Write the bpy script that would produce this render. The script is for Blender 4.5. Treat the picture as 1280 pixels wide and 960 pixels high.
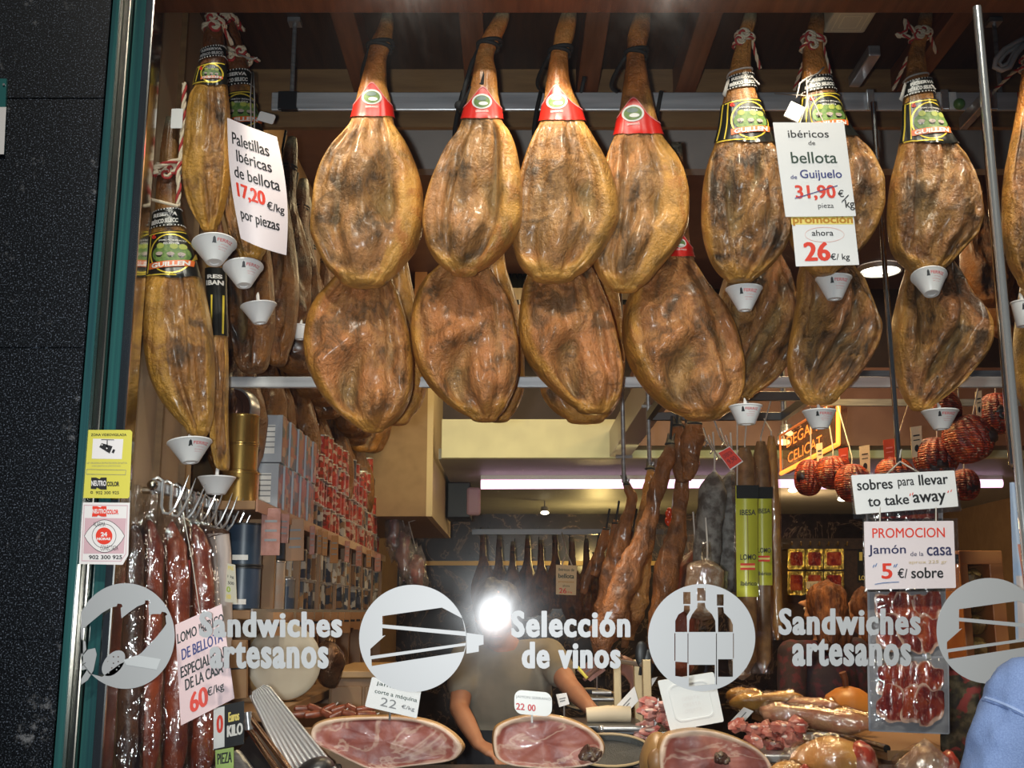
import bpy, bmesh, math, random
from mathutils import Vector, Matrix, noise

random.seed(11)
for _o in list(bpy.data.objects):
    bpy.data.objects.remove(_o)
SC = bpy.context.scene
COL = SC.collection
R = math.radians
EYE, FPX, TH = 1.6, 1400.0, R(11.5)
CT, ST = math.cos(TH), math.sin(TH)

# ---------------------------------------------------------------- camera, world, lights, exposure
cam = bpy.data.objects.new('camera', bpy.data.cameras.new('camera'))
cam.data.sensor_width = 36.0
cam.data.lens = FPX / 1280 * 36.0
cam.data.clip_start = 0.05
cam.location = (0, 0, EYE)
cam.rotation_euler = (R(90) + TH, 0, 0)
COL.objects.link(cam)
SC.camera = cam

W = bpy.data.worlds.new('night_street')
SC.world = W
W.use_nodes = True
W.node_tree.nodes['Background'].inputs[0].default_value = (0.35, 0.42, 0.55, 1)
W.node_tree.nodes['Background'].inputs[1].default_value = 0.10


def light(name, kind, loc, energy, col=(1, 1, 1), size=0.1, aim=None, spot=60, blend=.5, sy=None):
    d = bpy.data.lights.new(name, kind)
    d.energy = energy
    d.color = col
    if kind == 'AREA':
        d.size = size
        if sy:
            d.shape = 'RECTANGLE'
            d.size_y = sy
    else:
        d.shadow_soft_size = size
    if kind == 'SPOT':
        d.spot_size = R(spot)
        d.spot_blend = blend
    o = bpy.data.objects.new(name, d)
    o.location = loc
    if aim is not None:
        v = Vector(aim) - Vector(loc)
        o.rotation_euler = v.to_track_quat('-Z', 'Y').to_euler()
    COL.objects.link(o)
    return o


# the camera's flash, a little to the left of the lens
light('camera_flash', 'SPOT', (-.085, 0.0, EYE), 265, (.95, .97, 1.0), .032, (-.03, 2.7, 1.92), 68, 1.0)
# street lamps over the pavement behind the photographer
for _x in (-.7, 1.1):
    light('street_lamp', 'SPOT', (_x, -2.0, 6.25), 680, (1.0, .92, .80), .14, (_x * .6 + .2, 3.0, 2.3), 40, .5)
# spotlights of the display window, on the header just behind the pane
for _i, _x in enumerate((-.55, .1, .75, 1.35)):
    light('window_spot', 'SPOT', (_x, 2.80, 3.20), 14, (1.0, .86, .66), .04, (_x + .05, 3.10, 2.2), 100, .8)
# shop lights
light('shop_light', 'AREA', (-.25, 4.6, 3.7), 15, (1.0, .76, .42), .7, (-.6, 4.9, 2.0))
light('shop_light', 'AREA', (-.1, 6.3, 3.7), 13, (1.0, .74, .42), .7, (-.7, 6.6, 1.8))
light('shop_light', 'AREA', (1.4, 4.6, 3.7), 26, (1.0, .74, .42), .6, (1.2, 4.7, 1.6))
light('shop_light', 'AREA', (1.7, 6.2, 3.7), 20, (1.0, .72, .42), .6, (1.8, 6.3, 1.6))
light('counter_light', 'AREA', (1.15, 4.6, 2.9), 20, (1.0, .62, .22), .25, (1.45, 5.1, 1.2))
light('counter_light', 'AREA', (.1, 3.6, 2.0), 5, (1.0, .80, .62), .3, (.1, 3.4, 1.2))
light('back_light', 'POINT', (.75, 9.6, 2.1), 18, (1.0, .70, .25), .08)
light('back_light', 'POINT', (2.2, 8.6, 2.2), 16, (1.0, .62, .30), .08)
# light strip washing the cove
light('cove_strip', 'AREA', (.6, 6.1, 2.42), 3.6, (1.0, .95, .48), 3.4, (.6, 6.62, 2.62), sy=.06)

SC.view_settings.view_transform = 'Standard'
SC.view_settings.look = 'None'
SC.view_settings.gamma = 1.0
SC.view_settings.use_curve_mapping = False
SC.view_settings.exposure = 0.0

# ---------------------------------------------------------------- geometry helpers


def P(px, py, Y):
    """World point at world depth Y on the line of sight through photo pixel (px, py)."""
    u = (480 - py) / FPX
    k = Y / (CT - u * ST)
    return Vector(((px - 640) / FPX * k, Y, EYE + (ST + u * CT) * k))


def MPP(py, Y):
    u = (480 - py) / FPX
    return Y / (CT - u * ST) / FPX


def fbm(x, y, z, o=4):
    return noise.fractal(Vector((x, y, z)), 1.0, 2.0, o)


def sst(a, b, x):
    t = min(1, max(0, (x - a) / (b - a)))
    return t * t * (3 - 2 * t)


class MB:
    def __init__(s):
        s.v, s.f, s.m, s.attr = [], [], [], {}

    def add(s, V, F, mi=0):
        n = len(s.v)
        s.v += [Vector(p) for p in V]
        s.f += [tuple(i + n for i in f) for f in F]
        s.m += [mi] * len(F)
        return s

    def hexa(s, c, mi=0):     # 8 corners: bottom 4 then top 4
        return s.add(c, [(0, 3, 2, 1), (4, 5, 6, 7), (0, 1, 5, 4), (1, 2, 6, 5), (2, 3, 7, 6), (3, 0, 4, 7)], mi)

    def box(s, a, b, mi=0, M=None, bev=0):
        x0, y0, z0 = (min(a[i], b[i]) for i in range(3))
        x1, y1, z1 = (max(a[i], b[i]) for i in range(3))
        if bev <= 0:
            c = [(x0, y0, z0), (x1, y0, z0), (x1, y1, z0), (x0, y1, z0), (x0, y0, z1), (x1, y0, z1), (x1, y1, z1), (x0, y1, z1)]
            if M:
                c = [M @ Vector(p) for p in c]
            return s.hexa(c, mi)
        bm = bmesh.new()
        bmesh.ops.create_cube(bm, size=1)
        for v in bm.verts:
            v.co = Vector((x0 + (x1 - x0) * (v.co.x + .5), y0 + (y1 - y0) * (v.co.y + .5), z0 + (z1 - z0) * (v.co.z + .5)))
        bmesh.ops.bevel(bm, geom=list(bm.edges), offset=bev, segments=2, affect='EDGES', profile=.5)
        V = [(M @ v.co) if M else v.co.copy() for v in bm.verts]
        bm.verts.index_update()
        F = [[v.index for v in f.verts] for f in bm.faces]
        bm.free()
        return s.add(V, F, mi)

    def grid(s, fn, nu, nv, mi=0, wrapu=False):
        V = [fn(i / (nu if wrapu else nu - 1), j / (nv - 1)) for j in range(nv) for i in range(nu)]
        F = []
        for j in range(nv - 1):
            for i in range(nu if wrapu else nu - 1):
                k = (i + 1) % nu
                F.append((j * nu + i, j * nu + k, (j + 1) * nu + k, (j + 1) * nu + i))
        return s.add(V, F, mi)

    def tube(s, pts, r, seg=10, mi=0, caps=True, flat=1.0):
        pts = [Vector(p) for p in pts]
        n = len(pts)
        rs = r if isinstance(r, (list, tuple)) else [r] * n
        T = []
        for i in range(n):
            t = pts[min(i + 1, n - 1)] - pts[max(i - 1, 0)]
            T.append(t.normalized() if t.length > 1e-9 else Vector((0, 0, 1)))
        up = Vector((0, 1, 0)) if abs(T[0].y) < .9 else Vector((1, 0, 0))
        N = (up - T[0] * up.dot(T[0])).normalized()
        V = []
        for i in range(n):
            N = N - T[i] * N.dot(T[i])
            N = N.normalized() if N.length > 1e-6 else T[i].orthogonal().normalized()
            B = T[i].cross(N)
            for k in range(seg):
                a = 2 * math.pi * k / seg
                V.append(pts[i] + (N * math.cos(a) * flat + B * math.sin(a)) * rs[i])
        F = []
        for i in range(n - 1):
            for k in range(seg):
                q = (k + 1) % seg
                F.append((i * seg + k, i * seg + q, (i + 1) * seg + q, (i + 1) * seg + k))
        if caps:
            F.append(tuple(range(seg))[::-1])
            F.append(tuple((n - 1) * seg + k for k in range(seg)))
        return s.add(V, F, mi)

    def lathe(s, prof, c=(0, 0, 0), seg=24, mi=0, M=None, mod=None, caps=True):
        V = []
        for j, (r, z) in enumerate(prof):
            for k in range(seg):
                a = 2 * math.pi * k / seg
                rr = r * (mod(a, j / (len(prof) - 1)) if mod else 1)
                p = Vector((rr * math.cos(a), rr * math.sin(a), z))
                V.append((M @ p if M else p) + Vector(c))
        F = []
        n = len(prof)
        for j in range(n - 1):
            for k in range(seg):
                q = (k + 1) % seg
                F.append((j * seg + k, j * seg + q, (j + 1) * seg + q, (j + 1) * seg + k))
        if caps:
            F.append(tuple(range(seg))[::-1])
            F.append(tuple((n - 1) * seg + k for k in range(seg)))
        return s.add(V, F, mi)

    def ball(s, c, r, seg=14, rings=9, mi=0, M=None):
        rx, ry, rz = r if isinstance(r, (tuple, list)) else (r, r, r)
        V = []
        for j in range(rings + 1):
            th = math.pi * j / rings
            for k in range(seg):
                a = 2 * math.pi * k / seg
                p = Vector((rx * math.sin(th) * math.cos(a), ry * math.sin(th) * math.sin(a), rz * math.cos(th)))
                V.append((M @ p if M else p) + Vector(c))
        F = []
        for j in range(rings):
            for k in range(seg):
                q = (k + 1) % seg
                F.append((j * seg + k, (j + 1) * seg + k, (j + 1) * seg + q, j * seg + q))
        return s.add(V, F, mi)


def link(o):
    COL.objects.link(o)
    return o


def tag(o, label, cat, group=None, kind=None):
    if label:
        o['label'] = label
    if cat:
        o['category'] = cat
    if group:
        o['group'] = group
    if kind:
        o['kind'] = kind
    return o


def thing(name, label, cat, loc, group=None):
    o = bpy.data.objects.new(name, None)
    o.empty_display_size = .05
    o.location = loc
    link(o)
    return tag(o, label, cat, group)


def rootloc(o):
    p = Vector(o.location)
    while o.parent:
        o = o.parent
        p = p + Vector(o.location)
    return p


def mk(name, mb, mats, parent=None, smooth=False, label=None, cat=None, group=None, kind=None, origin=None):
    """Link one mesh object; vertices are given in world space."""
    if parent is not None:
        org = rootloc(parent)
    elif origin is not None:
        org = Vector(origin)
    else:
        n = len(mb.v)
        lo = [min(v[i] for v in mb.v) for i in range(3)]
        hi = [max(v[i] for v in mb.v) for i in range(3)]
        org = Vector(((lo[0] + hi[0]) / 2, (lo[1] + hi[1]) / 2, lo[2]))
    me = bpy.data.meshes.new(name)
    me.from_pydata([tuple(v - org) for v in mb.v], [], mb.f)
    if not isinstance(mats, (list, tuple)):
        mats = [mats]
    for m in mats:
        me.materials.append(m)
    if len(mats) > 1:
        me.polygons.foreach_set('material_index', mb.m)
    if smooth:
        me.polygons.foreach_set('use_smooth', [True] * len(me.polygons))
        if smooth != 'all':
            me.set_sharp_from_angle(angle=R(42))
    for k, vals in mb.attr.items():
        at = me.attributes.new(k, 'FLOAT', 'POINT')
        at.data.foreach_set('value', vals)
    me.update()
    o = bpy.data.objects.new(name, me)
    link(o)
    if parent is not None:
        o.parent = parent
    else:
        o.location = org
    return tag(o, label, cat, group, kind)


def dup(root, loc=None, label=None, group=None, rot=None, scale=None):
    r = root.copy()
    link(r)
    if loc is not None:
        r.location = loc
    if rot is not None:
        r.rotation_euler = rot
    if scale is not None:
        r.scale = scale if isinstance(scale, (tuple, list)) else (scale,) * 3
    if label:
        r['label'] = label
    if group:
        r['group'] = group
    for ch in list(root.children):
        c = ch.copy()
        link(c)
        c.parent = r
        for g in list(ch.children):
            d = g.copy()
            link(d)
            d.parent = c
    return r


def struct(name, mb, m, smooth=False):
    return mk(name, mb, m, None, smooth, kind='structure')


def organic(mb, voxel=.012, it=6):
    """Fuse the solids of mb into one continuous skin."""
    me = bpy.data.meshes.new('tmp')
    me.from_pydata([tuple(v) for v in mb.v], [], mb.f)
    o = link(bpy.data.objects.new('tmp', me))
    md = o.modifiers.new('r', 'REMESH')
    md.mode = 'VOXEL'
    md.voxel_size = voxel
    sm = o.modifiers.new('s', 'SMOOTH')
    sm.factor = .5
    sm.iterations = it
    dg = bpy.context.evaluated_depsgraph_get()
    m2 = bpy.data.meshes.new_from_object(o.evaluated_get(dg))
    out = MB().add([v.co.copy() for v in m2.vertices], [tuple(p.vertices) for p in m2.polygons])
    bpy.data.objects.remove(o)
    bpy.data.meshes.remove(m2)
    return out


# ---- flat shapes and lettering
_tc = {}


def text2d(body, bold=0.0, sp=1.0):
    """Triangles of a line of lettering, scaled to the unit square of its own outline."""
    k = (body, bold, sp)
    if k not in _tc:
        c = bpy.data.curves.new('t', 'FONT')
        c.body = body
        c.size = 1
        c.space_character = sp
        c.offset = bold
        c.resolution_u = 3
        o = link(bpy.data.objects.new('t', c))
        me = bpy.data.meshes.new_from_object(o.evaluated_get(bpy.context.evaluated_depsgraph_get()))
        V = [(v.co.x, v.co.y) for v in me.vertices]
        F = [tuple(p.vertices) for p in me.polygons]
        bpy.data.objects.remove(o)
        bpy.data.meshes.remove(me)
        x0, x1 = min(v[0] for v in V), max(v[0] for v in V)
        y0, y1 = min(v[1] for v in V), max(v[1] for v in V)
        _tc[k] = ([((x - x0) / (x1 - x0), (y1 - y) / (y1 - y0)) for x, y in V], F)
    return _tc[k]


def shape2d(loops):
    """Fill closed loops (inner loops become holes)."""
    c = bpy.data.curves.new('s', 'CURVE')
    c.dimensions = '2D'
    c.fill_mode = 'BOTH'
    for L in loops:
        sp = c.splines.new('POLY')
        sp.points.add(len(L) - 1)
        for i, (x, y) in enumerate(L):
            sp.points[i].co = (x, y, 0, 1)
        sp.use_cyclic_u = True
    o = link(bpy.data.objects.new('s', c))
    me = bpy.data.meshes.new_from_object(o.evaluated_get(bpy.context.evaluated_depsgraph_get()))
    V = [(v.co.x, v.co.y) for v in me.vertices]
    F = [tuple(p.vertices) for p in me.polygons]
    bpy.data.objects.remove(o)
    bpy.data.meshes.remove(me)
    return V, F


def circ(cx, cy, rx, ry=None, n=40, a0=0, a1=360):
    ry = rx if ry is None else ry
    full = abs(a1 - a0) >= 360
    return [(cx + rx * math.cos(R(a0 + (a1 - a0) * i / (n if full else n - 1))),
             cy + ry * math.sin(R(a0 + (a1 - a0) * i / (n if full else n - 1)))) for i in range(n)]


def rrect(x0, y0, x1, y1, r, n=5):
    L = []
    for cx, cy, a in ((x1 - r, y1 - r, 0), (x0 + r, y1 - r, 90), (x0 + r, y0 + r, 180), (x1 - r, y0 + r, 270)):
        L += [(cx + r * math.cos(R(a + 90 * i / n)), cy + r * math.sin(R(a + 90 * i / n))) for i in range(n + 1)]
    return L


def ring(loop_out, loop_in):
    return [loop_out, loop_in]


def plate(mb, loops, fn, t, mi=0):
    """Solid plate: fn(x, y, depth) maps flat coordinates to the world, depth runs 0..t behind the face."""
    V, F = shape2d(loops)
    n0 = len(mb.v)
    mb.add([fn(x, y, 0) for x, y in V], F, mi)
    mb.add([fn(x, y, t) for x, y in V], [f[::-1] for f in F], mi)
    for L in loops:
        k = len(L)
        mb.add([fn(x, y, 0) for x, y in L] + [fn(x, y, t) for x, y in L],
               [(i, (i + 1) % k, k + (i + 1) % k, k + i) for i in range(k)], mi)
    return mb

# ---------------------------------------------------------------- materials
_mc = {}


def _new(name):
    m = bpy.data.materials.new(name)
    m.use_nodes = True
    nt = m.node_tree
    b = nt.nodes['Principled BSDF']
    return m, nt, b


def N(nt, t, **kw):
    n = nt.nodes.new(t)
    for k, v in kw.items():
        setattr(n, k, v)
    return n


def c4(c):
    return (c[0], c[1], c[2], 1)


def coords(nt, scale=(1, 1, 1), kind='Object', rnd=True):
    tc = N(nt, 'ShaderNodeTexCoord')
    mp = N(nt, 'ShaderNodeMapping')
    mp.inputs['Scale'].default_value = scale
    if rnd:
        oi = N(nt, 'ShaderNodeObjectInfo')
        mu = N(nt, 'ShaderNodeMath', operation='MULTIPLY')
        mu.inputs[1].default_value = 17.0
        nt.links.new(oi.outputs['Random'], mu.inputs[0])
        nt.links.new(mu.outputs[0], mp.inputs['Location'])
    nt.links.new(tc.outputs[kind], mp.inputs['Vector'])
    return mp.outputs['Vector']


def noise_n(nt, vec, scale, detail=4, rough=.55, dist=0):
    n = N(nt, 'ShaderNodeTexNoise')
    n.inputs['Scale'].default_value = scale
    n.inputs['Detail'].default_value = detail
    n.inputs['Roughness'].default_value = rough
    n.inputs['Distortion'].default_value = dist
    nt.links.new(vec, n.inputs['Vector'])
    return n.outputs['Fac']


def ramp(nt, fac, stops, interp='LINEAR'):
    r = N(nt, 'ShaderNodeValToRGB')
    r.color_ramp.interpolation = interp
    e = r.color_ramp.elements
    while len(e) < len(stops):
        e.new(.5)
    for i, (p, c) in enumerate(stops):
        e[i].position = p
        e[i].color = c4(c) if not isinstance(c, (int, float)) else (c, c, c, 1)
    nt.links.new(fac, r.inputs[0])
    return r.outputs[0]


def mix(nt, fac, a, b, mode='MIX'):
    n = N(nt, 'ShaderNodeMix', data_type='RGBA', blend_type=mode)
    for sock, v in ((n.inputs[0], fac), (n.inputs[6], a), (n.inputs[7], b)):
        if hasattr(v, 'is_linked'):
            nt.links.new(v, sock)
        else:
            sock.default_value = c4(v) if isinstance(v, (tuple, list)) else v
    return n.outputs[2]


def bump(nt, b, h, strength=.3, dist=.01):
    n = N(nt, 'ShaderNodeBump')
    n.inputs['Strength'].default_value = strength
    n.inputs['Distance'].default_value = dist
    nt.links.new(h, n.inputs['Height'])
    nt.links.new(n.outputs[0], b.inputs['Normal'])


def mat(name, col, rough=.5, metal=0, spec=.5, col2=None, scale=20, stretch=(1, 1, 1), lo=.35, hi=.65, bmp=0, bscale=60,
        emit=None, estr=1, coat=0, detail=4, bdist=.004):
    if name in _mc:
        return _mc[name]
    m, nt, b = _new(name)
    b.inputs['Base Color'].default_value = c4(col)
    b.inputs['Roughness'].default_value = rough
    b.inputs['Metallic'].default_value = metal
    b.inputs['Specular IOR Level'].default_value = spec
    b.inputs['Coat Weight'].default_value = coat
    b.inputs['Coat Roughness'].default_value = .12
    vec = coords(nt, stretch)
    if col2 is not None:
        f = noise_n(nt, vec, scale, detail)
        nt.links.new(ramp(nt, f, [(lo, col), (hi, col2)]), b.inputs['Base Color'])
    if bmp:
        bump(nt, b, noise_n(nt, vec, bscale, 5), bmp, bdist)
    if emit is not None:
        b.inputs['Emission Color'].default_value = c4(emit)
        b.inputs['Emission Strength'].default_value = estr
    _mc[name] = m
    return m


def ham_mat(name, light_c, mid, dark, fat, shank, pink, gloss=.36, wr=.35, patch=.5, warm=(.84, .62)):
    wc = lambda c: (c[0], c[1] * warm[0], c[2] * warm[1])
    light_c, mid, dark, fat, shank, pink = (wc(c) for c in (light_c, mid, dark, fat, shank, pink))
    m, nt, b = _new(name)
    v = coords(nt)
    vs = coords(nt, (1, 1, .3))
    n1 = noise_n(nt, v, 10, 7, .62, .5)
    n2 = noise_n(nt, vs, 36, 6, .65, .6)
    n3 = noise_n(nt, v, 7.5, 6, .66, 1.2)
    n4 = noise_n(nt, v, 90, 4, .65)
    n5 = noise_n(nt, v, 5.0, 5, .55, .4)
    n6 = noise_n(nt, vs, 13, 6, .68, 1.8)
    base = ramp(nt, n1, [(.36, dark), (.45, mid), (.55, light_c), (.64, mid)])
    base = mix(nt, ramp(nt, n5, [(.50, 0.0), (.60, .8)]), base, pink)
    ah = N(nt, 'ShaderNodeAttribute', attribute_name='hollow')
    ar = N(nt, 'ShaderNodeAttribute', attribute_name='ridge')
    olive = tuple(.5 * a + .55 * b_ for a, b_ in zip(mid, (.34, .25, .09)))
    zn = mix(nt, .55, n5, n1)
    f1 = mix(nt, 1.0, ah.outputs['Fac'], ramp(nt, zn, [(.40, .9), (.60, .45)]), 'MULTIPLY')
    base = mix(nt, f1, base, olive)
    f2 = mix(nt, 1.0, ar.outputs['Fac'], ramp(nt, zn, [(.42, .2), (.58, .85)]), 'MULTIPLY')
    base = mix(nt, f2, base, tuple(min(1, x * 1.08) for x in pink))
    fib = ramp(nt, n2, [(.38, .55), (.50, 1.0), (.64, 1.22)])
    base = mix(nt, .6, base, fib, 'MULTIPLY')
    base = mix(nt, ramp(nt, n6, [(.57, 0.0), (.68, .5)]), base, dark)
    base = mix(nt, ramp(nt, n3, [(patch, 0.0), (patch + .10, .75)]), base, dark)
    base = mix(nt, ramp(nt, n4, [(.62, 0.0), (.74, .4)]), base, tuple(x * .4 for x in dark))
    a1 = N(nt, 'ShaderNodeAttribute', attribute_name='rind')
    a2 = N(nt, 'ShaderNodeAttribute', attribute_name='shank')
    fc = ramp(nt, n1, [(.36, tuple(x * .5 for x in fat)), (.5, fat), (.64, tuple(min(1, x * 1.25) for x in fat))])
    fc = mix(nt, ramp(nt, n3, [(.50, 0.0), (.62, .7)]), fc, shank)
    base = mix(nt, a1.outputs['Fac'], base, fc)
    sc = ramp(nt, n1, [(.38, tuple(x * .5 for x in shank)), (.52, shank), (.66, tuple(min(1, x * 1.5) for x in shank))])
    sc = mix(nt, ramp(nt, n5, [(.5, 0.0), (.7, .5)]), sc, fat)
    base = mix(nt, a2.outputs['Fac'], base, sc)
    a3 = N(nt, 'ShaderNodeAttribute', attribute_name='hoof')
    base = mix(nt, a3.outputs['Fac'], base, ramp(nt, n1, [(.35, (.05, .045, .03)), (.6, (.28, .23, .13))]))
    nt.links.new(base, b.inputs['Base Color'])
    nt.links.new(ramp(nt, n3, [(.3, gloss), (.7, gloss + .22)]), b.inputs['Roughness'])
    b.inputs['Specular IOR Level'].default_value = .55
    b.inputs['Coat Weight'].default_value = .25
    b.inputs['Coat Roughness'].default_value = .22
    h = mix(nt, .5, n2, n4)
    h = mix(nt, .45, h, n3)
    bump(nt, b, h, wr, .035)
    return m


H_SER = ham_mat('serrano_ham_flesh', (.41, .24, .10), (.265, .142, .054), (.085, .05, .02), (.62, .355, .095), (.45, .165, .035), (.50, .255, .115), .34, .7, .535)
H_LOW = ham_mat('cured_ham_flesh', (.50, .26, .105), (.34, .155, .058), (.11, .062, .026), (.50, .265, .055), (.40, .17, .05), (.55, .24, .10), .34, .8, .525)
H_IBE = ham_mat('iberian_ham_flesh', (.42, .24, .09), (.24, .12, .042), (.045, .028, .014), (.50, .28, .065), (.46, .20, .045), (.34, .155, .07), .27, 1.0, .51)
H_SHO = ham_mat('shoulder_ham_flesh', (.40, .22, .065), (.23, .11, .03), (.055, .03, .012), (.46, .27, .05), (.15, .055, .014), (.27, .13, .04), .3, .8, .53)
H_FAR = ham_mat('aged_ham_flesh', (.20, .08, .014), (.10, .038, .008), (.022, .010, .004), (.19, .08, .010), (.11, .042, .010), (.13, .045, .010), .3, .9, .51)
H_LEG = ham_mat('smoked_leg_flesh', (.29, .115, .028), (.13, .05, .015), (.035, .016, .008), (.25, .105, .024), (.24, .09, .02), (.17, .06, .02), .35, .8, .52)


def plastic(name, tint=(.9, .9, .9), fac=.16, rough=.08, white=.0, bm=.5):
    """Clear film: lets the thing behind show, with wrinkled highlights."""
    m, nt, b = _new(name)
    nt.nodes.remove(b)
    out = nt.nodes['Material Output']
    tr = N(nt, 'ShaderNodeBsdfTransparent')
    tr.inputs[0].default_value = c4(tint)
    gl = N(nt, 'ShaderNodeBsdfGlossy')
    gl.inputs['Color'].default_value = (1, 1, 1, 1)
    gl.inputs['Roughness'].default_value = rough
    v = coords(nt, (1, 1, .5))
    bp = N(nt, 'ShaderNodeBump')
    bp.inputs['Strength'].default_value = bm
    bp.inputs['Distance'].default_value = .02
    nt.links.new(noise_n(nt, v, 38, 3, .5, .6), bp.inputs['Height'])
    nt.links.new(bp.outputs[0], gl.inputs['Normal'])
    mx = N(nt, 'ShaderNodeMixShader')
    mx.inputs[0].default_value = fac
    nt.links.new(tr.outputs[0], mx.inputs[1])
    nt.links.new(gl.outputs[0], mx.inputs[2])
    last = mx
    if white:
        df = N(nt, 'ShaderNodeBsdfDiffuse')
        df.inputs[0].default_value = (.8, .78, .76, 1)
        m2 = N(nt, 'ShaderNodeMixShader')
        m2.inputs[0].default_value = white
        nt.links.new(mx.outputs[0], m2.inputs[1])
        nt.links.new(df.outputs[0], m2.inputs[2])
        last = m2
    nt.links.new(last.outputs[0], out.inputs['Surface'])
    return m


def pane_mat():
    m, nt, b = _new('window_glass')
    nt.nodes.remove(b)
    out = nt.nodes['Material Output']
    tr = N(nt, 'ShaderNodeBsdfTransparent')
    tr.inputs[0].default_value = (.97, .985, .98, 1)
    g1 = N(nt, 'ShaderNodeBsdfGlossy')
    g1.inputs['Roughness'].default_value = .012
    g2 = N(nt, 'ShaderNodeBsdfGlossy')
    g2.inputs['Roughness'].default_value = .13
    m1 = N(nt, 'ShaderNodeMixShader')
    m1.inputs[0].default_value = .03
    m2 = N(nt, 'ShaderNodeMixShader')
    nt.links.new(tr.outputs[0], m1.inputs[1])
    nt.links.new(g1.outputs[0], m1.inputs[2])
    # dusty film on the pane, uneven
    v = coords(nt, (1, 1, .6), rnd=False)
    f = noise_n(nt, v, 4.0, 5, .6, .5)
    nt.links.new(ramp(nt, f, [(.4, .0006), (.62, .003)]), m2.inputs[0])
    nt.links.new(m1.outputs[0], m2.inputs[1])
    nt.links.new(g2.outputs[0], m2.inputs[2])
    nt.links.new(m2.outputs[0], out.inputs['Surface'])
    return m


PANE = pane_mat()
FILM = plastic('clear_film', (.93, .92, .90), .13, .10)
FILMW = plastic('milky_film', (.9, .88, .87), .14, .15, .10)
CLEAR = plastic('clear_jar_glass', (.9, .92, .9), .12, .05, 0, .1)

STEEL = mat('brushed_steel', (.50, .50, .51), .3, .7, col2=(.32, .32, .33), scale=8, stretch=(1, 1, 12))
STEELR = mat('rail_steel', (.66, .67, .69), .34, .45, col2=(.42, .43, .45), scale=6, stretch=(.3, 6, 6), bmp=.05)
CHROME = mat('chrome', (.74, .74, .74), .16, .75)
BRASSY = mat('bronze_steel', (.50, .45, .38), .22, 1, col2=(.33, .30, .26), scale=5, stretch=(8, 8, .6))
DARKMET = mat('dark_metal', (.10, .10, .105), .35, .9)
BLACK = mat('black_plastic', (.012, .012, .013), .4)
ROPEBLK = mat('black_cord', (.014, .013, .012), .7, bmp=.4, bscale=300)
WHITE = mat('white_plastic', (.78, .77, .76), .3)
CUP = mat('white_cup_plastic', (.80, .78, .77), .32)
PAPER = mat('white_paper', (.80, .79, .80), .55)
PAPERP = mat('pinkish_paper', (.80, .70, .73), .5)
LOMOP = mat('pink_sign_paper', (.78, .56, .58), .45)
CREAM = mat('cream_card', (.72, .58, .38), .6)
DECAL = mat('frosted_vinyl', (.37, .395, .405), .42, spec=.5)
INK = mat('black_ink', (.014, .014, .016), .5)
INKG = mat('dark_green_ink', (.02, .05, .035), .5)
INKB = mat('blue_ink', (.03, .04, .20), .5)
INKR = mat('red_ink', (.74, .045, .02), .5)
INKY = mat('yellow_ink', (.84, .68, .18), .5)
INKGR = mat('grey_ink', (.20, .20, .21), .5)
INKO = mat('amber_ink', (.50, .22, .01), .5)
LRED = mat('red_label', (.68, .02, .012), .35)
LPINK = mat('pink_label_edge', (.75, .22, .22), .4)
LBLK = mat('black_label', (.012, .012, .010), .3)
LGOLD = mat('gold_label', (.75, .56, .06), .3, .2)
LWHT = mat('white_label', (.75, .72, .68), .45)
LGRN = mat('green_label', (.17, .26, .06), .5, col2=(.07, .15, .03), scale=120)
POLISH = mat('polished_steel', (.72, .70, .66), .12, 1, col2=(.5, .48, .45), scale=5, stretch=(6, 6, .5))
PIGS = mat('pig_print', (.40, .32, .28), .5)
TREES = mat('tree_print', (.34, .38, .07), .5)
ROPEW = mat('cream_cord', (.70, .58, .42), .8, bmp=.3, bscale=400)
ROPER = mat('red_cord', (.40, .035, .03), .8, bmp=.3, bscale=400)
STRING = mat('grey_string', (.48, .44, .40), .6)
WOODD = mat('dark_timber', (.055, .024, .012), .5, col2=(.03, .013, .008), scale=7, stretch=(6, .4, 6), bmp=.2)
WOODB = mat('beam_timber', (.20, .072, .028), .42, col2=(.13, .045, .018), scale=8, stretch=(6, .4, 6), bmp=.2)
WOODL = mat('board_timber', (.24, .135, .055), .5, col2=(.16, .085, .035), scale=6, stretch=(.5, 5, 5), bmp=.2)
TAN = mat('tan_plaster', (.31, .19, .09), .6, col2=(.26, .155, .072), scale=12, bmp=.1)
REVEAL = mat('tan_laminate', (.46, .31, .18), .4, col2=(.38, .25, .15), scale=3, stretch=(1, 1, .3))
GREYP = mat('grey_plaster', (.34, .30, .27), .7, col2=(.29, .26, .24), scale=8)
CEILR = mat('brown_ceiling', (.155, .075, .055), .5, col2=(.12, .055, .042), scale=6)
LOWC = mat('grey_ceiling', (.36, .36, .34), .5, col2=(.31, .31, .30), scale=5)
COVE = mat('cove_plaster', (.72, .70, .50), .6, col2=(.64, .62, .45), scale=8)
COUNTER = mat('dark_counter', (.03, .028, .03), .25)
SHELFW = mat('shelf_timber', (.25, .135, .055), .5, col2=(.24, .12, .05), scale=7, stretch=(6, .6, 6))
PINKT = mat('lit_tube', (1, .8, .9), .4, emit=(1.0, .60, .84), estr=1.7)
LAMPW = mat('lit_lamp', (1, .95, .85), .4, emit=(1.0, .93, .78), estr=9.0)
LAMPS = mat('lit_small_lamp', (1, .9, .7), .4, emit=(1.0, .88, .62), estr=5.0)
NEON = mat('lit_neon', (1, .3, .05), .4, emit=(1.0, .22, .03), estr=3.2)
TEAL = mat('glass_edge', (.03, .13, .125), .12, spec=.8, col2=(.02, .07, .08), scale=3, stretch=(30, 1, .3))
LOIN = mat('cured_loin', (.34, .07, .025), .35, col2=(.16, .025, .012), scale=14, bmp=.5, bscale=30, coat=.4, bdist=.01)
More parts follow.
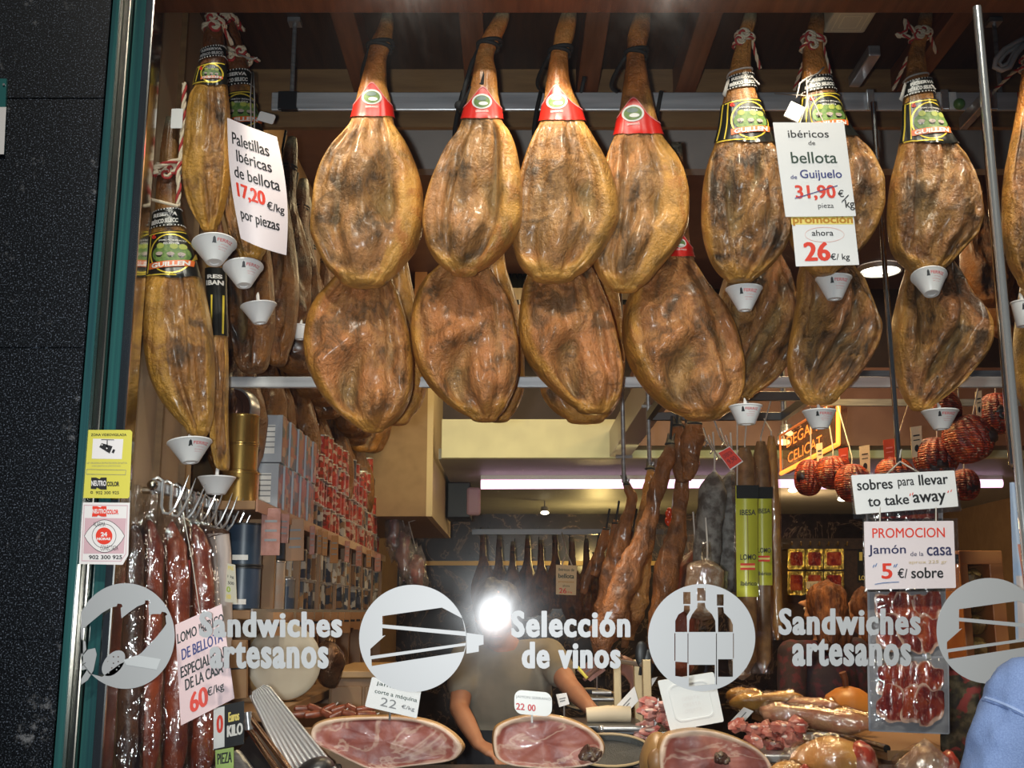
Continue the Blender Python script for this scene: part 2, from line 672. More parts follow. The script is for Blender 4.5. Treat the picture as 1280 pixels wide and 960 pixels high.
LOIND = mat('dark_loin', (.12, .05, .03), .4, col2=(.05, .022, .015), scale=14, bmp=.5, bscale=30, bdist=.01)
SKIN = mat('skin', (.44, .20, .11), .5, col2=(.38, .16, .085), scale=9)
SKIN2 = mat('fair_skin', (.55, .27, .14), .5)
TSHIRT = mat('olive_shirt_cotton', (.30, .26, .20), .85, col2=(.25, .22, .17), scale=10, bmp=.2, bscale=20)
APRON = mat('black_apron_cloth', (.015, .015, .02), .8)
DENIM = mat('pale_denim', (.225, .33, .58), .85, col2=(.165, .25, .48), scale=500, bmp=.5, bscale=420, bdist=.002, detail=3)
SEAM = mat('denim_seam', (.34, .46, .72), .8)
HAIRD = mat('dark_hair', (.03, .018, .012), .5, bmp=.6, bscale=80, stretch=(1, 1, .2))
HAIRR = mat('auburn_hair', (.30, .10, .02), .5, col2=(.07, .022, .008), scale=26, stretch=(1, 1, .22), bmp=.9, bscale=70, bdist=.02)
DTOP = mat('dark_patterned_cloth', (.035, .02, .025), .8, col2=(.10, .02, .03), scale=26, lo=.5, hi=.62)
JEANS = mat('dark_trouser_cloth', (.02, .022, .035), .85)
SHOE = mat('shoe_leather', (.015, .012, .01), .4)


def granite():
    m, nt, b = _new('black_granite')
    v = coords(nt, rnd=False)
    n1 = noise_n(nt, v, 260, 2, .6)
    n2 = noise_n(nt, v, 95, 3, .65)
    c = ramp(nt, n1, [(.48, (.002, .0025, .0035)), (.58, (.010, .014, .018)), (.67, (.14, .17, .22))])
    c = mix(nt, ramp(nt, n2, [(.56, 0.0), (.70, .5)]), c, (.018, .024, .03))
    # pale scuffs
    n3 = noise_n(nt, coords(nt, (1, 1, .8), rnd=False), 4.4, 6, .7, .3)
    n4 = noise_n(nt, v, 60, 4, .7)
    s = mix(nt, 1.0, ramp(nt, n3, [(.57, 0.0), (.64, 1.0)]), ramp(nt, n4, [(.47, 0.0), (.6, .8)]), 'MULTIPLY')
    c = mix(nt, s, c, (.24, .25, .26))
    nt.links.new(c, b.inputs['Base Color'])
    b.inputs['Roughness'].default_value = .32
    return m


def marble():
    m, nt, b = _new('dark_marble')
    v = coords(nt, rnd=False)
    f = noise_n(nt, v, 2.2, 7, .62, 1.6)
    c = ramp(nt, f, [(.30, (.012, .010, .010)), (.485, (.03, .022, .02)), (.50, (.20, .14, .10)), (.515, (.03, .022, .02)), (.7, (.014, .012, .012))])
    nt.links.new(c, b.inputs['Base Color'])
    b.inputs['Roughness'].default_value = .2
    return m


def slices():
    """Overlapping slices of cured ham: red flesh with pale fat lines."""
    m, nt, b = _new('sliced_ham')
    v = coords(nt, (1, 1, .6))
    n1 = noise_n(nt, v, 22, 4)
    n2 = noise_n(nt, v, 30, 4, .5, 1.0)
    c = ramp(nt, n1, [(.40, (.13, .010, .008)), (.5, (.27, .025, .012)), (.62, (.42, .075, .02))])
    c = mix(nt, ramp(nt, n2, [(.485, 0.0), (.50, .55), (.515, 0.0)]), c, (.55, .26, .18))
    a = N(nt, 'ShaderNodeAttribute', attribute_name='rind')
    c = mix(nt, a.outputs['Fac'], c, (.66, .42, .33))
    nt.links.new(c, b.inputs['Base Color'])
    b.inputs['Roughness'].default_value = .25
    b.inputs['Coat Weight'].default_value = .6
    bump(nt, b, n1, .5, .01)
    return m


def cutmeat():
    m, nt, b = _new('cut_ham_face')
    v = coords(nt)
    n1 = noise_n(nt, v, 10, 5, .6, .6)
    n2 = noise_n(nt, coords(nt, (.6, 1, 1.4)), 7, 4, .5, 1.0)
    c = ramp(nt, n1, [(.3, (.20, .045, .035)), (.5, (.32, .085, .06)), (.7, (.42, .15, .10))])
    c = mix(nt, ramp(nt, n2, [(.475, 0.0), (.497, .6), (.503, .6), (.525, 0.0)]), c, (.62, .40, .30))
    a = N(nt, 'ShaderNodeAttribute', attribute_name='rind')
    c = mix(nt, a.outputs['Fac'], c, (.74, .52, .38))
    a2 = N(nt, 'ShaderNodeAttribute', attribute_name='shank')
    c = mix(nt, a2.outputs['Fac'], c, ramp(nt, n1, [(.3, (.40, .20, .06)), (.7, (.60, .36, .15))]))
    nt.links.new(c, b.inputs['Base Color'])
    b.inputs['Roughness'].default_value = .42
    b.inputs['Coat Weight'].default_value = .08
    bump(nt, b, noise_n(nt, v, 45, 4), .3, .004)
    return m


def wrap_print(name, base, cols, scale=9, rough=.35):
    """Printed label of a tin or carton: blocks of colour."""
    m, nt, b = _new(name)
    v = coords(nt, (1, 1, 1.3))
    vo = N(nt, 'ShaderNodeTexVoronoi', distance='CHEBYCHEV')
    vo.inputs['Scale'].default_value = scale
    nt.links.new(v, vo.inputs['Vector'])
    sx = N(nt, 'ShaderNodeSeparateColor')
    nt.links.new(vo.outputs['Color'], sx.inputs[0])
    st = [(0.0, base)] + [(.35 + .6 * i / len(cols), c) for i, c in enumerate(cols)]
    c = ramp(nt, sx.outputs[0], st, 'CONSTANT')
    nt.links.new(c, b.inputs['Base Color'])
    b.inputs['Roughness'].default_value = rough
    return m


GRANITE, MARBLE, SLICES, CUT = granite(), marble(), slices(), cutmeat()
TIN_R = wrap_print('red_tin_print', (.26, .02, .016), [(.36, .26, .22), (.34, .045, .03), (.12, .02, .012)], 44)
TIN_D = wrap_print('dark_tin_print', (.022, .03, .05), [(.30, .29, .28), (.05, .06, .09), (.16, .09, .05)], 24)
TIN_B = wrap_print('blue_carton_print', (.20, .02, .018), [(.03, .05, .12), (.24, .028, .022), (.02, .03, .07), (.30, .15, .12)], 22)
TIN_N = mat('navy_tin', (.025, .045, .075), .35, col2=(.04, .06, .10), scale=10)
TIN_G = mat('gold_tin', (.52, .33, .09), .25, .8, col2=(.36, .21, .06), scale=6)
TIN_T = wrap_print('grey_tin_print', (.16, .15, .15), [(.36, .35, .34), (.05, .07, .11), (.28, .17, .09), (.46, .44, .42)], 20)

# ---------------------------------------------------------------- the setting
GX = -1.047            # left edge of the pane
GY = 2.70              # depth of the pane
b = MB()
for i, (x0, x1) in enumerate(((-3.4, -2.24), (-2.236, GX - .006))):
    for z0, z1 in ((-.2, .62), (.624, 1.535), (1.539, 2.235), (2.239, 2.895), (2.899, 3.6), (3.604, 4.6)):
        b.box((x0, 2.682, z0), (x1, 2.78, z1))
b.box((-3.4, 2.688, -.2), (GX - .006, 2.79, 4.6))
struct('wall_left', b, GRANITE)
b = MB()
b.box((GX, 2.60, 3.43), (4.2, 2.70, 4.6))
struct('wall_header', b, GRANITE)
b = MB()
b.box((GX + .004, 2.62, -.1), (4.2, 2.69, .80))
struct('wall_plinth', b, GRANITE)
b = MB()
b.box((-3.4, -1.5, -.12), (4.2, 2.78, -.002))
struct('floor_pavement', b, mat('paving', (.16, .155, .15), .8, col2=(.11, .11, .11), scale=14))
b = MB()
b.box((-1.4, 2.78, -.12), (4.2, 10.8, 0))
struct('floor', b, mat('shop_tile', (.25, .18, .13), .35, col2=(.2, .14, .1), scale=9))

pane = MB()
pane.box((GX + .012, GY - .004, .78), (4.0, GY + .004, 3.44))
pane_o = struct('window_1', pane, PANE)
b = MB()
b.box((GX - .004, GY - .012, .76), (GX + .016, GY + .012, 3.44), bev=.002)
struct('window_1_edge', b, TEAL)
# steel frame behind the pane's left edge
b = MB()
b.box((GX, 2.715, .7), (-1.012, 2.79, 3.4), bev=.004)
struct('trim_1', b, BRASSY)
b = MB()
b.box((-1.010, 2.735, .7), (-.975, 2.79, 3.4), bev=.003)
struct('trim_2', b, TEAL)
b = MB()
b.box((-.973, 2.712, .7), (-.948, 2.79, 3.4), bev=.005)
struct('trim_3', b, POLISH)
b = MB()
b.box((-1.06, 2.795, 0), (-.985, 3.42, 3.45))
struct('wall_reveal', b, REVEAL)
b = MB()
b.box((-.985, 3.06, 0.9), (-.968, 3.075, 3.45))
b.box((-.985, 3.30, 0.9), (-.968, 3.315, 3.45))
struct('trim_4', b, WOODL)
b = MB()
b.box((-1.16, 3.42, 0), (-1.06, 10.6, 4.0))
struct('wall_side', b, TAN)
b = MB()
b.box((4.0, 2.78, 0), (4.1, 10.7, 4.0))
struct('wall_right', b, TAN)
b = MB()
b.box((-1.06, 10.5, 0), (4.0, 10.6, 2.6))
struct('wall_back', b, MARBLE)
b = MB()
b.box((-1.06, 10.44, 2.02), (4.0, 10.5, 2.06))
struct('trim_5', b, mat('ochre_ledge', (.7, .5, .2), .5))  # ledge in one even ochre colour

# timber ceiling of the window bay
b = MB()
b.box((-1.06, 2.79, 3.45), (4.0, 3.96, 3.52))
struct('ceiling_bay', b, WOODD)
b = MB()
b.box((-1.06, 2.715, 3.235), (4.0, 2.855, 3.45), bev=.006)
struct('trim_6', b, WOODB)
for i, px in enumerate((414, 585, 755, 905, 1243)):
    x = P(px, 0, 2.86).x * 1.0
    b = MB()
    b.box((x - .036, 2.86, 3.345), (x + .036, 3.86, 3.45), bev=.004)
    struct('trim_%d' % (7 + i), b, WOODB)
b = MB()
b.box((-1.06, 3.60, 3.235), (4.0, 3.625, 3.45))
struct('wall_board', b, WOODL)
# grey fascia and brown ceiling of the shop behind the bay
b = MB()
b.box((-.60, 3.90, 3.205), (4.0, 3.96, 3.52))
struct('wall_fascia', b, GREYP)
b = MB()
b.box((-1.06, 3.96, 3.80), (4.0, 7.6, 3.88))
struct('ceiling', b, CEILR)
b = MB()
b.box((-1.06, 7.5, 2.72), (4.0, 7.6, 3.8))
struct('wall_upper', b, mat('dark_niche', (.05, .026, .018), .5, col2=(.03, .016, .012), scale=4))
# lit cove and the low grey ceiling behind it
b = MB()
b.box((-.42, 6.60, 2.495), (4.0, 6.66, 2.728), bev=.004)
struct('trim_12', b, COVE)
b = MB()
b.box((-.44, 6.66, 2.497), (4.0, 10.5, 2.56))
struct('ceiling_low', b, LOWC)
# bulkhead on the left
bz = 2.18
b = MB()
b.box((-1.06, 6.6, bz - .03), (-.505, 8.6, 3.1))
struct('wall_bulkhead', b, TAN)
b = MB()
b.box((-.505, 6.6, bz - .03), (-.47, 8.6, 3.1))
struct('trim_13', b, mat('pale_trim', (.62, .48, .27), .5))
# steel beam running back on the right
x1 = .60
b = MB()
b.box((x1 - .02, 3.97, 2.50), (x1 + .10, 6.60, 2.66), bev=.004)
struct('trim_14', b, mat('grey_beam', (.36, .31, .27), .4, .2))
b = MB()
b.box((x1 + .11, 6.40, 2.54), (4.0, 6.59, 3.0))
struct('wall_panel', b, CEILR)
# window counter
b = MB()
b.box((-.985, 2.735, 0), (4.0, 3.42, 1.165), bev=.006)
struct('floor_window_counter', b, COUNTER)

# ---------------------------------------------------------------- hams


def lerp(a, b, t):
    return a + (b - a) * t


def interp(rows, y, k):
    n = len(rows)
    if y <= rows[0][0]:
        return rows[0][k]
    if y >= rows[-1][0]:
        return rows[-1][k]
    for i in range(n - 1):
        if rows[i][0] <= y <= rows[i + 1][0]:
            h = rows[i + 1][0] - rows[i][0]
            t = (y - rows[i][0]) / h

            def sl(j):
                if j <= 0 or j >= n - 1:
                    return 0 if 0 < j else (rows[1][k] - rows[0][k]) / (rows[1][0] - rows[0][0])
                a = (rows[j][k] - rows[j - 1][k]) / (rows[j][0] - rows[j - 1][0])
                c = (rows[j + 1][k] - rows[j][k]) / (rows[j + 1][0] - rows[j][0])
                return 0 if a * c <= 0 else 2 * a * c / (a + c)
            if i == n - 2:
                d1 = (rows[i + 1][k] - rows[i][k]) / h
            else:
                d1 = sl(i + 1)
            d0 = sl(i)
            t2, t3 = t * t, t * t * t
            return (2 * t3 - 3 * t2 + 1) * rows[i][k] + (t3 - 2 * t2 + t) * h * d0 + (-2 * t3 + 3 * t2) * rows[i + 1][k] + (t3 - t2) * h * d1
    return rows[-1][k]


class Ham:
    """Surface of one hanging ham: outline rows in photo pixels stood up at depth Y with real thickness."""

    def __init__(s, rows, Y, seed, kd=.58, side=1, fb=.55, feats=(), shank=(.30, .42), hoof=.06, rough=1.0, tilt=0.0, lip=.016, damp=None):
        s.damp = damp
        s.rows, s.Y, s.seed, s.kd, s.side, s.fb, s.feats = rows, Y, seed, kd, side, fb, feats
        s.sh, s.hoof, s.rough, s.tilt, s.lip = shank, hoof, rough, tilt, lip
        s.y0, s.y1 = rows[0][0], rows[-1][0]
        s.wmax = max((r[2] - r[1]) for r in rows) / 2

    def edge(s, y):
        l, r = interp(s.rows, y, 1), interp(s.rows, y, 2)
        n2, n1 = s.rows[-2], s.rows[-1]
        if y > n2[0]:       # round off the bottom
            t = min(1, (y - n2[0]) / (n1[0] - n2[0]))
            f = math.sqrt(max(0, 1 - t * t))
            l, r = n1[1] + (n2[1] - n1[1]) * f, n1[2] + (n2[2] - n1[2]) * f
        return (l + r) / 2, max(.4, (r - l) / 2)

    def fields(s, u, v, front):
        sd = s.seed
        nb = .16 * fbm(v * 3.2, sd, 1.3, 3)
        uu = u * s.side
        rind = sst(s.fb - .09 + nb, s.fb + .05 + nb, uu)
        rind = max(rind, sst(.86 + nb * .5, .97 + nb * .4, -uu))
        rind = max(rind, sst(.955, 1.0, v + .05 * abs(u) + nb * .10))
        if front < 0:
            rind = 1.0
        else:
            rind = max(rind, sst(.16, .0, front))
        shank = 1 - sst(s.sh[0], s.sh[1] + .04 * nb, v + .05 * abs(u))
        hoof = 1 - sst(s.hoof * .5, s.hoof * 1.3, v + nb * .05)
        return rind, shank, hoof

    def relief(s, u, v, front, rind, shank):
        s.z_ = (0, 0)
        if front <= 0:
            return .003 * fbm(u * 3, v * 6, s.seed + 5, 3)
        k = sst(0, .45, front) * (1 - .85 * shank)
        sd = s.seed
        a = .018 * fbm(u * 1.9 + sd, v * 4.2, sd, 5) + .010 * fbm(u * 4.5 + sd, v * 6.5, sd + 2, 5)
        a += .010 * (1 - abs(fbm(u * 3.6, v * 2.4, sd + 7, 4)) * 2.6)
        a *= s.rough
        zf = 0
        for (fu, fv, su, sv, ro, am) in s.feats:
            du, dv = (u - fu) * s.side, (v - fv) * 1.9
            c, si = math.cos(R(ro)), math.sin(R(ro))
            p, q = (du * c + dv * si) / su, (-du * si + dv * c) / sv
            g = am * math.exp(-(p * p + q * q))
            a += 1.25 * g
            zf += g
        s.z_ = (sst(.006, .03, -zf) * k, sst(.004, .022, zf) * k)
        # raised smooth fat lip beside the flesh
        a = lerp(a, s.lip + .35 * a, rind)
        return a * k

    def surf(s, px, py, off=0.0, rel=True):
        cx, w = s.edge(py)
        u = max(-1, min(1, (px - cx) / w))
        a = math.acos(u)
        return s.at(a, py, off, front=True, rel=rel)[0]

    def at(s, a, py, off=0.0, front=None, rel=True):
        cx, w = s.edge(py)
        v = (py - s.y0) / (s.y1 - s.y0)
        u = math.cos(a)
        f = math.sin(a) if front is None else abs(math.sin(a))      # >0 faces the window
        mpp = MPP(py, s.Y)
        kd = lerp(.95, s.kd, sst(s.sh[0] - .12, s.sh[1] + .12, v))
        d = w * mpp * kd
        rind, shank, hoof = s.fields(u, v, f)
        q = abs(f) ** (.62 if f > 0 else .8) * (1 if f > 0 else -1)
        r = s.relief(u, v, f, rind, shank) if rel else 0
        r *= min(1, w / (s.wmax * .5))
        if s.damp and f > 0:
            r *= 1 - .92 * sst(s.damp[0] - 8, s.damp[0] + 2, py) * (1 - sst(s.damp[1] - 4, s.damp[1] + 16, py))
        p = P(cx + w * u, py, s.Y)
        p.x += u * off
        p.y = s.Y - q * d - r - off * max(0, f) + s.tilt * (v - .5)
        return p, rind, shank, hoof

    def build(s, name, material, parent, nr=96, ns=72, smooth=True):
        mb = MB()
        A = {'rind': [], 'shank': [], 'hoof': [], 'hollow': [], 'ridge': []}
        V, F = [], []
        for j in range(nr):
            t = j / (nr - 1)
            py = s.y0 + (s.y1 - s.y0) * (1 - (1 - t) ** 1.45)
            for k in range(ns):
                h = k / ns
                a = math.pi * (h * 2 if h < .5 else 2 - 2 * (1 - h)) if False else 2 * math.pi * h
                p, r1, s1, h1 = s.at(a, py)
                V.append(p)
                A['rind'].append(r1)
                A['shank'].append(s1)
                A['hoof'].append(h1)
                A['hollow'].append(s.z_[0])
                A['ridge'].append(s.z_[1])
        for j in range(nr - 1):
            for k in range(ns):
                q = (k + 1) % ns
                F.append((j * ns + k, j * ns + q, (j + 1) * ns + q, (j + 1) * ns + k))
        F.append(tuple(range(ns))[::-1])
        F.append(tuple((nr - 1) * ns + k for k in range(ns)))
        mb.add(V, F)
        mb.attr = A
        return mk(name, mb, material, parent, 'all')


UP_F = ((.35, .74, .30, .14, 15, -.034), (.0, .88, .5, .14, -20, .020), (.44, .60, .08, .50, 6, -.018), (-.5, .74, .09, .40, 6, -.016), (-.1, .60, .3, .3, 0, .012), (-.2, .74, .16, .10, 40, -.012))
LO_F = ((-.2, .735, .75, .075, 10, .024), (-.22, .83, .55, .115, 24, -.048), (.35, .925, .40, .12, 25, .032), (.62, .74, .10, .50, -8, -.024), (-.62, .63, .3, .10, -20, .018), (-.75, .9, .2, .18, 35, .020), (.05, .58, .4, .2, 0, .014), (.15, .80, .10, .2, -15, .016))
IB_F = ((.25, .64, .5, .10, -32, -.030), (.1, .75, .55, .10, -32, .024), (-.2, .84, .35, .16, 30, -.024), (-.45, .62, .09, .6, 0, -.018), (.3, .92, .3, .12, -20, .020), (.45, .8, .12, .3, 20, -.018))
IL_F = ((.0, .69, .6, .09, -36, .030), (.1, .78, .6, .11, -36, -.046), (.1, .88, .55, .09, -36, .026), (-.55, .75, .12, .6, 0, -.024), (.6, .66, .3, .16, 20, .018), (.0, .95, .5, .08, -36, -.02))


def loopcord(mb, ham, y, dy, r, n=26, mi=0, slack=1.06, zig=0.0):
    pts = []
    for i in range(n + 1):
        a = 2 * math.pi * i / n
        cx, w = ham.edge(y)
        p, _, _, _ = ham.at(a, y + dy * math.cos(a) + zig * math.sin(5 * a), r * .8, rel=False)
        if math.sin(a) < 0:
            p.y += r * .8
        pts.append(p)
    return mb.tube(pts, r, 8, mi)


def twist(mb, pts, r, mi0=0, mi1=1, turns=55):
    """Laid rope of three strands, two pale and one red."""
    pts = [Vector(p) for p in pts]
    # resample
    L = [0]
    for i in range(1, len(pts)):
        L.append(L[-1] + (pts[i] - pts[i - 1]).length)
    n = max(8, int(L[-1] / (r * .8)))

    def at(d):
        for i in range(1, len(pts)):
            if d <= L[i] or i == len(pts) - 1:
                t = (d - L[i - 1]) / max(1e-9, L[i] - L[i - 1])
                return pts[i - 1].lerp(pts[i], min(1, t))
    C = [at(L[-1] * i / n) for i in range(n + 1)]
    for st in range(3):
        S = []
        for i, c in enumerate(C):
            t = (C[min(i + 1, n)] - C[max(i - 1, 0)])
            t = t.normalized() if t.length > 1e-9 else Vector((0, 0, 1))
            nn = t.orthogonal().normalized()
            nn = (Vector((.31, .9, .2)) - t * Vector((.31, .9, .2)).dot(t)).normalized()
            bb = t.cross(nn)
            a = i * .8 * .55 + st * 2 * math.pi / 3
            S.append(c + (nn * math.cos(a) + bb * math.sin(a)) * r * .55)
        mb.tube(S, r * .62, 6, mi1 if st == 0 else mi0)
    return mb


def patch(mb, ham, fn, nu, nv, off, mi=0, t=.0012):
    """Label wrapped on the ham: fn(s, t) gives photo pixels."""
    mb.grid(lambda a, c: ham.surf(*fn(a, c), off, rel=True), nu, nv, mi)
    return mb


def on_ham(mb, ham, V, F, fn, off, mi=0):
    return mb.add([ham.surf(*fn(x, y), off) for x, y in V], F, mi)


def disc2d(cx, cy, rx, ry, n=28, rings=4):
    V, F = [(cx, cy)], []
    for j in range(1, rings + 1):
        for i in range(n):
            a = 2 * math.pi * i / n
            V.append((cx + rx * j / rings * math.cos(a), cy + ry * j / rings * math.sin(a)))
    for i in range(n):
        F.append((0, 1 + (i + 1) % n, 1 + i))
    for j in range(rings - 1):
        for i in range(n):
            q = (i + 1) % n
            F.append((1 + j * n + i, 1 + j * n + q, 1 + (j + 1) * n + q, 1 + (j + 1) * n + i))
    return V, F


def ring2d(cx, cy, rx, ry, w, n=40):
    V = [(cx + (rx + k * w) * math.cos(2 * math.pi * i / n), cy + (ry + k * w) * math.sin(2 * math.pi * i / n)) for k in (0, 1) for i in range(n)]
    return V, [(i, (i + 1) % n, n + (i + 1) % n, n + i) for i in range(n)]


def text_on(mb, ham, body, x0, y0, x1, y1, off, mi=0, bold=.02, skew=0):
    V, F = text2d(body, bold)
    return on_ham(mb, ham, V, F, lambda x, y: (lerp(x0, x1, x), lerp(y0, y1, y) + skew * (x - .5)), off, mi)


RAILZ = P(640, 128, 3.26).z


def red_label(ham, parent, top, bot, ex, ey, er=9, arch=10):
    """Red collar with an arched top and an oval landscape badge."""
    m = MB()

    def yt(s):
        return bot - (bot - top) * (.34 + .66 * math.exp(-((s - ex0) / .62) ** 2))
    cx, w = ham.edge((top + bot) / 2)
    ex0 = (ex - cx) / w

    def fn(a, c):
        s = math.cos(math.pi * (1 - a))
        y = lerp(yt(s), bot + 4 * (1 - s * s) - 2, c)
        cx, w = ham.edge(y)
        return cx + w * s * .999, y
    patch(m, ham, fn, 34, 12, .005)
    o = mk('label_band', m, LRED, parent, 'all', label='red collar label')
    e = MB()
    on_ham(e, ham, *disc2d(ex, ey, er * 1.22, er * 1.06), lambda x, y: (x, y), .0068, 0)
    on_ham(e, ham, *disc2d(ex, ey + .3, er * .98, er * .84), lambda x, y: (x, y), .0078, 1)
    on_ham(e, ham, *disc2d(ex + 1.5, ey + 3, er * .55, er * .26), lambda x, y: (x, y), .0086, 0)
    on_ham(e, ham, *disc2d(ex - .5, ey - 3.4, er * .6, er * .3), lambda x, y: (x, y), .0086, 2)
    t = MB()
    patch(t, ham, lambda a, c: (lambda s: (ham.edge(yt(s))[0] + ham.edge(yt(s))[1] * s, yt(s) + lerp(-.3, 1.3, c)))(math.cos(math.pi * (1 - a)) * .97), 34, 3, .0066)
    mk('badge', e, [LWHT, LGRN, mat('badge_hill', (.16, .22, .20), .5)], o, 'all')
    mk('piping', t, LPINK, o, 'all')
    t = MB()
    text_on(t, ham, 'SERRANO', ex - 7, ey + er * 1.25, ex + 7, ey + er * 1.25 + 2.4, .0072, 0, .01)
    mk('lettering', t, LWHT, o)


def black_label(ham, parent, cx0, y0, lab_y, w_up=1.0, left=False):
    """Black neck band with pale lettering and the black and gold shield below it."""
    m = MB()

    def band(ya, yb, tilt=0):
        def fn(a, c):
            s = math.cos(math.pi * (1 - a))
            y = lerp(ya, yb, c) - tilt * s
            cx, w = ham.edge(y)
            return cx + w * s * .999, y
        return fn
    k = w_up
    patch(m, ham, band(y0, y0 + 18 * k, 3), 30, 6, .005)
    o = mk('neck_band', m, LBLK, parent, 'all', label='black neck band with white lettering')
    t = MB()
    cx, w = ham.edge(y0 + 6)
    for i in range(15):
        for yy in (y0 + .2, y0 + 16.6 * k):
            s = math.cos(math.pi * (i + .5) / 15)
            c2, w2 = ham.edge(yy)
            on_ham(t, ham, [(-.7, 0), (.7, 0), (.7, 1.6), (-.7, 1.6)], [(0, 1, 2, 3)], lambda x, y: (c2 + w2 * s * .98 + x * .8, yy + y - 3 * s), .0062)
    text_on(t, ham, 'RESERVA', cx - w * .72, y0 + 4 * k, cx + w * .78, y0 + 8 * k, .0064, 0, .04, -4)
    text_on(t, ham, 'IBÉRICO SELECC', cx - w * .85, y0 + 9.5 * k, cx + w * .85, y0 + 15 * k, .0064, 0, .04, -5)
    mk('lettering', t, LWHT, o)
    # shield
    y1, y2 = lab_y
    m = MB()

    def fn(a, c):
        s = math.cos(math.pi * (1 - a * .93 - .035))
        y = lerp(y1 - 3 * s, y2 + 5 * math.sin(math.pi * min(1, max(0, (s + .6) / 1.5))) - 1, c)
        cx, w = ham.edge(y)
        return cx + w * s * .999, y
    patch(m, ham, fn, 40, 22, .005)
    o = mk('shield_label', m, LBLK, parent, 'all', label='black and gold shield label')
    cy = (y1 + y2) / 2
    ex = ham.edge(cy)[0] + ham.edge(cy)[1] * .18
    h = (y2 - y1) / 2
    g = MB()
    I = (lambda x, y: (x, y))
    on_ham(g, ham, *ring2d(ex, cy + 1, h * .80, h * .86, 1.6), I, .0062)
    for yy, s0, s1 in ((y1 + 1.4, -.85, .9), (y2 - .5, -.9, .3)):
        patch(g, ham, lambda a, c: (lambda s: (ham.edge(yy + 2 * c)[0] + ham.edge(yy + 2 * c)[1] * s, yy - 3 * s * (yy < cy) + 1.4 * c))(lerp(s0, s1, a)), 20, 3, .0062)
    for sx in (-.93, -.72):
        patch(g, ham, lambda a, c: (ham.edge(lerp(y1 + 4, y2 - 2, c))[0] + ham.edge(lerp(y1 + 4, y2 - 2, c))[1] * sx + a * 1.3, lerp(y1 + 4, y2 - 2, c)), 3, 12, .0062)
    mk('gold_frame', g, LGOLD, o, 'all')
    q = MB()
    on_ham(q, ham, *disc2d(ex, cy + 2, h * .74, h * .50, 28, 6), I, .0064, 0)
    for dx in (-.45, .0, .40):
        on_ham(q, ham, *disc2d(ex + h * dx, cy + 1.5, h * .15, h * .085, 14, 3), I, .0072, 1)
        on_ham(q, ham, *disc2d(ex + h * dx, cy + 3.6, h * .12, h * .09, 14, 3), I, .0071, 3)
    for dx in (-.42, .1, .42):
        on_ham(q, ham, *disc2d(ex + h * dx, cy - h * .30, h * .15, h * .13, 14, 3), I, .0071, 4)
    V = [(lerp(-h * .85, h * .85, i / 14), (j - .5) * 8 * h / 27 - 3 * (i / 14 - .5) * 2 * h / 27) for j in (0, 1) for i in range(15)]
    on_ham(q, ham, [(ex + x, cy + h * .52 + y) for x, y in V], [(i, i + 1, 16 + i, 15 + i) for i in range(14)], I, .0078, 2)
    mk('landscape_print', q, [LGRN, PIGS, mat('orange_ribbon', (.70, .14, .03), .4), LBLK, TREES], o, 'all')
    t = MB()
    text_on(t, ham, 'GUILLEN', ex - h * .72, cy + h * .42, ex + h * .72, cy + h * .64, .0092, 0, .04, -5 * h / 27)
    text_on(t, ham, 'JAMÓN IBÉRICO', ex - h * .5, cy - h * .62, ex + h * .5, cy - h * .52, .0072, 0, .01, -1)
    text_on(t, ham, 'BELLOTA', ex - h * .3, cy - h * .47, ex + h * .3, cy - h * .38, .0072, 0, .01, -1)
    mk('lettering', t, LWHT, o)
    t = MB()
    text_on(t, ham, '6', ham.edge(y1 + 7)[0] - ham.edge(y1 + 7)[1] * .62, y1 + 4, ham.edge(y1 + 7)[0] - ham.edge(y1 + 7)[1] * .40, y1 + 10, .0072, 0, .04)
    mk('number', t, INKR, o)


def hang_black(ham, parent, ly, drop=None, knot=True, rail=RAILZ):
    """Black cord: loop round the shank, tails back to the rail."""
    m = MB()
    loopcord(m, ham, ly, -2.0, .0065)
    loopcord(m, ham, ly + 3, 2.0, .006)
    cx, w = ham.edge(ly)
    a = P(cx - w - 1, ly + 4, ham.Y)
    pts = [a]
    for i in range(1, 13):
        t = i / 12
        pts.append(Vector((a.x - .03 * math.sin(t * 3.1) - .012 * t, lerp(a.y, 3.225, t), lerp(a.z, rail + .02, t) - .025 * math.sin(t * 3.14))))
    m.tube(pts, .0065, 8)
    return mk('hanging_cord', m, ROPEBLK, parent, 'all', label='black hanging cord')


def hang_rope(ham, parent, ly, tails=((8, 26),), r=.0055, end=None):
    m = MB()
    for dy, ti in ((0, 3), (7, -3)):
        pts = []
        for i in range(25):
            a = 2 * math.pi * i / 24
            p, _, _, _ = ham.at(a, ly + dy + ti * math.cos(a), r, rel=False)
            if math.sin(a) < 0:
                p.y += r
            pts.append(p)
        twist(m, pts, r)
    rnd = random.Random(int(ly * 7 + ham.seed))
    cx, w = ham.edge(ly)
    for i in range(3):
        x, y = cx + rnd.uniform(-.7, .7) * w, ly + rnd.uniform(-6, 8)
        c = P(x, y, ham.Y - w * MPP(ly, ham.Y) - .008)
        twist(m, [c + Vector((.012 * math.cos(q), -.004, .012 * math.sin(q))) for q in [k * 1.05 for k in range(7)]], r)
    for dx, dy in tails:
        p0 = P(cx + w, ly + 4, ham.Y)
        p1 = P(cx + w + dx * .4, ly + dy * .5, ham.Y + .03)
        p2 = P(cx + w + dx, ly + dy, ham.Y + .06)
        twist(m, [p0, p1, p2], r * .9)
    if end is not None:
        p0 = P(cx, ly, ham.Y + w * MPP(ly, ham.Y))
        twist(m, [p0, (p0 + Vector(end)) / 2 + Vector((0, 0, .01)), end], r * .9)
    return mk('hanging_rope', m, [ROPEW, ROPER], parent, 'all', label='red and white twisted rope')


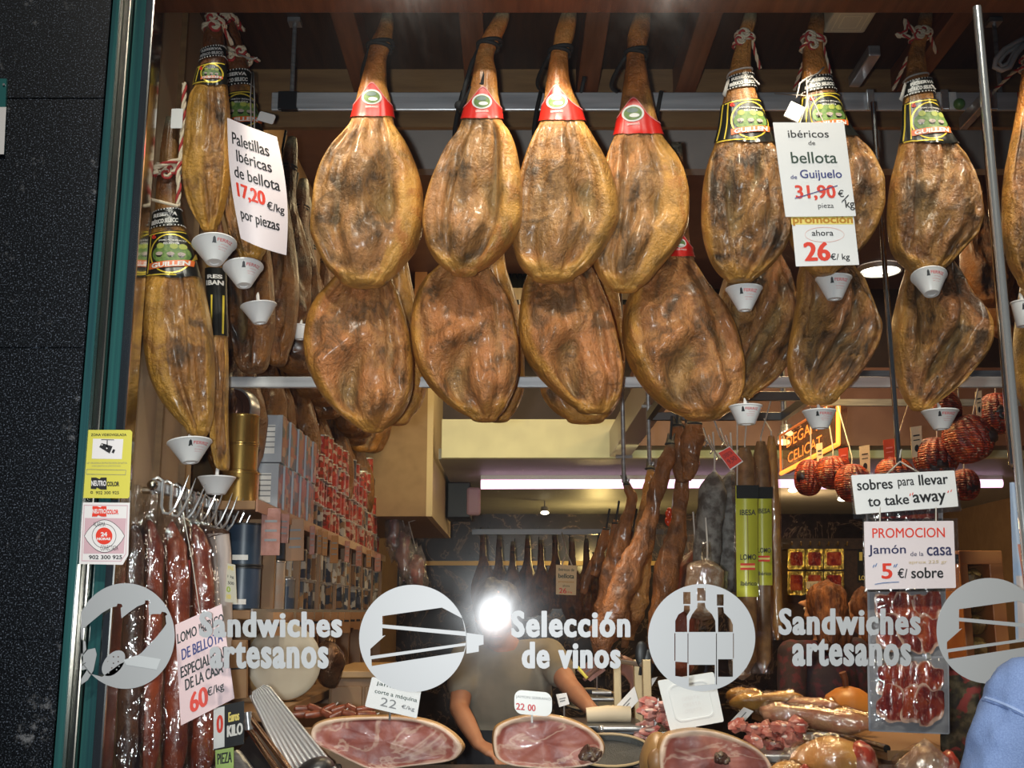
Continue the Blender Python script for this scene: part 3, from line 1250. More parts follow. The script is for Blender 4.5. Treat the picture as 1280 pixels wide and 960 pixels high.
def ham_thing(label, ham, material, group, nr=96, ns=72, name='cured_ham'):
    cx, w = ham.edge((ham.y0 + ham.y1) / 2)
    root = thing(name, label, 'ham', P(cx, ham.y1, ham.Y), group)
    ham.build('meat', material, root, nr, ns)
    return root

G_S, G_L, G_I, G_P = 'hams with red labels in the window', 'lower row of hams in the window', 'black labelled hams in the window', 'hams hanging along the left wall'
YU, YL, YB = 2.99, 3.16, 3.47
# ---- four upper hams with red collars
U1 = Ham([(12, 480, 488), (25, 476, 492), (37, 472, 491.5), (50, 465.6, 490), (59, 462.5, 487.5), (75, 459, 483), (94, 454, 483), (109, 450, 484), (125, 446, 488), (144, 442, 491), (156, 438, 493), (169, 430, 500), (181, 420, 508), (200, 408, 517), (219, 399, 524), (244, 393, 529), (269, 391, 530), (290, 389, 527), (311, 396, 520), (332, 407, 504), (345, 419, 492), (352, 426, 483), (359.5, 447, 462)], YU, 3.1, feats=UP_F, fb=.62, damp=(105, 154))
h = ham_thing('smooth tan ham with red oval label, leftmost of the four red labelled upper hams', U1, H_SER, G_S)
red_label(U1, h, 111, 152, 467, 130)
hang_black(U1, h, 57)
U2 = Ham([(8, 625, 636), (19, 619, 637), (31, 612.5, 634), (47, 603, 627), (56, 600, 622), (72, 595, 617), (94, 591, 621), (116, 587, 622.5), (131, 583, 625), (153, 577, 628), (169, 571, 637.5), (187, 558, 645), (212, 546, 650), (237, 536, 653), (262, 530, 653.5), (281, 528, 652), (299, 531, 643), (317, 539, 629), (331, 550, 613), (340, 563, 597), (346, 577, 583)], YU - .03, 9.4, feats=UP_F, fb=.50, damp=(110, 156))
h = ham_thing('ham with red label and black cord tangled round its shank, second from the left', U2, H_SER, G_S)
red_label(U2, h, 116, 154, 603, 135)
hang_black(U2, h, 55)
m = MB()
m.tube([P(x, y, Y) for x, y, Y in ((601, 58, 2.97), (590, 78, 2.96), (582, 105, 2.96), (577, 128, 2.99), (574, 140, 3.0), (578, 131, 2.96), (590, 110, 2.945), (603, 105, 2.93), (605, 88, 2.935), (612, 64, 2.95), (610, 56, 2.95))], .0065, 8)
m.ball(P(574, 132, 2.98), .014)
mk('cord_knot', m, ROPEBLK, h, 'all', label='black knotted cord')
U3 = Ham([(9, 708, 717), (19, 701, 721), (31, 697, 720), (44, 693, 718), (58, 691, 713), (69, 688, 710), (94, 684, 711), (116, 681, 716), (137, 678, 725), (156, 674, 731), (175, 665, 741), (200, 655, 755), (225, 648, 766), (250, 643, 772), (275, 640.5, 773), (299, 640, 763), (318, 644, 751), (335, 652, 736), (346, 664, 719), (353, 680, 700)], YU + .015, 15.2, feats=UP_F, fb=.55, damp=(108, 158))
h = ham_thing('golden ham with red label, third from the left, fat along its right edge', U3, H_SER, G_S)
red_label(U3, h, 114, 157, 696, 135, 9.5)
hang_black(U3, h, 63)
U4 = Ham([(9, 798, 810), (19, 793, 813), (34, 787.5, 812.5), (50, 784, 810), (61, 784, 807), (72, 783, 805.5), (94, 780.5, 809), (116, 777.5, 813), (134, 775, 817), (156, 771, 822.5), (170, 768, 827), (187, 761, 836), (203, 756, 847), (225, 752, 856), (250, 747, 860.5), (275, 743, 860), (300, 741, 852), (322, 741, 836), (340, 746, 821), (352, 753, 811), (361, 765, 798), (366, 778, 786)], YU + .07, 21.7, feats=UP_F, fb=.42, damp=(124, 176))
h = ham_thing('ham with red label set lowest, right end of the four red labelled upper hams', U4, H_SER, G_S)
red_label(U4, h, 130, 174, 790, 150, 10)
hang_black(U4, h, 66)

# ---- four lower hams
L1 = Ham([(170, 455, 470), (230, 450, 478), (300, 440, 484), (340, 425, 489), (355, 414, 492), (368, 403, 498), (383, 392, 503), (405, 384, 509), (430, 381, 514), (455, 384, 516.5), (480, 394, 516), (499, 406, 512), (515, 421, 504), (528, 437, 493), (537, 452, 480), (541, 464, 470)], YL, 31.1, feats=LO_F, side=-1, fb=.72, shank=(.22, .34))
h = ham_thing('greenish brown ham with a deep hollow, leftmost of the lower row of big hams', L1, H_LOW, G_L)
hang_black(L1, h, 215)
L2 = Ham([(170, 590, 606), (230, 580, 612), (300, 562, 617), (336, 546, 614), (352, 531, 622), (367, 522, 631), (386, 516, 640), (411, 513.5, 645), (436, 515.6, 648.5), (461, 523, 648.5), (481, 535, 645), (498, 551, 638), (512, 569, 631), (522, 588, 622), (528, 603, 611)], YL, 37.9, feats=LO_F, side=-1, fb=.74, shank=(.22, .34))
h = ham_thing('ham with orange pink flesh, second from the left in the lower row', L2, H_LOW, G_L)
hang_black(L2, h, 215)
L3 = Ham([(170, 690, 706), (230, 682, 712), (310, 672, 728), (340, 662, 741), (350, 657, 747), (362, 653, 752), (383, 650, 760), (405, 648, 767), (427, 650, 772), (449, 658, 776.5), (467, 670, 779), (486, 688, 777.5), (500, 704, 773), (511, 720, 765), (518, 736, 752)], YL, 44.3, feats=LO_F, side=-1, fb=.72, shank=(.22, .34))
h = ham_thing('ham with pink ridges and a dark hollow, third from the left in the lower row', L3, H_LOW, G_L)
hang_black(L3, h, 215)
L4 = Ham([(180, 838, 852), (250, 835, 857), (305, 832, 862), (313, 826, 863.5), (327, 815, 867), (349, 799, 878), (365, 788, 889), (383, 781, 903), (405, 777.5, 915), (427, 779, 922.5), (449, 784, 927.5), (467, 793, 929.5), (484, 804, 929), (500, 819, 924), (512, 836, 915), (521, 855, 902), (526, 870, 888)], YL + .07, 52.8, feats=LO_F, side=-1, fb=.78, shank=(.36, .44), kd=.6, damp=(292, 326))
h = ham_thing('largest ham of the lower row, broad pinkish flesh with red label half hidden above', L4, H_LOW, G_L)
red_label(L4, h, 296, 325, 847, 309, 6)
hang_black(L4, h, 225)
# ---- hams of the row behind
for i, (rows, lab) in enumerate((
        ([(200, 484, 500), (300, 474, 506), (350, 462, 514), (400, 446, 525), (440, 440, 531.5), (480, 444, 534), (505, 458, 527), (522, 476, 513), (532, 490, 502)], 'ham mostly hidden behind the leftmost lower ham, pale rind showing'),
        ([(200, 600, 620), (330, 590, 632), (380, 578, 647), (430, 572, 655), (480, 578, 656), (508, 592, 648), (522, 608, 638), (528, 616, 630)], 'ham mostly hidden behind the second lower ham, thin rind edge showing'),
        ([(200, 735, 750), (300, 722, 757), (350, 705, 769), (400, 684, 778), (450, 672, 781), (490, 676, 777), (512, 690, 768), (524, 708, 756), (530, 722, 742)], 'ham mostly hidden behind the third lower ham, yellow rind rim below it'))):
    hm = Ham(rows, YB, 60.3 + 5 * i, side=1, fb=-.2, shank=(.25, .36))
    h = ham_thing(lab, hm, H_LOW, 'back row of hams behind the lower hams', 48, 36)
    hang_black(hm, h, 225, rail=RAILZ + .05)

# ---- black labelled hams on the right
I1 = Ham([(12, 932, 946), (28, 927, 945), (37, 924, 942), (53, 920.6, 939), (66, 917, 938), (81, 913.5, 938), (94, 910.6, 939.5), (109, 908, 942.5), (125, 904, 946), (141, 901, 951), (162, 898, 959), (181, 893, 966), (200, 886, 972), (225, 880, 979), (250, 877.5, 984), (275, 877, 986.5), (294, 879, 986), (311, 883, 980.5), (327, 889, 969), (340, 897, 956), (349, 907, 943), (354, 919, 930)], YU, 71.3, feats=IB_F, fb=.93, rough=1.5, shank=(.30, .42), damp=(95, 186))
h = ham_thing('dark wrinkled ham with black and gold label, left of the tall white price sign', I1, H_IBE, G_I)
black_label(I1, h, 925, 98, (132, 184))
hang_rope(I1, h, 46, ((10, 40),), end=(I1.surf(930, 46).x, 3.235, RAILZ + .03))
I2 = Ham([(6, 1017, 1030), (19, 1013, 1032), (31, 1010, 1031), (47, 1005.5, 1028), (62, 1004, 1028), (81, 1003.3, 1031.5), (97, 1002.5, 1036), (112, 1002, 1041), (125, 1001, 1046), (150, 997, 1054), (169, 994, 1066), (187, 991, 1080), (212, 987, 1093), (237, 985, 1101.5), (256, 984, 1102.5), (281, 985, 1096), (300, 988, 1086), (316, 995, 1073), (331, 1004, 1059), (341, 1014, 1044), (345, 1024, 1033)], YU, 78.8, feats=IB_F, fb=.9, rough=1.5, shank=(.28, .40), damp=(98, 178))
h = ham_thing('dark ham behind the tall white price sign, pale trotter and rope above it', I2, H_IBE, G_I)
black_label(I2, h, 1025, 101, (124, 176))
hang_rope(I2, h, 50, ((10, 42),), end=(I2.surf(1018, 50).x, 3.235, RAILZ + .03))
m = MB()
m.box((-.022, -.003, -.025), (.022, .003, .025), M=Matrix.Translation(P(993, 140, 2.93)) @ Matrix.Rotation(R(28), 4, 'Y'))
mk('tag', m, WHITE, h, label='white plastic tag')
m = MB()
m.tube([P(996, 122, 2.925), P(1000, 104, 2.94), P(1010, 97, 2.945), P(1022, 92, 2.95), P(1030, 84, 2.96)], .0025, 6)
m.tube([P(1008, 97, 2.945), P(1010, 130, 2.93), P(1013, 152, 2.92)], .002, 6)
mk('tie', m, STRING, h, 'all', label='pale plastic tie')
I3 = Ham([(8, 1152, 1165), (22, 1149, 1165), (37, 1146, 1163), (50, 1141, 1158), (66, 1136, 1155), (81, 1134, 1156.5), (94, 1132.5, 1158), (106, 1131, 1163), (125, 1129.5, 1165.5), (141, 1128, 1171), (162, 1127, 1181.5), (181, 1124, 1193), (200, 1120, 1205), (225, 1114, 1216), (250, 1111, 1223), (269, 1110, 1225), (294, 1111.5, 1219), (312, 1115, 1204), (328, 1125, 1190), (338, 1137, 1178), (343, 1148, 1166)], YU, 86.4, feats=IB_F, fb=.9, rough=1.5, shank=(.30, .40), damp=(101, 186))
h = ham_thing('dark ham with black and gold label, between the thin steel rod and the chrome pole', I3, H_IBE, G_I)
black_label(I3, h, 1148, 104, (131, 184))
hang_rope(I3, h, 40, ((8, 26),), end=(I3.surf(1150, 46).x, 3.235, RAILZ + .03))
m = MB()
twist(m, [P(1146, 42, 2.96), P(1136, 32, 2.95), P(1131, 24, 2.95), P(1133, 38, 2.95), P(1124, 46, 2.95), P(1120, 42, 2.95), P(1138, 47, 2.95)], .0055)
mk('rope_loop', m, [ROPEW, ROPER], h, 'all')
for hm, yy in ((I1, 92), (I3, 98)):
    m = MB()
    loopcord(m, hm, yy, -3, .0028)
    cx, w = hm.edge(yy)
    m.tube([P(cx + w, yy + 3, 2.97), P(cx + w + 10, yy + 14, 2.95)], .0025, 6)
    V = [P(cx - w - 1, yy + 4, 2.96), P(cx - w - 8, yy + 26, 2.95), P(cx - w - 4, yy + 29, 2.95), P(cx - w + 1, yy + 8, 2.955)]
    m.add(V + [v + Vector((0, .002, 0)) for v in V], [(0, 1, 2, 3), (7, 6, 5, 4), (0, 4, 5, 1), (1, 5, 6, 2), (2, 6, 7, 3), (3, 7, 4, 0)])
    par = [o for o in bpy.data.objects if o.type == 'EMPTY' and o.get('label') == ('dark wrinkled ham with black and gold label, left of the tall white price sign' if hm is I1 else 'dark ham with black and gold label, between the thin steel rod and the chrome pole')][0]
    mk('tie', m, STRING, par, 'all', label='pale plastic tie')

IL1 = Ham([(170, 930, 945), (250, 925, 957), (320, 915, 975), (342, 907, 984), (367, 899, 993), (392, 893, 1000), (411, 890, 1003), (430, 889, 1000.5), (449, 890, 991), (465, 893, 978), (482, 899, 961), (494, 908, 942), (501, 918, 928)], YL + .15, 92.6, feats=IL_F, fb=.95, rough=1.7, shank=(.25, .36))
h = ham_thing('dark ham with rib cavity in the lower row, beside the largest pink ham', IL1, H_IBE, 'lower dark hams in the window', 64, 56)
hang_rope(IL1, h, 225, end=(IL1.surf(937, 225).x, 3.235, RAILZ + .02))
IL2 = Ham([(170, 1018, 1035), (250, 1010, 1047), (320, 1002, 1062), (336, 999, 1067), (352, 996, 1079), (374, 996, 1087.5), (392, 993, 1094), (411, 990, 1099.5), (430, 986.5, 1096), (449, 984.5, 1087), (467, 986, 1075), (484, 991, 1060), (497, 1000, 1047), (506, 1013, 1033)], YL, 99.5, feats=IL_F, fb=.9, rough=1.7, shank=(.25, .36))
h = ham_thing('dark glossy ham below the tall white price sign, black patches on its flesh', IL2, H_IBE, 'lower dark hams in the window', 64, 56)
hang_rope(IL2, h, 225, end=(IL2.surf(1027, 225).x, 3.235, RAILZ + .02))
IL3 = Ham([(170, 1142, 1160), (250, 1140, 1166), (320, 1135, 1185), (342, 1131, 1196), (358, 1126, 1204), (374, 1122, 1212), (392, 1118, 1227), (411, 1115.5, 1235), (426, 1115, 1235.5), (444, 1116, 1229), (461, 1119, 1217), (480, 1123, 1201), (496, 1129, 1182), (508, 1137, 1165), (514, 1146, 1154)], YL, 107.1, feats=IL_F, fb=.9, rough=1.7, shank=(.25, .36))
h = ham_thing('dark ham with ridge and hollow in the lower row, right of thin steel rod', IL3, H_IBE, 'lower dark hams in the window', 64, 56)
hang_rope(IL3, h, 225, end=(IL3.surf(1151, 225).x, 3.235, RAILZ + .02))
RU = Ham([(60, 1282, 1300), (100, 1277, 1304), (150, 1270, 1318), (180, 1264, 1330), (215, 1257, 1340), (250, 1254, 1345), (290, 1254, 1340), (325, 1260, 1326), (350, 1272, 1310), (362, 1284, 1298)], YU, 113.5, feats=IB_F, fb=.95, rough=1.5)
h = ham_thing('ham beyond the chrome pole at the right edge of the window, upper row', RU, H_IBE, G_I, 56, 48)
hang_rope(RU, h, 76, end=(RU.surf(1290, 80).x, 3.235, RAILZ + .03))
RL = Ham([(170, 1290, 1308), (320, 1282, 1322), (380, 1273, 1335), (430, 1268, 1342), (480, 1270, 1338), (515, 1282, 1322), (530, 1294, 1310)], YL, 119.5, feats=LO_F, fb=-.1, side=-1)
h = ham_thing('yellow skinned ham beyond the chrome pole, lower row, cup hung in front of it', RL, H_SHO, 'lower dark hams in the window', 48, 40)
hang_rope(RL, h, 225, end=(RL.surf(1299, 225).x, 3.235, RAILZ + .02))

# ---- shoulders hanging along the reveal on the left
SIDEX = -.955


def side_end(px, py, Y):
    return (P(px, py, Y) + Vector((-.03, .03, .03)))


LA = Ham([(22, 262, 276), (35, 258, 278), (50, 255, 280), (65, 254, 281), (80, 252, 282), (110, 245, 284), (140, 238, 287), (170, 234, 288), (200, 232, 288), (225, 231, 286), (250, 235, 282), (270, 243, 277), (284, 252, 271), (291, 258, 266)], 2.93, 131.2, feats=((.05, .6, .12, .8, 0, -.012), (-.3, .8, .2, .12, 30, -.012)), side=-1, fb=-.05, shank=(.26, .34), kd=.9, rough=.8, damp=(60, 114))
h = ham_thing('yellow fat sided shoulder ham in black wrapper, left of the slanted paper sign', LA, H_SHO, G_P)
black_label(LA, h, 268, 64, (86, 112), .8)
hang_rope(LA, h, 26, ((14, 30),), .0065)
LB = Ham([(-14, 258, 284), (10, 261, 289), (28, 265, 294), (45, 270, 300), (60, 274, 305), (80, 279, 310), (100, 280, 313), (120, 281, 317), (150, 280, 324), (190, 278, 336), (230, 278, 344), (270, 282, 345), (300, 290, 339), (320, 300, 328), (328, 308, 320)], 3.22, 139.9, feats=IB_F, fb=.4, shank=(.36, .46), kd=.8, hoof=.04, damp=(92, 172))
h = ham_thing('thick legged shoulder ham in ropes behind the slanted paper sign, black neck band', LB, H_SHO, G_P)
black_label(LB, h, 296, 94, (122, 170), 1.1)
hang_rope(LB, h, 24, ((12, 14), (10, 40)), .008)
hang_rope(LB, h, 70, ((16, 6),), .0075)
m = MB()
m.tube([P(298, 68, 3.16), P(315, 74, 3.15), P(322, 72, 3.15)], .003, 6)
m.tube([P(315, 90, 3.15), P(313, 120, 3.12), P(314, 160, 3.1)], .002, 6)
m.tube([P(317, 90, 3.15), P(318, 120, 3.12), P(318, 160, 3.1)], .002, 6)
mk('tie', m, STRING, h, 'all', label='pale strings')
m = MB()
plate(m, [rrect(-.026, -.015, .026, .015, .006)], lambda x, y, d: P(333, 147, 3.12) + Vector((x * .92 - y * .3, d, -y * .95 - x * .28)), .003)
mk('tag', m, WHITE, h, label='white barcode tag')
LC = Ham([(148, 208, 222), (165, 205, 222.5), (185, 202, 222), (205, 200, 222), (230, 196.5, 223), (265, 195, 226), (285, 192, 230), (300, 190, 236), (330, 187, 246), (355, 184, 253), (380, 182, 259), (410, 181.5, 264), (440, 184, 266.5), (470, 189, 267.5), (500, 202, 267), (520, 217, 265.5), (536, 233, 261.5), (546, 246, 254)], 2.93, 147.3, feats=((.1, .62, .10, .8, 0, -.012), (-.35, .8, .25, .2, 0, .010), (.45, .75, .08, .6, 5, -.010)), side=-1, fb=.12, shank=(.30, .42), kd=.85, rough=1.1, hoof=.03, damp=(208, 354))
h = ham_thing('long shoulder ham with black and gold label, lowest beside the steel frame', LC, H_SHO, G_P)
black_label(LC, h, 210, 266, (296, 352), 1.3)
hang_rope(LC, h, 212, ((-20, 12),), .0065)
m = MB()
twist(m, [P(231, 104, 2.9), P(230, 125, 2.9), P(229, 150, 2.9), P(227, 180, 2.9), P(226, 200, 2.89), P(222, 215, 2.88), P(224, 235, 2.89), P(222, 258, 2.9)], .0065)
twist(m, [P(226, 200, 2.89), P(212, 203, 2.87), P(200, 207, 2.87), P(188, 212, 2.87), P(182, 216, 2.87), P(188, 219, 2.86), P(198, 214, 2.86)], .0065)
m.tube([P(179, 247, 2.87), P(200, 252, 2.865), P(223, 258, 2.87)], .0045, 6, 0)
mk('rope_tail', m, [ROPEW, ROPER], h, 'all', label='red and white twisted rope')
m = MB()
plate(m, [rrect(-.016, -.029, .016, .029, .003)], lambda x, y, d: P(221, 148, 2.885) + Vector((x, d, -y)), .002)
mk('tag', m, WHITE, h, label='white tag')
LD = Ham([(270, 264, 276), (310, 260, 282), (345, 259, 282), (380, 262, 282.5), (420, 264, 284), (460, 264, 285.5), (500, 263.5, 285), (535, 264, 285), (560, 266, 286), (578, 270, 287), (588, 276, 285)], 3.12, 155.8, feats=((.2, .6, .12, .8, 0, -.008),), side=-1, fb=.3, shank=(.1, .2), kd=1.0, hoof=.01, damp=(336, 424))
h = ham_thing('thin edge-on shoulder ham in black and gold sleeve right of the lowest left ham', LD, H_SHO, G_P, 60, 40)
m = MB()


def _fn(a, c):
    s = math.cos(math.pi * (1 - a))
    y = lerp(338, 422, c)
    cx, w = LD.edge(y)
    return cx + w * s * .999, y


patch(m, LD, _fn, 20, 12, .005)
o = mk('sleeve', m, LBLK, h, 'all', label='black printed sleeve')
m = MB()
text_on(m, LD, 'RES', 264, 347, 279, 352, .0064, 0, .04)
text_on(m, LD, 'IBAN', 263, 354, 280, 360, .0064, 0, .04)
mk('lettering', m, LWHT, o)
m = MB()
for x in (268, 279):
    patch(m, LD, lambda a, c: (x + a * 1.6, lerp(372, 420, c)), 3, 8, .0066)
mk('gold_stripe', m, LGOLD, o, 'all')
for i, (rows, Y, lab) in enumerate((
        ([(185, 296, 318), (250, 290, 328), (300, 287, 336), (350, 286, 342), (400, 288, 344), (440, 294, 338), (466, 306, 326)], 3.42, 'brown shoulder ham behind the hanging cups, nearest the thin edge-on ham'),
        ([(170, 322, 342), (230, 316, 355), (300, 314, 368), (360, 316, 374), (410, 322, 370), (445, 334, 360), (458, 342, 352)], 3.60, 'brown shoulder ham behind the slanted paper sign, above lower rail'))):
    hm = Ham(rows, Y, 163.1 + 7 * i, feats=IB_F, fb=.5, shank=(.1, .25), kd=.7)
    ham_thing(lab, hm, H_FAR, G_P, 48, 40)

# ---- rows of hams hanging along the side wall
proto = Ham([(0, -7, 7), (20, -11, 10), (45, -13, 11), (90, -15, 13), (130, -20, 17), (160, -33, 28), (190, -46, 42), (225, -56, 53), (260, -58, 56), (300, -50, 50), (330, -34, 36), (348, -10, 12)], 3.0, 170.9, feats=UP_F, fb=.35, rough=1.4)


class _Flat(Ham):
    def at(s, a, py, off=0, front=None, rel=True):
        p, r, sh, ho = Ham.at(s, a, py, off, front, rel)
        cx, w = s.edge(py)
        k = .0022
        q = p.y - s.Y
        return Vector(((cx + w * math.cos(a)) * k, q, (348 - py) * k)), r, sh, ho


wall_labels = []


def wall_ham(seed):
    f = _Flat(proto.rows, 3.0, seed, feats=UP_F, fb=.3, rough=1.5, kd=.62)
    root = thing('wall_ham', '', 'ham', (0, 0, 0), G_P)
    f.build('meat', H_FAR, root, 44, 36)
    m = MB()
    for q in (0, .012):
        m.tube([Vector((.028 * math.cos(a * .524), .026 * math.sin(a * .524), .64 + q)) for a in range(13)], .005, 6)
    m.tube([Vector((0, .02, .65)), Vector((-.01, .03, .72)), Vector((0, .03, .80))], .005, 6)
    mk('hanging_cord', m, ROPEBLK, root, 'all')
    return root


protos = [wall_ham(181.0), wall_ham(193.3), wall_ham(207.9)]
first = [True] * 3
rnd = random.Random(5)
n = 0
for lvl, (z, y0, y1, st, xx) in enumerate(((2.50, 3.78, 7.0, .25, -.84), (2.06, 3.72, 6.9, .27, -.94))):
    Y = y0
    k = 0
    while Y < y1:
        i = n % 3
        loc = (xx + rnd.uniform(-.03, .03), Y, z + rnd.uniform(-.04, .04))
        rot = (rnd.uniform(-.05, .05), rnd.uniform(-.05, .05), R(rnd.uniform(38, 75)))
        lab = ('aged brown ham hanging along the side wall in the upper row, seen from its edge', 'aged brown ham hanging along the side wall above the tins, in the lower row')[lvl]
        if first[i]:
            o = protos[i]
            o.location, o.rotation_euler, o['label'] = loc, rot, lab
            first[i] = False
        else:
            o = dup(protos[i], loc, lab, None, rot)
        o['group'] = ('upper row of aged hams along the side wall', 'lower row of aged hams along the side wall')[lvl]
        Y += st
        n += 1
        k += 1

# ---------------------------------------------------------------- rails and rods
rail_b = b = thing('hanging_rail', 'wide flat steel rail behind the shanks of the upper hams', 'rail', (0.2, 3.26, RAILZ))
m = MB()
m.box((P(340, 128, 3.26).x, 3.25, RAILZ - .030), (3.9, 3.262, RAILZ + .030), bev=.003)
mk('bar', m, STEELR, b)
m = MB()
m.box((P(349, 128, 3.26).x, 3.238, RAILZ - .032), (P(372, 128, 3.26).x, 3.25, RAILZ + .028), bev=.002)
m.box((P(351, 142, 3.24).x, 3.232, RAILZ - .036), (P(372, 142, 3.24).x, 3.25, RAILZ - .031))
mk('bracket', m, DARKMET, b)
for px in (366, 806, 1248):
    m = MB()
    x = P(px, 90, 3.27).x
    m.tube([(x, 3.27, RAILZ + .02), (x, 3.27, 3.45)], .007, 8)
    m.box((x - .02, 3.25, 3.435), (x + .02, 3.29, 3.45))
    mk('support_rod', m, STEEL, b, True)
for px in (1087, 1180, 1240):
    m = MB()
    x = P(px, 128, 3.25).x
    m.box((x - .012, 3.236, RAILZ - .034), (x + .012, 3.25, RAILZ + .034), bev=.003)
    mk('bracket', m, CHROME, b)
z2 = P(640, 478, 3.42).z
m = MB()
m.box((P(283, 478, 3.42).x, 3.41, z2 - .017), (3.9, 3.43, z2 + .017), bev=.003)
mk('lower_rail', m, STEELR, None, label='narrow steel rail behind the lower row of hams', cat='rail')
m = MB()
x = .35 * 3.06
r1 = thing('hook_rod', 'thin steel rod hanging from the rail between the dark hams, signs hung on its end', 'rod', (x, 3.06, P(1124, 585, 3.06).z))
m.tube([P(1091, 128, 3.06), P(1124, 582, 3.06)], .0075, 10)
mk('rod', m, POLISH, r1, True)
m = MB()
m.box((x - .018, 3.045, RAILZ - .02 + .1), (x + .018, 3.25, RAILZ + .045), bev=.004)
mk('clamp', m, STEEL, r1)
r2 = thing('hook_rod', 'thin steel rod close beside the chrome pole at the right', 'rod', P(1265, 580, 3.1))
m = MB()
a, c = P(1228, 128, 3.1), P(1264, 580, 3.1)
m.tube([a, c, c + Vector((.004, -.012, -.012))], .0075, 10)
mk('rod', m, POLISH, r2, True)
m = MB()
m.box((a.x - .012, 3.09, a.z - .02), (a.x + .012, 3.25, a.z + .02), bev=.003)
mk('clamp', m, STEEL, r2)
r3 = thing('chrome_pole', 'bright chrome vertical pole behind the glass near the right edge', 'pole', (1.255, 2.76, 1.165))
m = MB()
m.tube([(1.255, 2.76, 1.165), (1.255, 2.76, 3.2)], .0115, 16)
mk('tube', m, CHROME, r3, True)
m = MB()
m.lathe([(.03, 0), (.03, .008), (.014, .012), (.013, .03)], (1.255, 2.76, 1.165), 20)
mk('base_flange', m, STEEL, r3, True)
m = MB()
a, c = P(1163, 128, 3.247), P(1196, 128, 3.247)
m.box((a.x, 3.245, RAILZ - .028), (c.x, 3.2495, RAILZ + .028), bev=.001)
o = mk('white_plate', m, WHITE, b, label='white plate with green knob on the rail')
m = MB()
m.ball(P(1199, 130, 3.24), .018)
mk('knob', m, mat('green_knob', (.10, .22, .06), .35), o, True)
# grey straps looped at the far right
m = MB()
m.tube([P(x, y, 3.02) for x, y in ((1284, 46), (1272, 52), (1255, 62), (1245, 74), (1243, 84), (1252, 88), (1262, 84), (1270, 68), (1280, 56), (1290, 50))], .008, 8)
m.tube([P(x, y, 3.03) for x, y in ((1284, 52), (1270, 58), (1256, 68), (1249, 78), (1252, 83), (1260, 79), (1268, 64), (1282, 52))], .006, 8)
m.tube([P(1288, 48, 3.03), P(1292, 70, 3.2), Vector((P(1292, 70, 3.2).x, 3.24, RAILZ))], .007, 8)
mk('strap_loop', m, mat('grey_strap', (.42, .40, .40), .5), None, 'all', label='grey looped strap hanging from the rail at the upper right', cat='strap')
# emergency lamp on the bay ceiling
c = P(1074, 8, 2.93)
e = thing('ceiling_lamp_box', 'beige square lamp box fixed on the timber header above the price sign', 'lamp', c)
zb = P(1073, 20, 2.90).z
x0, x1 = P(1040, 20, 2.90).x, P(1094, 20, 2.90).x
m = MB()
m.box((x0, 2.865, zb), (x1, 3.0, zb + .09), bev=.008)
mk('housing', m, mat('beige_plastic', (.56, .50, .36), .45), e)
m = MB()
for q in (.018, .034):
    V, F = shape2d([rrect(x0 + q, 2.865 + q, x1 - q, 3.0 - q, .004), rrect(x0 + q + .003, 2.868 + q, x1 - q - .003, 2.997 - q, .003)])
    m.add([(x, y, zb - .0015) for x, y in V], F)
mk('moulding', m, mat('beige_line', (.74, .66, .46), .4), e)

# ---------------------------------------------------------------- signs and stickers


class Card:
    """A card with four corners (TL, TR, BR, BL in photo pixels, each at its depth); s runs right, t runs down."""

    def __init__(s, px, Y, bend=None):
        Y = Y if isinstance(Y, (tuple, list)) else [Y] * 4
        s.c = [P(p[0], p[1], y) for p, y in zip(px, Y)]
        s.bend = bend
        n = (s.c[1] - s.c[0]).cross(s.c[3] - s.c[0]).normalized()
        s.n = n if n.y < 0 else -n

    def at(s, u, v, off=0.0):
        p = s.c[0].lerp(s.c[1], u).lerp(s.c[3].lerp(s.c[2], u), v)
        if s.bend:
            p = p + s.bend(u, v)
        return p + s.n * off

    def wh(s):
        return (s.c[1] - s.c[0]).length, (s.c[3] - s.c[0]).length


def card_panel(m, C, t=.0022, r=.0, n=1, mi=0, off=0.0):
    if C.bend or r <= 0:
        k = 14 if C.bend else 1
        a = len(m.v)
        for o in (off, off - t):
            m.add([C.at(i / k, j / k, o) for j in range(k + 1) for i in range(k + 1)],
                  [(j * (k + 1) + i, j * (k + 1) + i + 1, (j + 1) * (k + 1) + i + 1, (j + 1) * (k + 1) + i) for j in range(k) for i in range(k)], mi)
        B = [(i / k, 0) for i in range(k)] + [(1, i / k) for i in range(k)] + [(1 - i / k, 1) for i in range(k)] + [(0, 1 - i / k) for i in range(k)]
        L = len(B)
        m.add([C.at(u, v, off) for u, v in B] + [C.at(u, v, off - t) for u, v in B], [(i, (i + 1) % L, L + (i + 1) % L, L + i) for i in range(L)], mi)
    else:
        w, h = C.wh()
        L = [(x / w, y / h) for x, y in rrect(0, 0, w, h, r)]
        plate(m, [L], lambda x, y, d: C.at(x, y, off - d), t, mi)
    return m


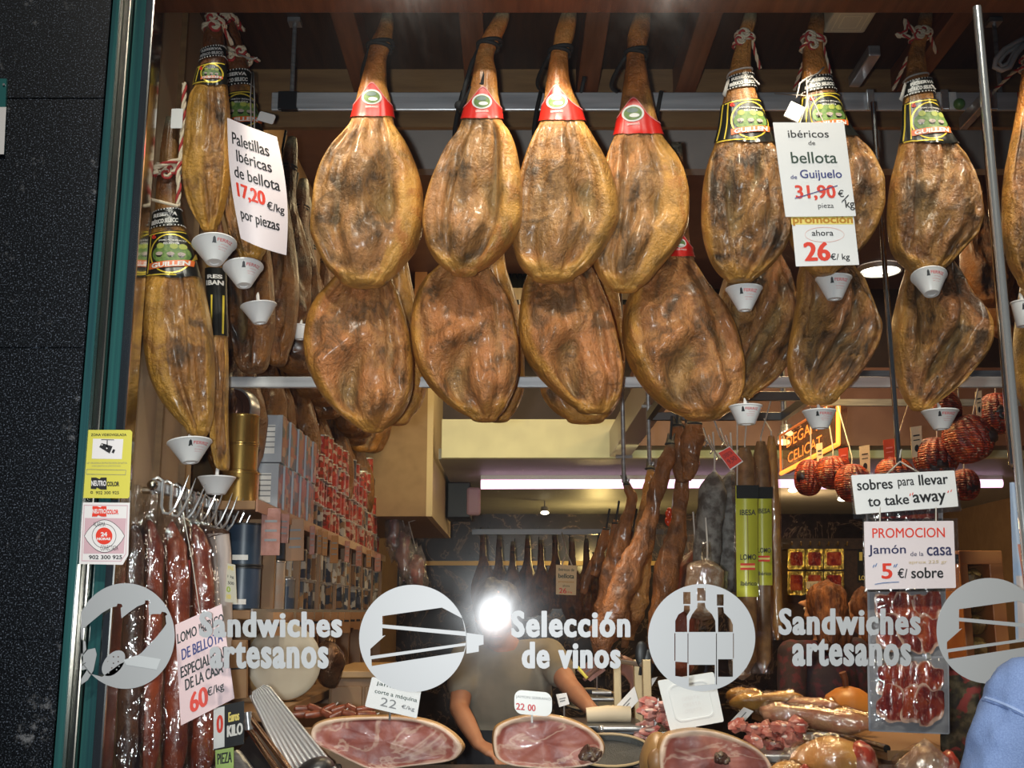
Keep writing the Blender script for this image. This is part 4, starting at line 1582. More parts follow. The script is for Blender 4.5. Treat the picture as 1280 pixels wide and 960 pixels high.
def put(m, C, it, off=.0008, mi=0):
    k = it[0]
    if k == 'T':
        _, body, u0, v0, u1, v1 = it[:6]
        bold = it[7] if len(it) > 7 else .012
        V, F = text2d(body, 0)
        W_, H_ = C.wh()
        h = (v1 - v0) * H_ / .75
        n = 7 if bold > .004 else 1
        for i in range(n):          # heavier strokes: copies a hair apart, each slightly further out
            dx, dy = (bold * h / W_ * math.cos(i * math.pi / 3), .6 * bold * h / H_ * math.sin(i * math.pi / 3)) if i < 6 and n > 1 else (0, 0)
            m.add([C.at(lerp(u0, u1, x) + dx, lerp(v0, v1, y) + dy, off + .00002 * i) for x, y in V], F, mi)
    elif k == 'S':
        V, F = shape2d(it[1])
        m.add([C.at(x, y, off) for x, y in V], F, mi)
    elif k == 'L':          # hand-drawn line
        pts, w = it[1], it[2]
        for i in range(len(pts) - 1):
            (xa, ya), (xb, yb) = pts[i], pts[i + 1]
            W_, H_ = C.wh()
            dx, dy = (xb - xa) * W_, (yb - ya) * H_
            l = max(1e-6, math.hypot(dx, dy))
            nx, ny = -dy / l * w / W_, dx / l * w / H_
            m.add([C.at(xa + nx, ya + ny, off), C.at(xb + nx, yb + ny, off), C.at(xb - nx, yb - ny, off), C.at(xa - nx, ya - ny, off)], [(0, 1, 2, 3)], mi)


def sign(name, label, px, Y, card, items, cat='sign', t=.0022, r=0, bend=None, group=None, extra=None, frame=None):
    """items: list of (material, part name, [shapes])."""
    C = Card(px, Y, bend)
    root = thing(name, label, cat, C.at(.5, 1), group)
    mk('card', card_panel(MB(), C, t, r), card, root, 'all' if bend else False)
    for i, (mt, pn, sh) in enumerate(items):
        m = MB()
        for q, s in enumerate(sh):
            put(m, C, s, .0008 + .0003 * i + .00004 * q)
        mk(pn, m, mt, root)
    return root, C


def T(b, u0, v0, u1, v1, bold=.012):
    return ('T', b, u0, v0, u1, v1, None, bold)


SQ = lambda a, b_, c, d: [[(a, b_), (c, b_), (c, d), (a, d)]]

# tall price sign, two cards one above the other
root, C = sign('price_sign', 'tall white price sign reading ibéricos de bellota in front of the dark hams',
               ((966, 153), (1055, 153), (1070, 270), (982, 271)), 2.82, PAPER, [
    (INK, 'lettering', [T('ibéricos', .19, .085, .76, .145 + .02), T('de', .46, .20, .555, .245), T('pieza', .48, .865, .70, .93, .0), T('€', .785, .725, .865, .80), T('kg', .87, .83, .995, .94)]),
    (INKG, 'lettering', [T('bellota', .19, .32, .83, .44)]),
    (INKB, 'lettering', [T('Guijuelo', .285, .51, .87, .625), T('de', .145, .565, .235, .605)]),
    (INKR, 'lettering', [T('31,90', .19, .675, .745, .83, .03)]),
    (INKB, 'pen_stroke', [('L', [(.165, .81), (.22, .80), (.79, .68)], .0012)]),
    (INK, 'slash', [('L', [(.82, .855), (.93, .78)], .0012)])], r=.002)
C2 = Card(((989, 268), (1067, 268), (1074, 331), (995, 333)), 2.826)
m = card_panel(MB(), C2, .002)
o = mk('lower_card', m, PAPER, root)
for mt, pn, sh, q in ((INKY, 'highlight', [('S', SQ(-.01, .02, .98, .20))], .0006), (INKO, 'lettering', [T('promoción', .02, .03, .97, .22, .035)], .0012),
                      (INK, 'lettering', [T('ahora', .30, .31, .64, .42), T('€/ kg', .56, .77, .86, .93, .01)], .0012), (INKR, 'lettering', [T('26', .16, .55, .545, .90, .045)], .0012)):
    m = MB()
    for s in sh:
        put(m, C2, s, q)
    mk(pn, m, mt, o)
m = MB()
a = P(1010, 153, 2.822)
m.tube([P(1000, 154, 2.822), P(1012, 120, 2.86), Vector((P(1012, 120, 2.86).x, 3.24, RAILZ + .02))], .0016, 6)
m.tube([P(1030, 154, 2.822), P(1014, 120, 2.86)], .0016, 6)
mk('hanging_string', m, STRING, root)
m = MB()
put(m, C2, ('S', ring(circ(.50, .40, .315, .15), circ(.50, .40, .31, .14))), .0009)
mk('pen_oval', m, mat('pale_red_ink', (.75, .40, .36), .5), o)

# slanted paper sign
def curl(u, v):
    return Vector((.020 * math.sin(math.pi * v) * (u - .4) * 1.2, -.03 * math.sin(math.pi * u), -.012 * math.sin(math.pi * u)))


sign('paper_sign', 'slanted curling paper sign reading paletillas ibéricas de bellota on the left',
     ((284, 147), (346, 171), (358, 319), (301, 298)), (2.86, 2.90, 2.92, 2.86), PAPERP, [
    (INK, 'lettering', [T('Paletillas', .10, .105, .80, .205), T('Ibéricas', .17, .245, .80, .34), T('de bellota', .10, .385, .90, .48), T('€/kg', .665, .595, .945, .685), T('por piezas', .12, .735, .86, .845)]),
    (INKR, 'lettering', [T('17,20', .12, .525, .63, .655, .03)])], bend=curl, t=.001)

# two hanging signs on the right
root, C = sign('hanging_sign', 'white laminated sign reading sobres para llevar hung from the thin steel rod',
               ((1064, 594), (1193, 588), (1198, 633), (1070, 643)), 2.93, PAPER, [
    (INK, 'lettering', [T('sobres', .045, .13, .385, .40, .022), T('para', .44, .18, .595, .42), T('llevar', .645, .08, .925, .36, .022), T('to take', .13, .57, .525, .83, .022), T('away', .57, .60, .885, .92, .022)]),
    (INKR, 'lettering', [('L', [(.55, .56), (.54, .63)], .0012), ('L', [(.575, .54), (.565, .61)], .0012), ('L', [(.92, .55), (.91, .61)], .0012), ('L', [(.95, .53), (.94, .59)], .0012)])], r=.003)
m = MB()
hk = P(1125, 577, 3.04)
for a in ((1108, 593), (1149, 591)):
    m.tube([hk, P(a[0], a[1], 2.932)], .0022, 6)
m.tube([hk + Vector((0, 0, .01)), hk + Vector((.004, 0, .03)), P(1127, 562, 3.05)], .002, 6)
mk('hanging_string', m, STRING, root)
m = MB()
card_panel(m, Card(((1060, 590), (1194, 584), (1202, 639), (1067, 649)), 2.936), .001)
mk('plastic_sleeve', m, FILM, root)
root, C = sign('hanging_sign', 'white laminated sign reading promocion jamón de la casa, in front of sliced ham packs',
               ((1080, 652), (1192, 651), (1195, 735), (1082, 737)), 2.92, PAPERP, [
    (INKR, 'lettering', [T('PROMOCION', .09, .10, .895, .245, .012), T('5', .185, .625, .295, .845, .03)]),
    (mat('navy_ink', (.03, .03, .10), .5), 'lettering', [T('Jamón', .04, .35, .455, .52, .012), T('de la', .505, .455, .65, .52, .0), T('casa', .69, .39, .965, .515, .02)]),
    (INK, 'lettering', [T('€/', .36, .70, .465, .84, .015), T('sobre', .51, .69, .86, .845, .02)]),
    (mat('blue_pen', (.14, .22, .42), .5), 'pen_stroke', [('L', [(.10, .64), (.085, .68)], .0014), ('L', [(.13, .62), (.11, .67)], .0014), ('L', [(.33, .64), (.315, .68)], .0014), ('L', [(.355, .63), (.335, .68)], .0014), ('L', [(.10, .925), (.2, .905), (.37, .895)], .001)]),
    (mat('gilt_pen', (.55, .42, .20), .5), 'lettering', [T('aprox 225 gr', .485, .585, .91, .645, .0)])], r=.003)
m = MB()
for x in (1100, 1170):
    m.tube([P(x, 653, 2.921), P(x, 632, 2.9325)], .0018, 6)
mk('hanging_string', m, STRING, root)
m = MB()
card_panel(m, Card(((1078, 648), (1197, 648), (1200, 739), (1080, 740)), 2.926), .001)
mk('plastic_sleeve', m, FILM, root)

# pink loin sign on the packs at the left
lomo_sign, _ = sign('price_sign', 'pink price sign reading lomo ibérico de bellota tied to the loin packs',
     ((219, 781), (277, 755), (293, 873), (226, 907)), (2.775, 2.79, 2.79, 2.775), LOMOP, [
    (INK, 'lettering', [T('LOMO IBERICO', .03, .10, 1.0, .20, .02), T('ESPECIALIDAD', .06, .44, 1.0, .55, .02), T('DE LA CASA', .13, .58, .86, .69, .02), T('€/kg', .52, .77, .84, .88, .012)]),
    (INKB, 'lettering', [T('DE BELLOTA', .10, .27, .93, .38, .02)]),
    (INKR, 'lettering', [T('60', .20, .74, .52, .93, .03)])], t=.0012)

m = MB()
m.tube([P(250, 769, 2.783), P(240, 700, 2.86), P(225, 622, 3.05)], .0012, 6)
mk('string', m, STRING, lomo_sign)
# back signs
root, _ = sign('back_sign', 'black price plate reading euros kilo beside the slicer',
               ((267, 884), (305, 876), (305, 930), (267, 938)), 3.02, BLACK, [
    (WHITE, 'white_field', [('S', SQ(0, .03, .36, .97))]),
    (INKY, 'lettering', [T('Euros', .50, .20, .84, .42, .03)]),
    (LWHT, 'lettering', [T('KILO', .46, .50, .95, .76, .04)]),
    (INKR, 'lettering', [T('0', .12, .22, .30, .62, .03)])], 'sign')
sign('back_sign', 'green handwritten card reading pieza below the black kilo plate',
     ((269, 938), (292, 934), (292, 975), (270, 978)), 3.0, mat('green_card', (.42, .58, .16), .5), [
    (INK, 'lettering', [T('PIEZA', .12, .12, .90, .45, .02)])], 'sign')
sign('price_card', 'yellow and white price list card beside the white wrapped roll',
     ((284, 704), (294, 706), (296, 754), (281, 752)), 3.385, mat('pale_card', (.72, .68, .55), .5), [
    (INKY, 'lettering', [T('PRE', .15, .06, .8, .16, .03), T('100', .15, .80, .5, .92, .03)]),
    (INK, 'lettering', [T('1 kg', .15, .30, .8, .38), T('500', .2, .46, .8, .54)]),
    (mat('lime_ink', (.4, .55, .05), .5), 'lettering', [T('0', .12, .60, .45, .74, .03)])], 'card')
# machine-cut ham card, serrano tag, blank tray card
root, C = sign('price_sign', 'white card reading corte a máquina 22 stuck above the leftmost cut ham',
               ((465, 846), (527, 860), (521, 898), (456, 883)), 3.08, PAPER, [
    (INKG, 'lettering', [T('jamón', .12, .10, .62, .25), T('corte a máquina', .12, .36, .95, .53)]),
    (INKGR, 'lettering', [T('22', .27, .58, .58, .86, .0), T('€/kg', .68, .66, .93, .82, .02)])], r=.004)
m = MB()
m.tube([P(488, 886, 3.085), P(487, 900, 3.09)], .003, 6)
mk('pin', m, STEEL, root)
root, C = sign('price_tag', 'rounded white tag reading jamon serrano 22 00 standing on the middle cut ham',
               ((643, 862), (690, 866), (690, 896), (643, 892)), 3.06, WHITE, [
    (INKGR, 'lettering', [T('JAMON SERRANO', .04, .22, .97, .36, .0)]),
    (mat('crimson_ink', (.6, .05, .06), .5), 'lettering', [T('22', .05, .55, .27, .82, .03), T('00', .36, .56, .56, .83, .03)])], 'tag', r=.02, t=.004)
m = MB()
m.tube([P(665, 892, 3.064), P(665, 903, 3.07)], .003, 6)
mk('pin', m, WHITE, root)
root, C = sign('tray_card', 'white blank tilted plastic tray standing over the right cut ham',
               ((822, 851), (892, 840), (905, 902), (838, 914)), 3.10, WHITE, [], 'tray', r=.005, t=.006)
m = MB()
V = ring(rrect(.14, .12, .88, .86, .14), rrect(.17, .15, .85, .83, .12))
plate(m, V, lambda x, y, d: C.at(x, y, .003 - d), .003)
mk('rim', m, WHITE, root)
m = MB()
for j in range(3):
    put(m, C, T('OFERTA', .34, .40 + .12 * j, .66, .47 + .12 * j, .0), .0012)
mk('embossing', m, mat('pale_emboss', (.72, .68, .66), .5), root)
m = MB()
m.tube([P(868, 906, 3.105), P(870, 916, 3.11)], .003, 6)
mk('pin', m, WHITE, root)

# ---------------------------------------------------------------- stickers on the pane
FY = GY - .0046


def D(x, y, d=0.0):
    p = P(x, y, FY)
    p.y -= .0003 + d
    return p


def decal(name, label, loops, group, m=None, t=.0008, mats=None):
    mb = MB()
    for L in loops:
        plate(mb, L, lambda x, y, d: D(x, y, .0008 - d), t)
    return mk(name, mb, m or DECAL, label=label, cat='sticker', group=group)


GC = 'round stickers on the shop window'
GT = 'lettering stickers on the shop window'
op1 = [(478, 770), (552.5, 759.5), (578, 773), (581.5, 789.5), (478, 780.5)]
op2 = [(478, 785), (582.5, 795), (582.5, 803.5), (463, 820), (463, 811), (482, 794), (478, 795)]
op3 = [(464.4, 824), (582, 807), (580, 814.5), (464.7, 832.5)]
tongue = [(583.3, 791), (604.5, 794), (604.5, 805.5), (598.5, 807), (598.5, 814.5), (583, 817)]
decal('sandwich_sticker', 'round white window sticker with cut-out sandwich, left of the flash reflection', [[circ(516, 798, 67, n=72), op1, op2, op3], [tongue]], GC)
sh = lambda L: [(x + 720.5, y - 8.5) for x, y in L]
decal('sandwich_sticker', 'round grey window sticker with cut-out sandwich at the right edge, beside the denim shirt', [[circ(1236.5, 788.5, 66, n=72), sh(op1), sh(op2), sh(op3)], [sh(tongue)]], GC)
bt = [[(871.3, 735), (881.9, 735), (881.9, 751), (871.3, 751)],
      [(872, 753.5), (881, 753.5), (882, 760), (890, 768), (894, 776), (894.5, 790), (861, 790), (861.5, 776), (865, 768), (871, 760)],
      [(861, 831), (893.5, 831), (893.5, 855), (861, 858)],
      [(854, 740), (863, 740), (863, 755), (854, 755)],
      [(855, 757), (862, 757), (862.5, 763), (858.5, 770), (859, 790), (844, 790), (844, 776), (848, 768), (854.5, 764)],
      [(844, 827), (859, 828), (859, 847), (844, 845)],
      [(896, 743), (904.5, 743), (904.5, 757), (896, 757)],
      [(897, 759), (904, 759), (905, 766), (913, 774), (916, 781), (916, 790), (897.5, 790), (897.5, 774)],
      [(897.5, 824), (916, 824), (916, 846), (897.5, 846)],
      [(843, 791.5), (844.2, 791.5), (844.2, 826), (843, 826)], [(895, 791.5), (896, 791.5), (896, 856), (895, 856)], [(916.2, 791.5), (917.2, 791.5), (917.2, 823), (916.2, 823)], [(859.4, 791.5), (860.4, 791.5), (860.4, 830), (859.4, 830)]]
decal('bottles_sticker', 'round white window sticker with three cut-out wine bottles', [[circ(877, 797, 67, n=72)] + bt], GC)
# ham sticker, trimmed by the edge of the pane
full = [(x, y) for x, y in circ(157, 795, 61.5, 66, n=96)]
ed = 101.5
L = [(max(x, ed), y) for x, y in full]
hamcut = [(104, 786), (128, 766), (140, 759), (146, 758), (147, 754.5), (152, 755), (153.5, 758), (151, 760), (152, 773), (162, 765), (172, 758), (181, 754.5), (181.5, 750.5), (186, 750.5), (188, 753), (185.5, 756), (186.5, 769), (191, 767.5), (201, 767.5), (202.5, 764.5), (207, 765.5), (209.5, 768), (207, 770), (208, 780), (204, 786), (195, 797), (177, 816), (168, 822), (150, 830), (128, 846), (112, 842), (104, 830)]
slice_ = [(142 + 15 * math.cos(R(a)) * .95 + 4 * math.sin(R(a)) * .8, 829 - 14 * math.sin(R(a)) * 1.12 - 4 * math.cos(R(a))) for a in range(0, 360, 15)]
dots = [circ(142 + dx, 829 + dy, .9, n=8) for dx, dy in ((-7, -2), (0, -8), (6, -8), (0, 0), (6, -2), (-2, 6), (-6, 12), (4, 8), (7, 4))]
r = decal('ham_sticker', 'round grey window sticker with cut-out ham at the left end of the pane', [[L, hamcut], [slice_] + dots], GC)
m = MB()
plate(m, [[(155, 825), (171, 819), (201, 824), (196, 837), (158, 831)]], lambda x, y, d: D(x, y, .0016 - d), .0008)
mk('tape', m, mat('pale_tape', (.50, .54, .55), .3), r, label='pale tape patch')
paw = [(101.5, 799), (107, 802), (108, 812), (104, 817), (101.5, 817)]
leaf = [(101.5, 822), (110, 812), (119, 810), (121, 818), (117, 838), (110, 850), (101.5, 856), (101.5, 849), (110, 836), (101.5, 838), (101.5, 834), (108, 828), (101.5, 830)]
decal('leaf_sticker', 'small grey sticker piece beside the ham sticker at the edge of the pane', [[paw], [leaf]], GC)


def words(label, lines, bold=.062):
    mb = MB()
    for body, x0, y0, x1, y1 in lines:
        V, F = text2d(body, .022, 1.14)
        # heavy face: the strokes are widened step by step, each step a hair further out
        for i in range(7):
            dx, dy = 1.15 * math.cos(i * math.pi / 3), .5 * math.sin(i * math.pi / 3)
            if i == 6:
                dx = dy = 0
            mb.add([D(lerp(x0 + 1.2, x1 - 1.2, x) + dx, lerp(y0 + .5, y1 - .5, y) + dy, .0006 + .00003 * i) for x, y in V], F)
    return mk('window_lettering', mb, DECAL, label=label, cat='lettering', group=GT)


words('left window lettering reading Sandwiches artesanos over the pink loin sign', [('Sandwiches', 249, 764, 428, 797), ('artesanos', 262, 802, 411, 836)])
words('window lettering reading Selección de vinos', [('Selección', 639, 763, 788, 797), ('de vinos', 652, 802, 776, 836)])
words('right window lettering reading Sandwiches artesanos over the sliced ham packs', [('Sandwiches', 973, 760, 1151, 794), ('artesanos', 990, 798, 1139, 833)])


def flat_sign(name, label, loop, base, items, group):
    m = MB()
    plate(m, [loop], lambda x, y, d: D(x, y, .0008 - d), .0008)
    root = mk(name, m, base, label=label, cat='sticker', group=group)
    for i, (mt, pn, shapes) in enumerate(items):
        m = MB()
        for s in shapes:
            if s[0] == 'T':
                V, F = text2d(s[1], s[6])
                m.add([D(lerp(s[2], s[4], x), lerp(s[3], s[5], y), .0012 + .0003 * i) for x, y in V], F)
            else:
                V, F = shape2d(s[1])
                m.add([D(x, y, .0012 + .0003 * i) for x, y in V], F)
        mk(pn, m, mt, root)
    return root


def TX(b, x0, y0, x1, y1, bold=.02):
    return ('T', b, x0, y0, x1, y1, bold)


YST = mat('yellow_vinyl', (.66, .62, .10), .35)
cam_body = [(124.5, 559), (127.5, 554), (141, 558), (140, 561), (137.5, 567)]
flat_sign('security_sticker', 'yellow video surveillance sticker with camera picture on the pane', [(107, 540), (109, 537.5), (163, 537.5), (165.5, 540), (162, 621), (160, 623), (104, 622.5), (102.5, 620)], YST, [
    (WHITE, 'picture_field', [('S', [[(116.5, 548.5), (154.5, 549), (152.5, 574), (115, 573.5)]])]),
    (INK, 'lettering', [TX('ZONA VIDEOVIGILADA', 114, 542, 158.5, 545.2, .02), TX('902 300 925', 120, 614, 149, 617.8, .01), TX('COLOR', 134, 602, 149.5, 608, .05)]),
    (INKGR, 'lettering', [TX('LEY ORGANICA DE PROTECCION DE DATOS', 109, 577.8, 159, 579.8, 0), TX('PUEDE EJERCITAR SUS DERECHOS ANTE', 115.5, 581.8, 151, 583.6, 0), ('S', ring([(108.5, 586.5), (158, 587.5), (157.5, 593.8), (108, 593)], [(109, 587), (157.5, 588), (157, 593.3), (108.5, 592.5)]))]),
    (INK, 'camera_print', [('S', [cam_body]), ('S', [[(142, 561.5), (144.5, 562.5), (142.5, 567), (139.8, 565.5)]]), ('S', [[(134, 549.5), (135, 549.5), (135, 560), (133.6, 560)]]), ('S', [[(127, 549.2), (143, 549.6), (143, 550.4), (127, 550)]]), ('S', [[(114.5, 597), (120.5, 597), (125, 599), (126.5, 597), (133.8, 597), (133.8, 612), (126.5, 612), (121.5, 609.5), (120.5, 611.5), (113.8, 611)]]), ('S', ring(circ(115, 615.5, 1.7, n=10), circ(115, 615.5, 1.0, n=10)))]),
    (WHITE, 'lettering', [TX('NEUTRO', 114.6, 600.8, 133.2, 607.6, .03), ('S', [circ(128, 556.2, .9, n=10)]), ('S', [circ(134, 560.5, .9, n=10)])])], 'security stickers on the pane')
eye = [(105.5, 670)] + [(105.5 + 51 * t, 670 - 20.5 * math.sin(math.pi * t) ** .8) for t in [i / 14 for i in range(1, 14)]] + [(156.5, 670)] + [(105.5 + 51 * t, 670 + 21 * math.sin(math.pi * t) ** .8) for t in [1 - i / 14 for i in range(1, 14)]]
eye_in = [(131 + (x - 131) * .975, 670 + (y - 670) * .965) for x, y in eye]
flat_sign('security_sticker', 'white and red alarm sticker with an eye, below the yellow sticker', [(103.5, 628), (162.5, 628.5), (160.5, 694), (153.5, 706), (99, 705)], WHITE, [
    (mat('pale_pink_print', (.62, .42, .46), .4), 'pink_field', [('S', [[(106.5, 647.5), (158, 648), (155, 692), (104.5, 692)]]), ('S', ring([(105, 631), (160, 631.5), (158, 692.5), (151.5, 702), (102, 701.5)], [(106, 632), (159, 632.5), (157, 692), (151, 701), (103, 700.5)]))]),
    (WHITE, 'eye_print', [('S', [eye])]),
    (INK, 'outline_print', [('S', ring(eye, eye_in)), ('S', ring(circ(130.5, 670, 15.2, 15.4), circ(130.5, 670, 14.6, 14.8))), TX('902 300 925', 111.5, 694, 153, 699, .02), TX('ALARMA', 117, 652.5, 132, 658, 0), TX('CONECTADA', 126, 682, 148, 688, 0)]),
    (INKR, 'red_print', [('S', [circ(130.5, 670, 10.4, 10.6)]), ('S', [[(116, 632.8), (122, 632.8), (126, 634.5), (127.5, 632.8), (133.5, 632.8), (133.5, 645.8), (127.5, 645.8), (123, 644), (121.5, 645.8), (115.5, 645.8)]]), TX('COLOR', 133.9, 637, 148.5, 642.8, .04)]),
    (WHITE, 'lettering', [TX('24', 126.5, 665.2, 134.5, 670.6, .05), TX('HORAS', 121.8, 672, 138.6, 675.4, .06), TX('NEUTRO', 116, 636.3, 133.2, 642, .03)])], 'security stickers on the pane')
# plate on the granite at the far left
m = MB()
plate(m, [[(-40, 100), (10, 100), (6, 193), (-44, 193)]], lambda x, y, d: P(x, y, 2.68) + Vector((0, d - .008, 0)), .008)
r = mk('street_plate', m, mat('teal_plate', (.02, .13, .13), .3), label='teal and white plate on the black granite at the left edge', cat='plate')
m = MB()
plate(m, [[(-40, 134), (8, 134), (5, 193), (-44, 193)]], lambda x, y, d: P(x, y, 2.671) + Vector((0, d - .001, 0)), .001)
mk('white_field', m, WHITE, r)
m = MB()
p = P(5, 106, 2.671)
m.lathe([(.003, 0), (.003, .003)], (0, 0, 0), 10, M=Matrix.Translation(p) @ Matrix.Rotation(R(90), 4, 'X'))
mk('screw', m, STEEL, r)

# ---------------------------------------------------------------- drip cups under the hams
GCU = 'white drip cups under the hams'


def cup(px, py, hw, hb, hh, Y, label, tx=0, ty=0, pin=None, turn=0, printing=True):
    """Conical cup: top centre at pixel (px, py)."""
    s = MPP(py, Y)
    rt, rb, h = hw * s, hb * s, hh * s * 1.02
    c = P(px, py, Y)
    M = Matrix.Translation(c) @ Matrix.Rotation(R(tx), 4, 'X') @ Matrix.Rotation(R(ty), 4, 'Y')
    root = thing('drip_cup', label, 'cup', c - Vector((0, 0, h)), GCU)
    m = MB()
    m.lathe([(.0, -h + .002), (rb * .55, -h + .002), (rb * .6, -h - .001), (rb, -h - .001), (rb + .001, -h), (rt - .001, -.003), (rt + .0012, -.002), (rt + .0012, .001), (rt - .0015, .001), (rt - .003, -.003), (rb - .001, -h + .004), (0, -h + .004)], (0, 0, 0), 36, M=M, caps=False)
    mk('bowl', m, CUP, root, True)
    m = MB()
    m.tube([M @ Vector((0, 0, -h * .7)), M @ Vector((0, 0, -h * .2)), M @ Vector((0, .004, (pin or 8) * s)), M @ Vector((0, .012, (pin or 8) * s + .012))], [.006, .0055, .005, .002], 8)
    mk('pin', m, CUP, root, True)
    if printing:
        def wrapf(x, y, off=.0012):
            a = R(-90 + turn + x * 42)
            k = lerp(.88, .22, y)
            r = lerp(rb, rt, k) + off
            return M @ Vector((r * math.cos(a), r * math.sin(a), -h * (1 - k)))
        m = MB()
        for b_, x0, y0, x1, y1, bo in (('FERRIZ', -.32, .10, .98, .30, .03), ('JAMONES', .0, .42, .7, .50, 0), ('SALAMANCA', -.2, .58, .75, .66, 0), ('900 12 34', -.15, .74, .65, .80, 0)):
            V, F = text2d(b_, bo)
            m.add([wrapf(lerp(x0, x1, x), lerp(y0, y1, y)) for x, y in V], F, 0)
        V, F = shape2d([[(-.62, .10), (-.52, .0), (-.44, .10), (-.40, .34), (-.36, .42), (-.72, .42), (-.66, .32)]])
        m.add([wrapf(x, y) for x, y in V], F, 1)
        mk('printing', m, [mat('pink_print', (.62, .18, .18), .5), INK], root)
    return root


cup(930, 361, 22.5, 8, 27, 3.03, 'white drip cup between the two dark hams left of the price sign', pin=9)
cup(1042, 348, 22, 9, 26, 3.03, 'white drip cup directly below the tall white price sign', pin=9)
cup(1161, 345, 21.5, 9, 26, 2.98, 'white drip cup tilted on the ham right of the thin steel rod', tx=-18, ty=3, pin=6)
cup(932, 508, 20.5, 10.5, 22, 3.16, 'white drip cup below the lower dark ham beside the largest pink ham', pin=6)
cup(1024, 514, 20.5, 10, 21, 3.15, 'white drip cup below the glossy dark ham, orange neon lines behind it', pin=6)
cup(1175, 514, 22, 9, 22, 3.15, 'white drip cup at the bottom of the dark ham above the red nets', pin=6)
cup(1278, 378, 14, 9, 30, 3.0, 'white drip cup cut by the right edge of the photo', pin=8)
cup(268, 305, 27, 10, 26, 2.88, 'highest white drip cup on the left, below the yellow fat sided ham', tx=-12, ty=-6, pin=13, turn=36)
cup(304, 334, 24.5, 9, 25, 2.95, 'white drip cup just below the slanted paper sign', tx=-10, ty=-7, pin=8, turn=36)
cup(323, 382, 22, 8, 22, 3.05, 'plain white drip cup without print, under two printed ones on the left', tx=0, ty=-8, pin=13, printing=False)
cup(237, 553, 27, 10, 25, 2.93, 'white drip cup under the lowest left ham beside the yellow sticker', tx=-6, ty=-7, pin=9, turn=40)
cup(271, 597, 23, 11, 20, 3.10, 'white drip cup above the row of steel hooks', tx=0, ty=-1, pin=11, printing=False)
cup(376, 408, 13, 6, 16, 3.7, 'small white drip cup deep in the aged hams, left of the big lower ham', pin=5, printing=False)

# ---------------------------------------------------------------- hook rail with loin packs
hz = 1.6 + .1157 * 2.75
rail = thing('hook_rail', 'short steel bar along the left reveal carrying sharp hooks', 'rail', (-.92, 2.86, hz))
m = MB()
m.box((-.928, 2.86, hz - .014), (-.912, 3.72, hz + .014), bev=.003)
mk('bar', m, STEEL, rail)
m = MB()
m.tube([(-.928, 2.99, hz), (-.985, 2.99, hz)], .010, 10)
m.tube([(-.928, 3.5, hz), (-.985, 3.5, hz)], .010, 10)
m.ball((-.92, 2.86, hz), .014)
mk('bracket', m, BRASSY, rail, True)
proto_h = thing('meat_hook', 'sharp steel hook on the bar above the loin packs', 'hook', (-.92, 2.9, hz), 'steel hooks on the bar')
m = MB()
o = Vector((-.92, 2.9, hz))
pts = [o + Vector((-.010, 0, -.02)), o + Vector((-.013, 0, .018)), o + Vector((0, 0, .024)), o + Vector((.013, 0, .016)), o + Vector((.013, 0, -.05)), o + Vector((.02, -.003, -.068)), o + Vector((.034, -.006, -.070)), o + Vector((.048, -.01, -.052)), o + Vector((.066, -.014, -.008)), o + Vector((.078, -.016, .030))]
m.tube(pts, [.004, .0045, .0045, .0045, .0045, .0045, .0045, .004, .003, .0008], 8)
mk('shaft', m, CHROME, proto_h, True)
proto_h.rotation_euler.z = R(12)
for i, (Y, a) in enumerate(((2.98, 4), (3.06, 18), (3.13, -4), (3.20, 10), (3.28, 2), (3.36, 14), (3.44, 5), (3.50, 16), (3.58, 8), (3.66, 12))):
    dup(proto_h, (-.92, Y, hz), None, None, (0, 0, R(a)))


def loin_pack(label, top, pts, r, w, Y, material, meshseed, lab=None, flat=.62):
    """Vacuum packed cured loin: lumpy meat inside a crumpled film bag gathered at the top."""
    root = thing('loin_pack', label, 'sausage', P(pts[-1][0], pts[-1][1], Y), 'vacuum packed loins on the hook bar')
    path = [P(x, y, Y) for x, y in pts]
    n = 40
    C, RR = [], []
    for i in range(n + 1):
        t = i / n * (len(path) - 1)
        k = min(len(path) - 2, int(t))
        C.append(path[k].lerp(path[k + 1], t - k))
        e = min(1, i / 5, (n - i) / 4)
        RR.append(max(.004, r * (e ** .5) * (1 + .12 * fbm(i * .16, meshseed, 0, 3))))
    m = MB()
    m.tube(C, RR, 18, 0)
    for q, v in enumerate(m.v):
        v.y = Y + (v.y - Y) * .85
        v += Vector((1, 0, 0)) * .006 * fbm(v.x * 14, v.z * 9, meshseed, 3)
    mk('loin', m, material, root, 'all')
    tp = [P(x, y, Y) for x, y in top]
    W_ = [.012, .02, w * .7, w]
    CC = tp + C[2:] + [C[-1] + Vector((0, 0, -.04))]
    WW = [.010] + [lerp(.02, w, sst(0, len(tp), i)) for i in range(1, len(tp))] + [w] * (len(C) - 2) + [w]
    m = MB()
    m.tube(CC, WW, 22, 0, caps=False)
    for v in m.v:
        v.y = Y + (v.y - Y) * flat - .004
        f = fbm(v.x * 26, v.z * 11, meshseed + v.y * 8, 4)
        v.x += .007 * f
        v.y -= .010 * f
    mk('film_bag', m, FILM, root, 'all', label='crumpled clear film bag')
    if lab:
        m = MB()
        x0, y0, x1, y1 = lab
        ln = [(x0, y0 + i * (y1 - y0) / 3) for i in range(4)]
        m.add([P(x, y, Y - r * .95) for x, y in ((x0, y0), (x1, y0), (x1, y1), (x0, y1))], [(0, 1, 2, 3)], 0)
        for i in range(4):
            V, F = text2d('LOMO IBERICO')
            yy = y0 + (i + .2) * (y1 - y0) / 4
            m.add([P(lerp(x0 + 1, x1 - 1, x), lerp(yy, yy + 2, y), Y - r * .95 - .001) for x, y in V], F, 1)
        mk('printed_label', m, [mat('red_film_print', (.55, .06, .05), .3), LPINK], root)
    return root


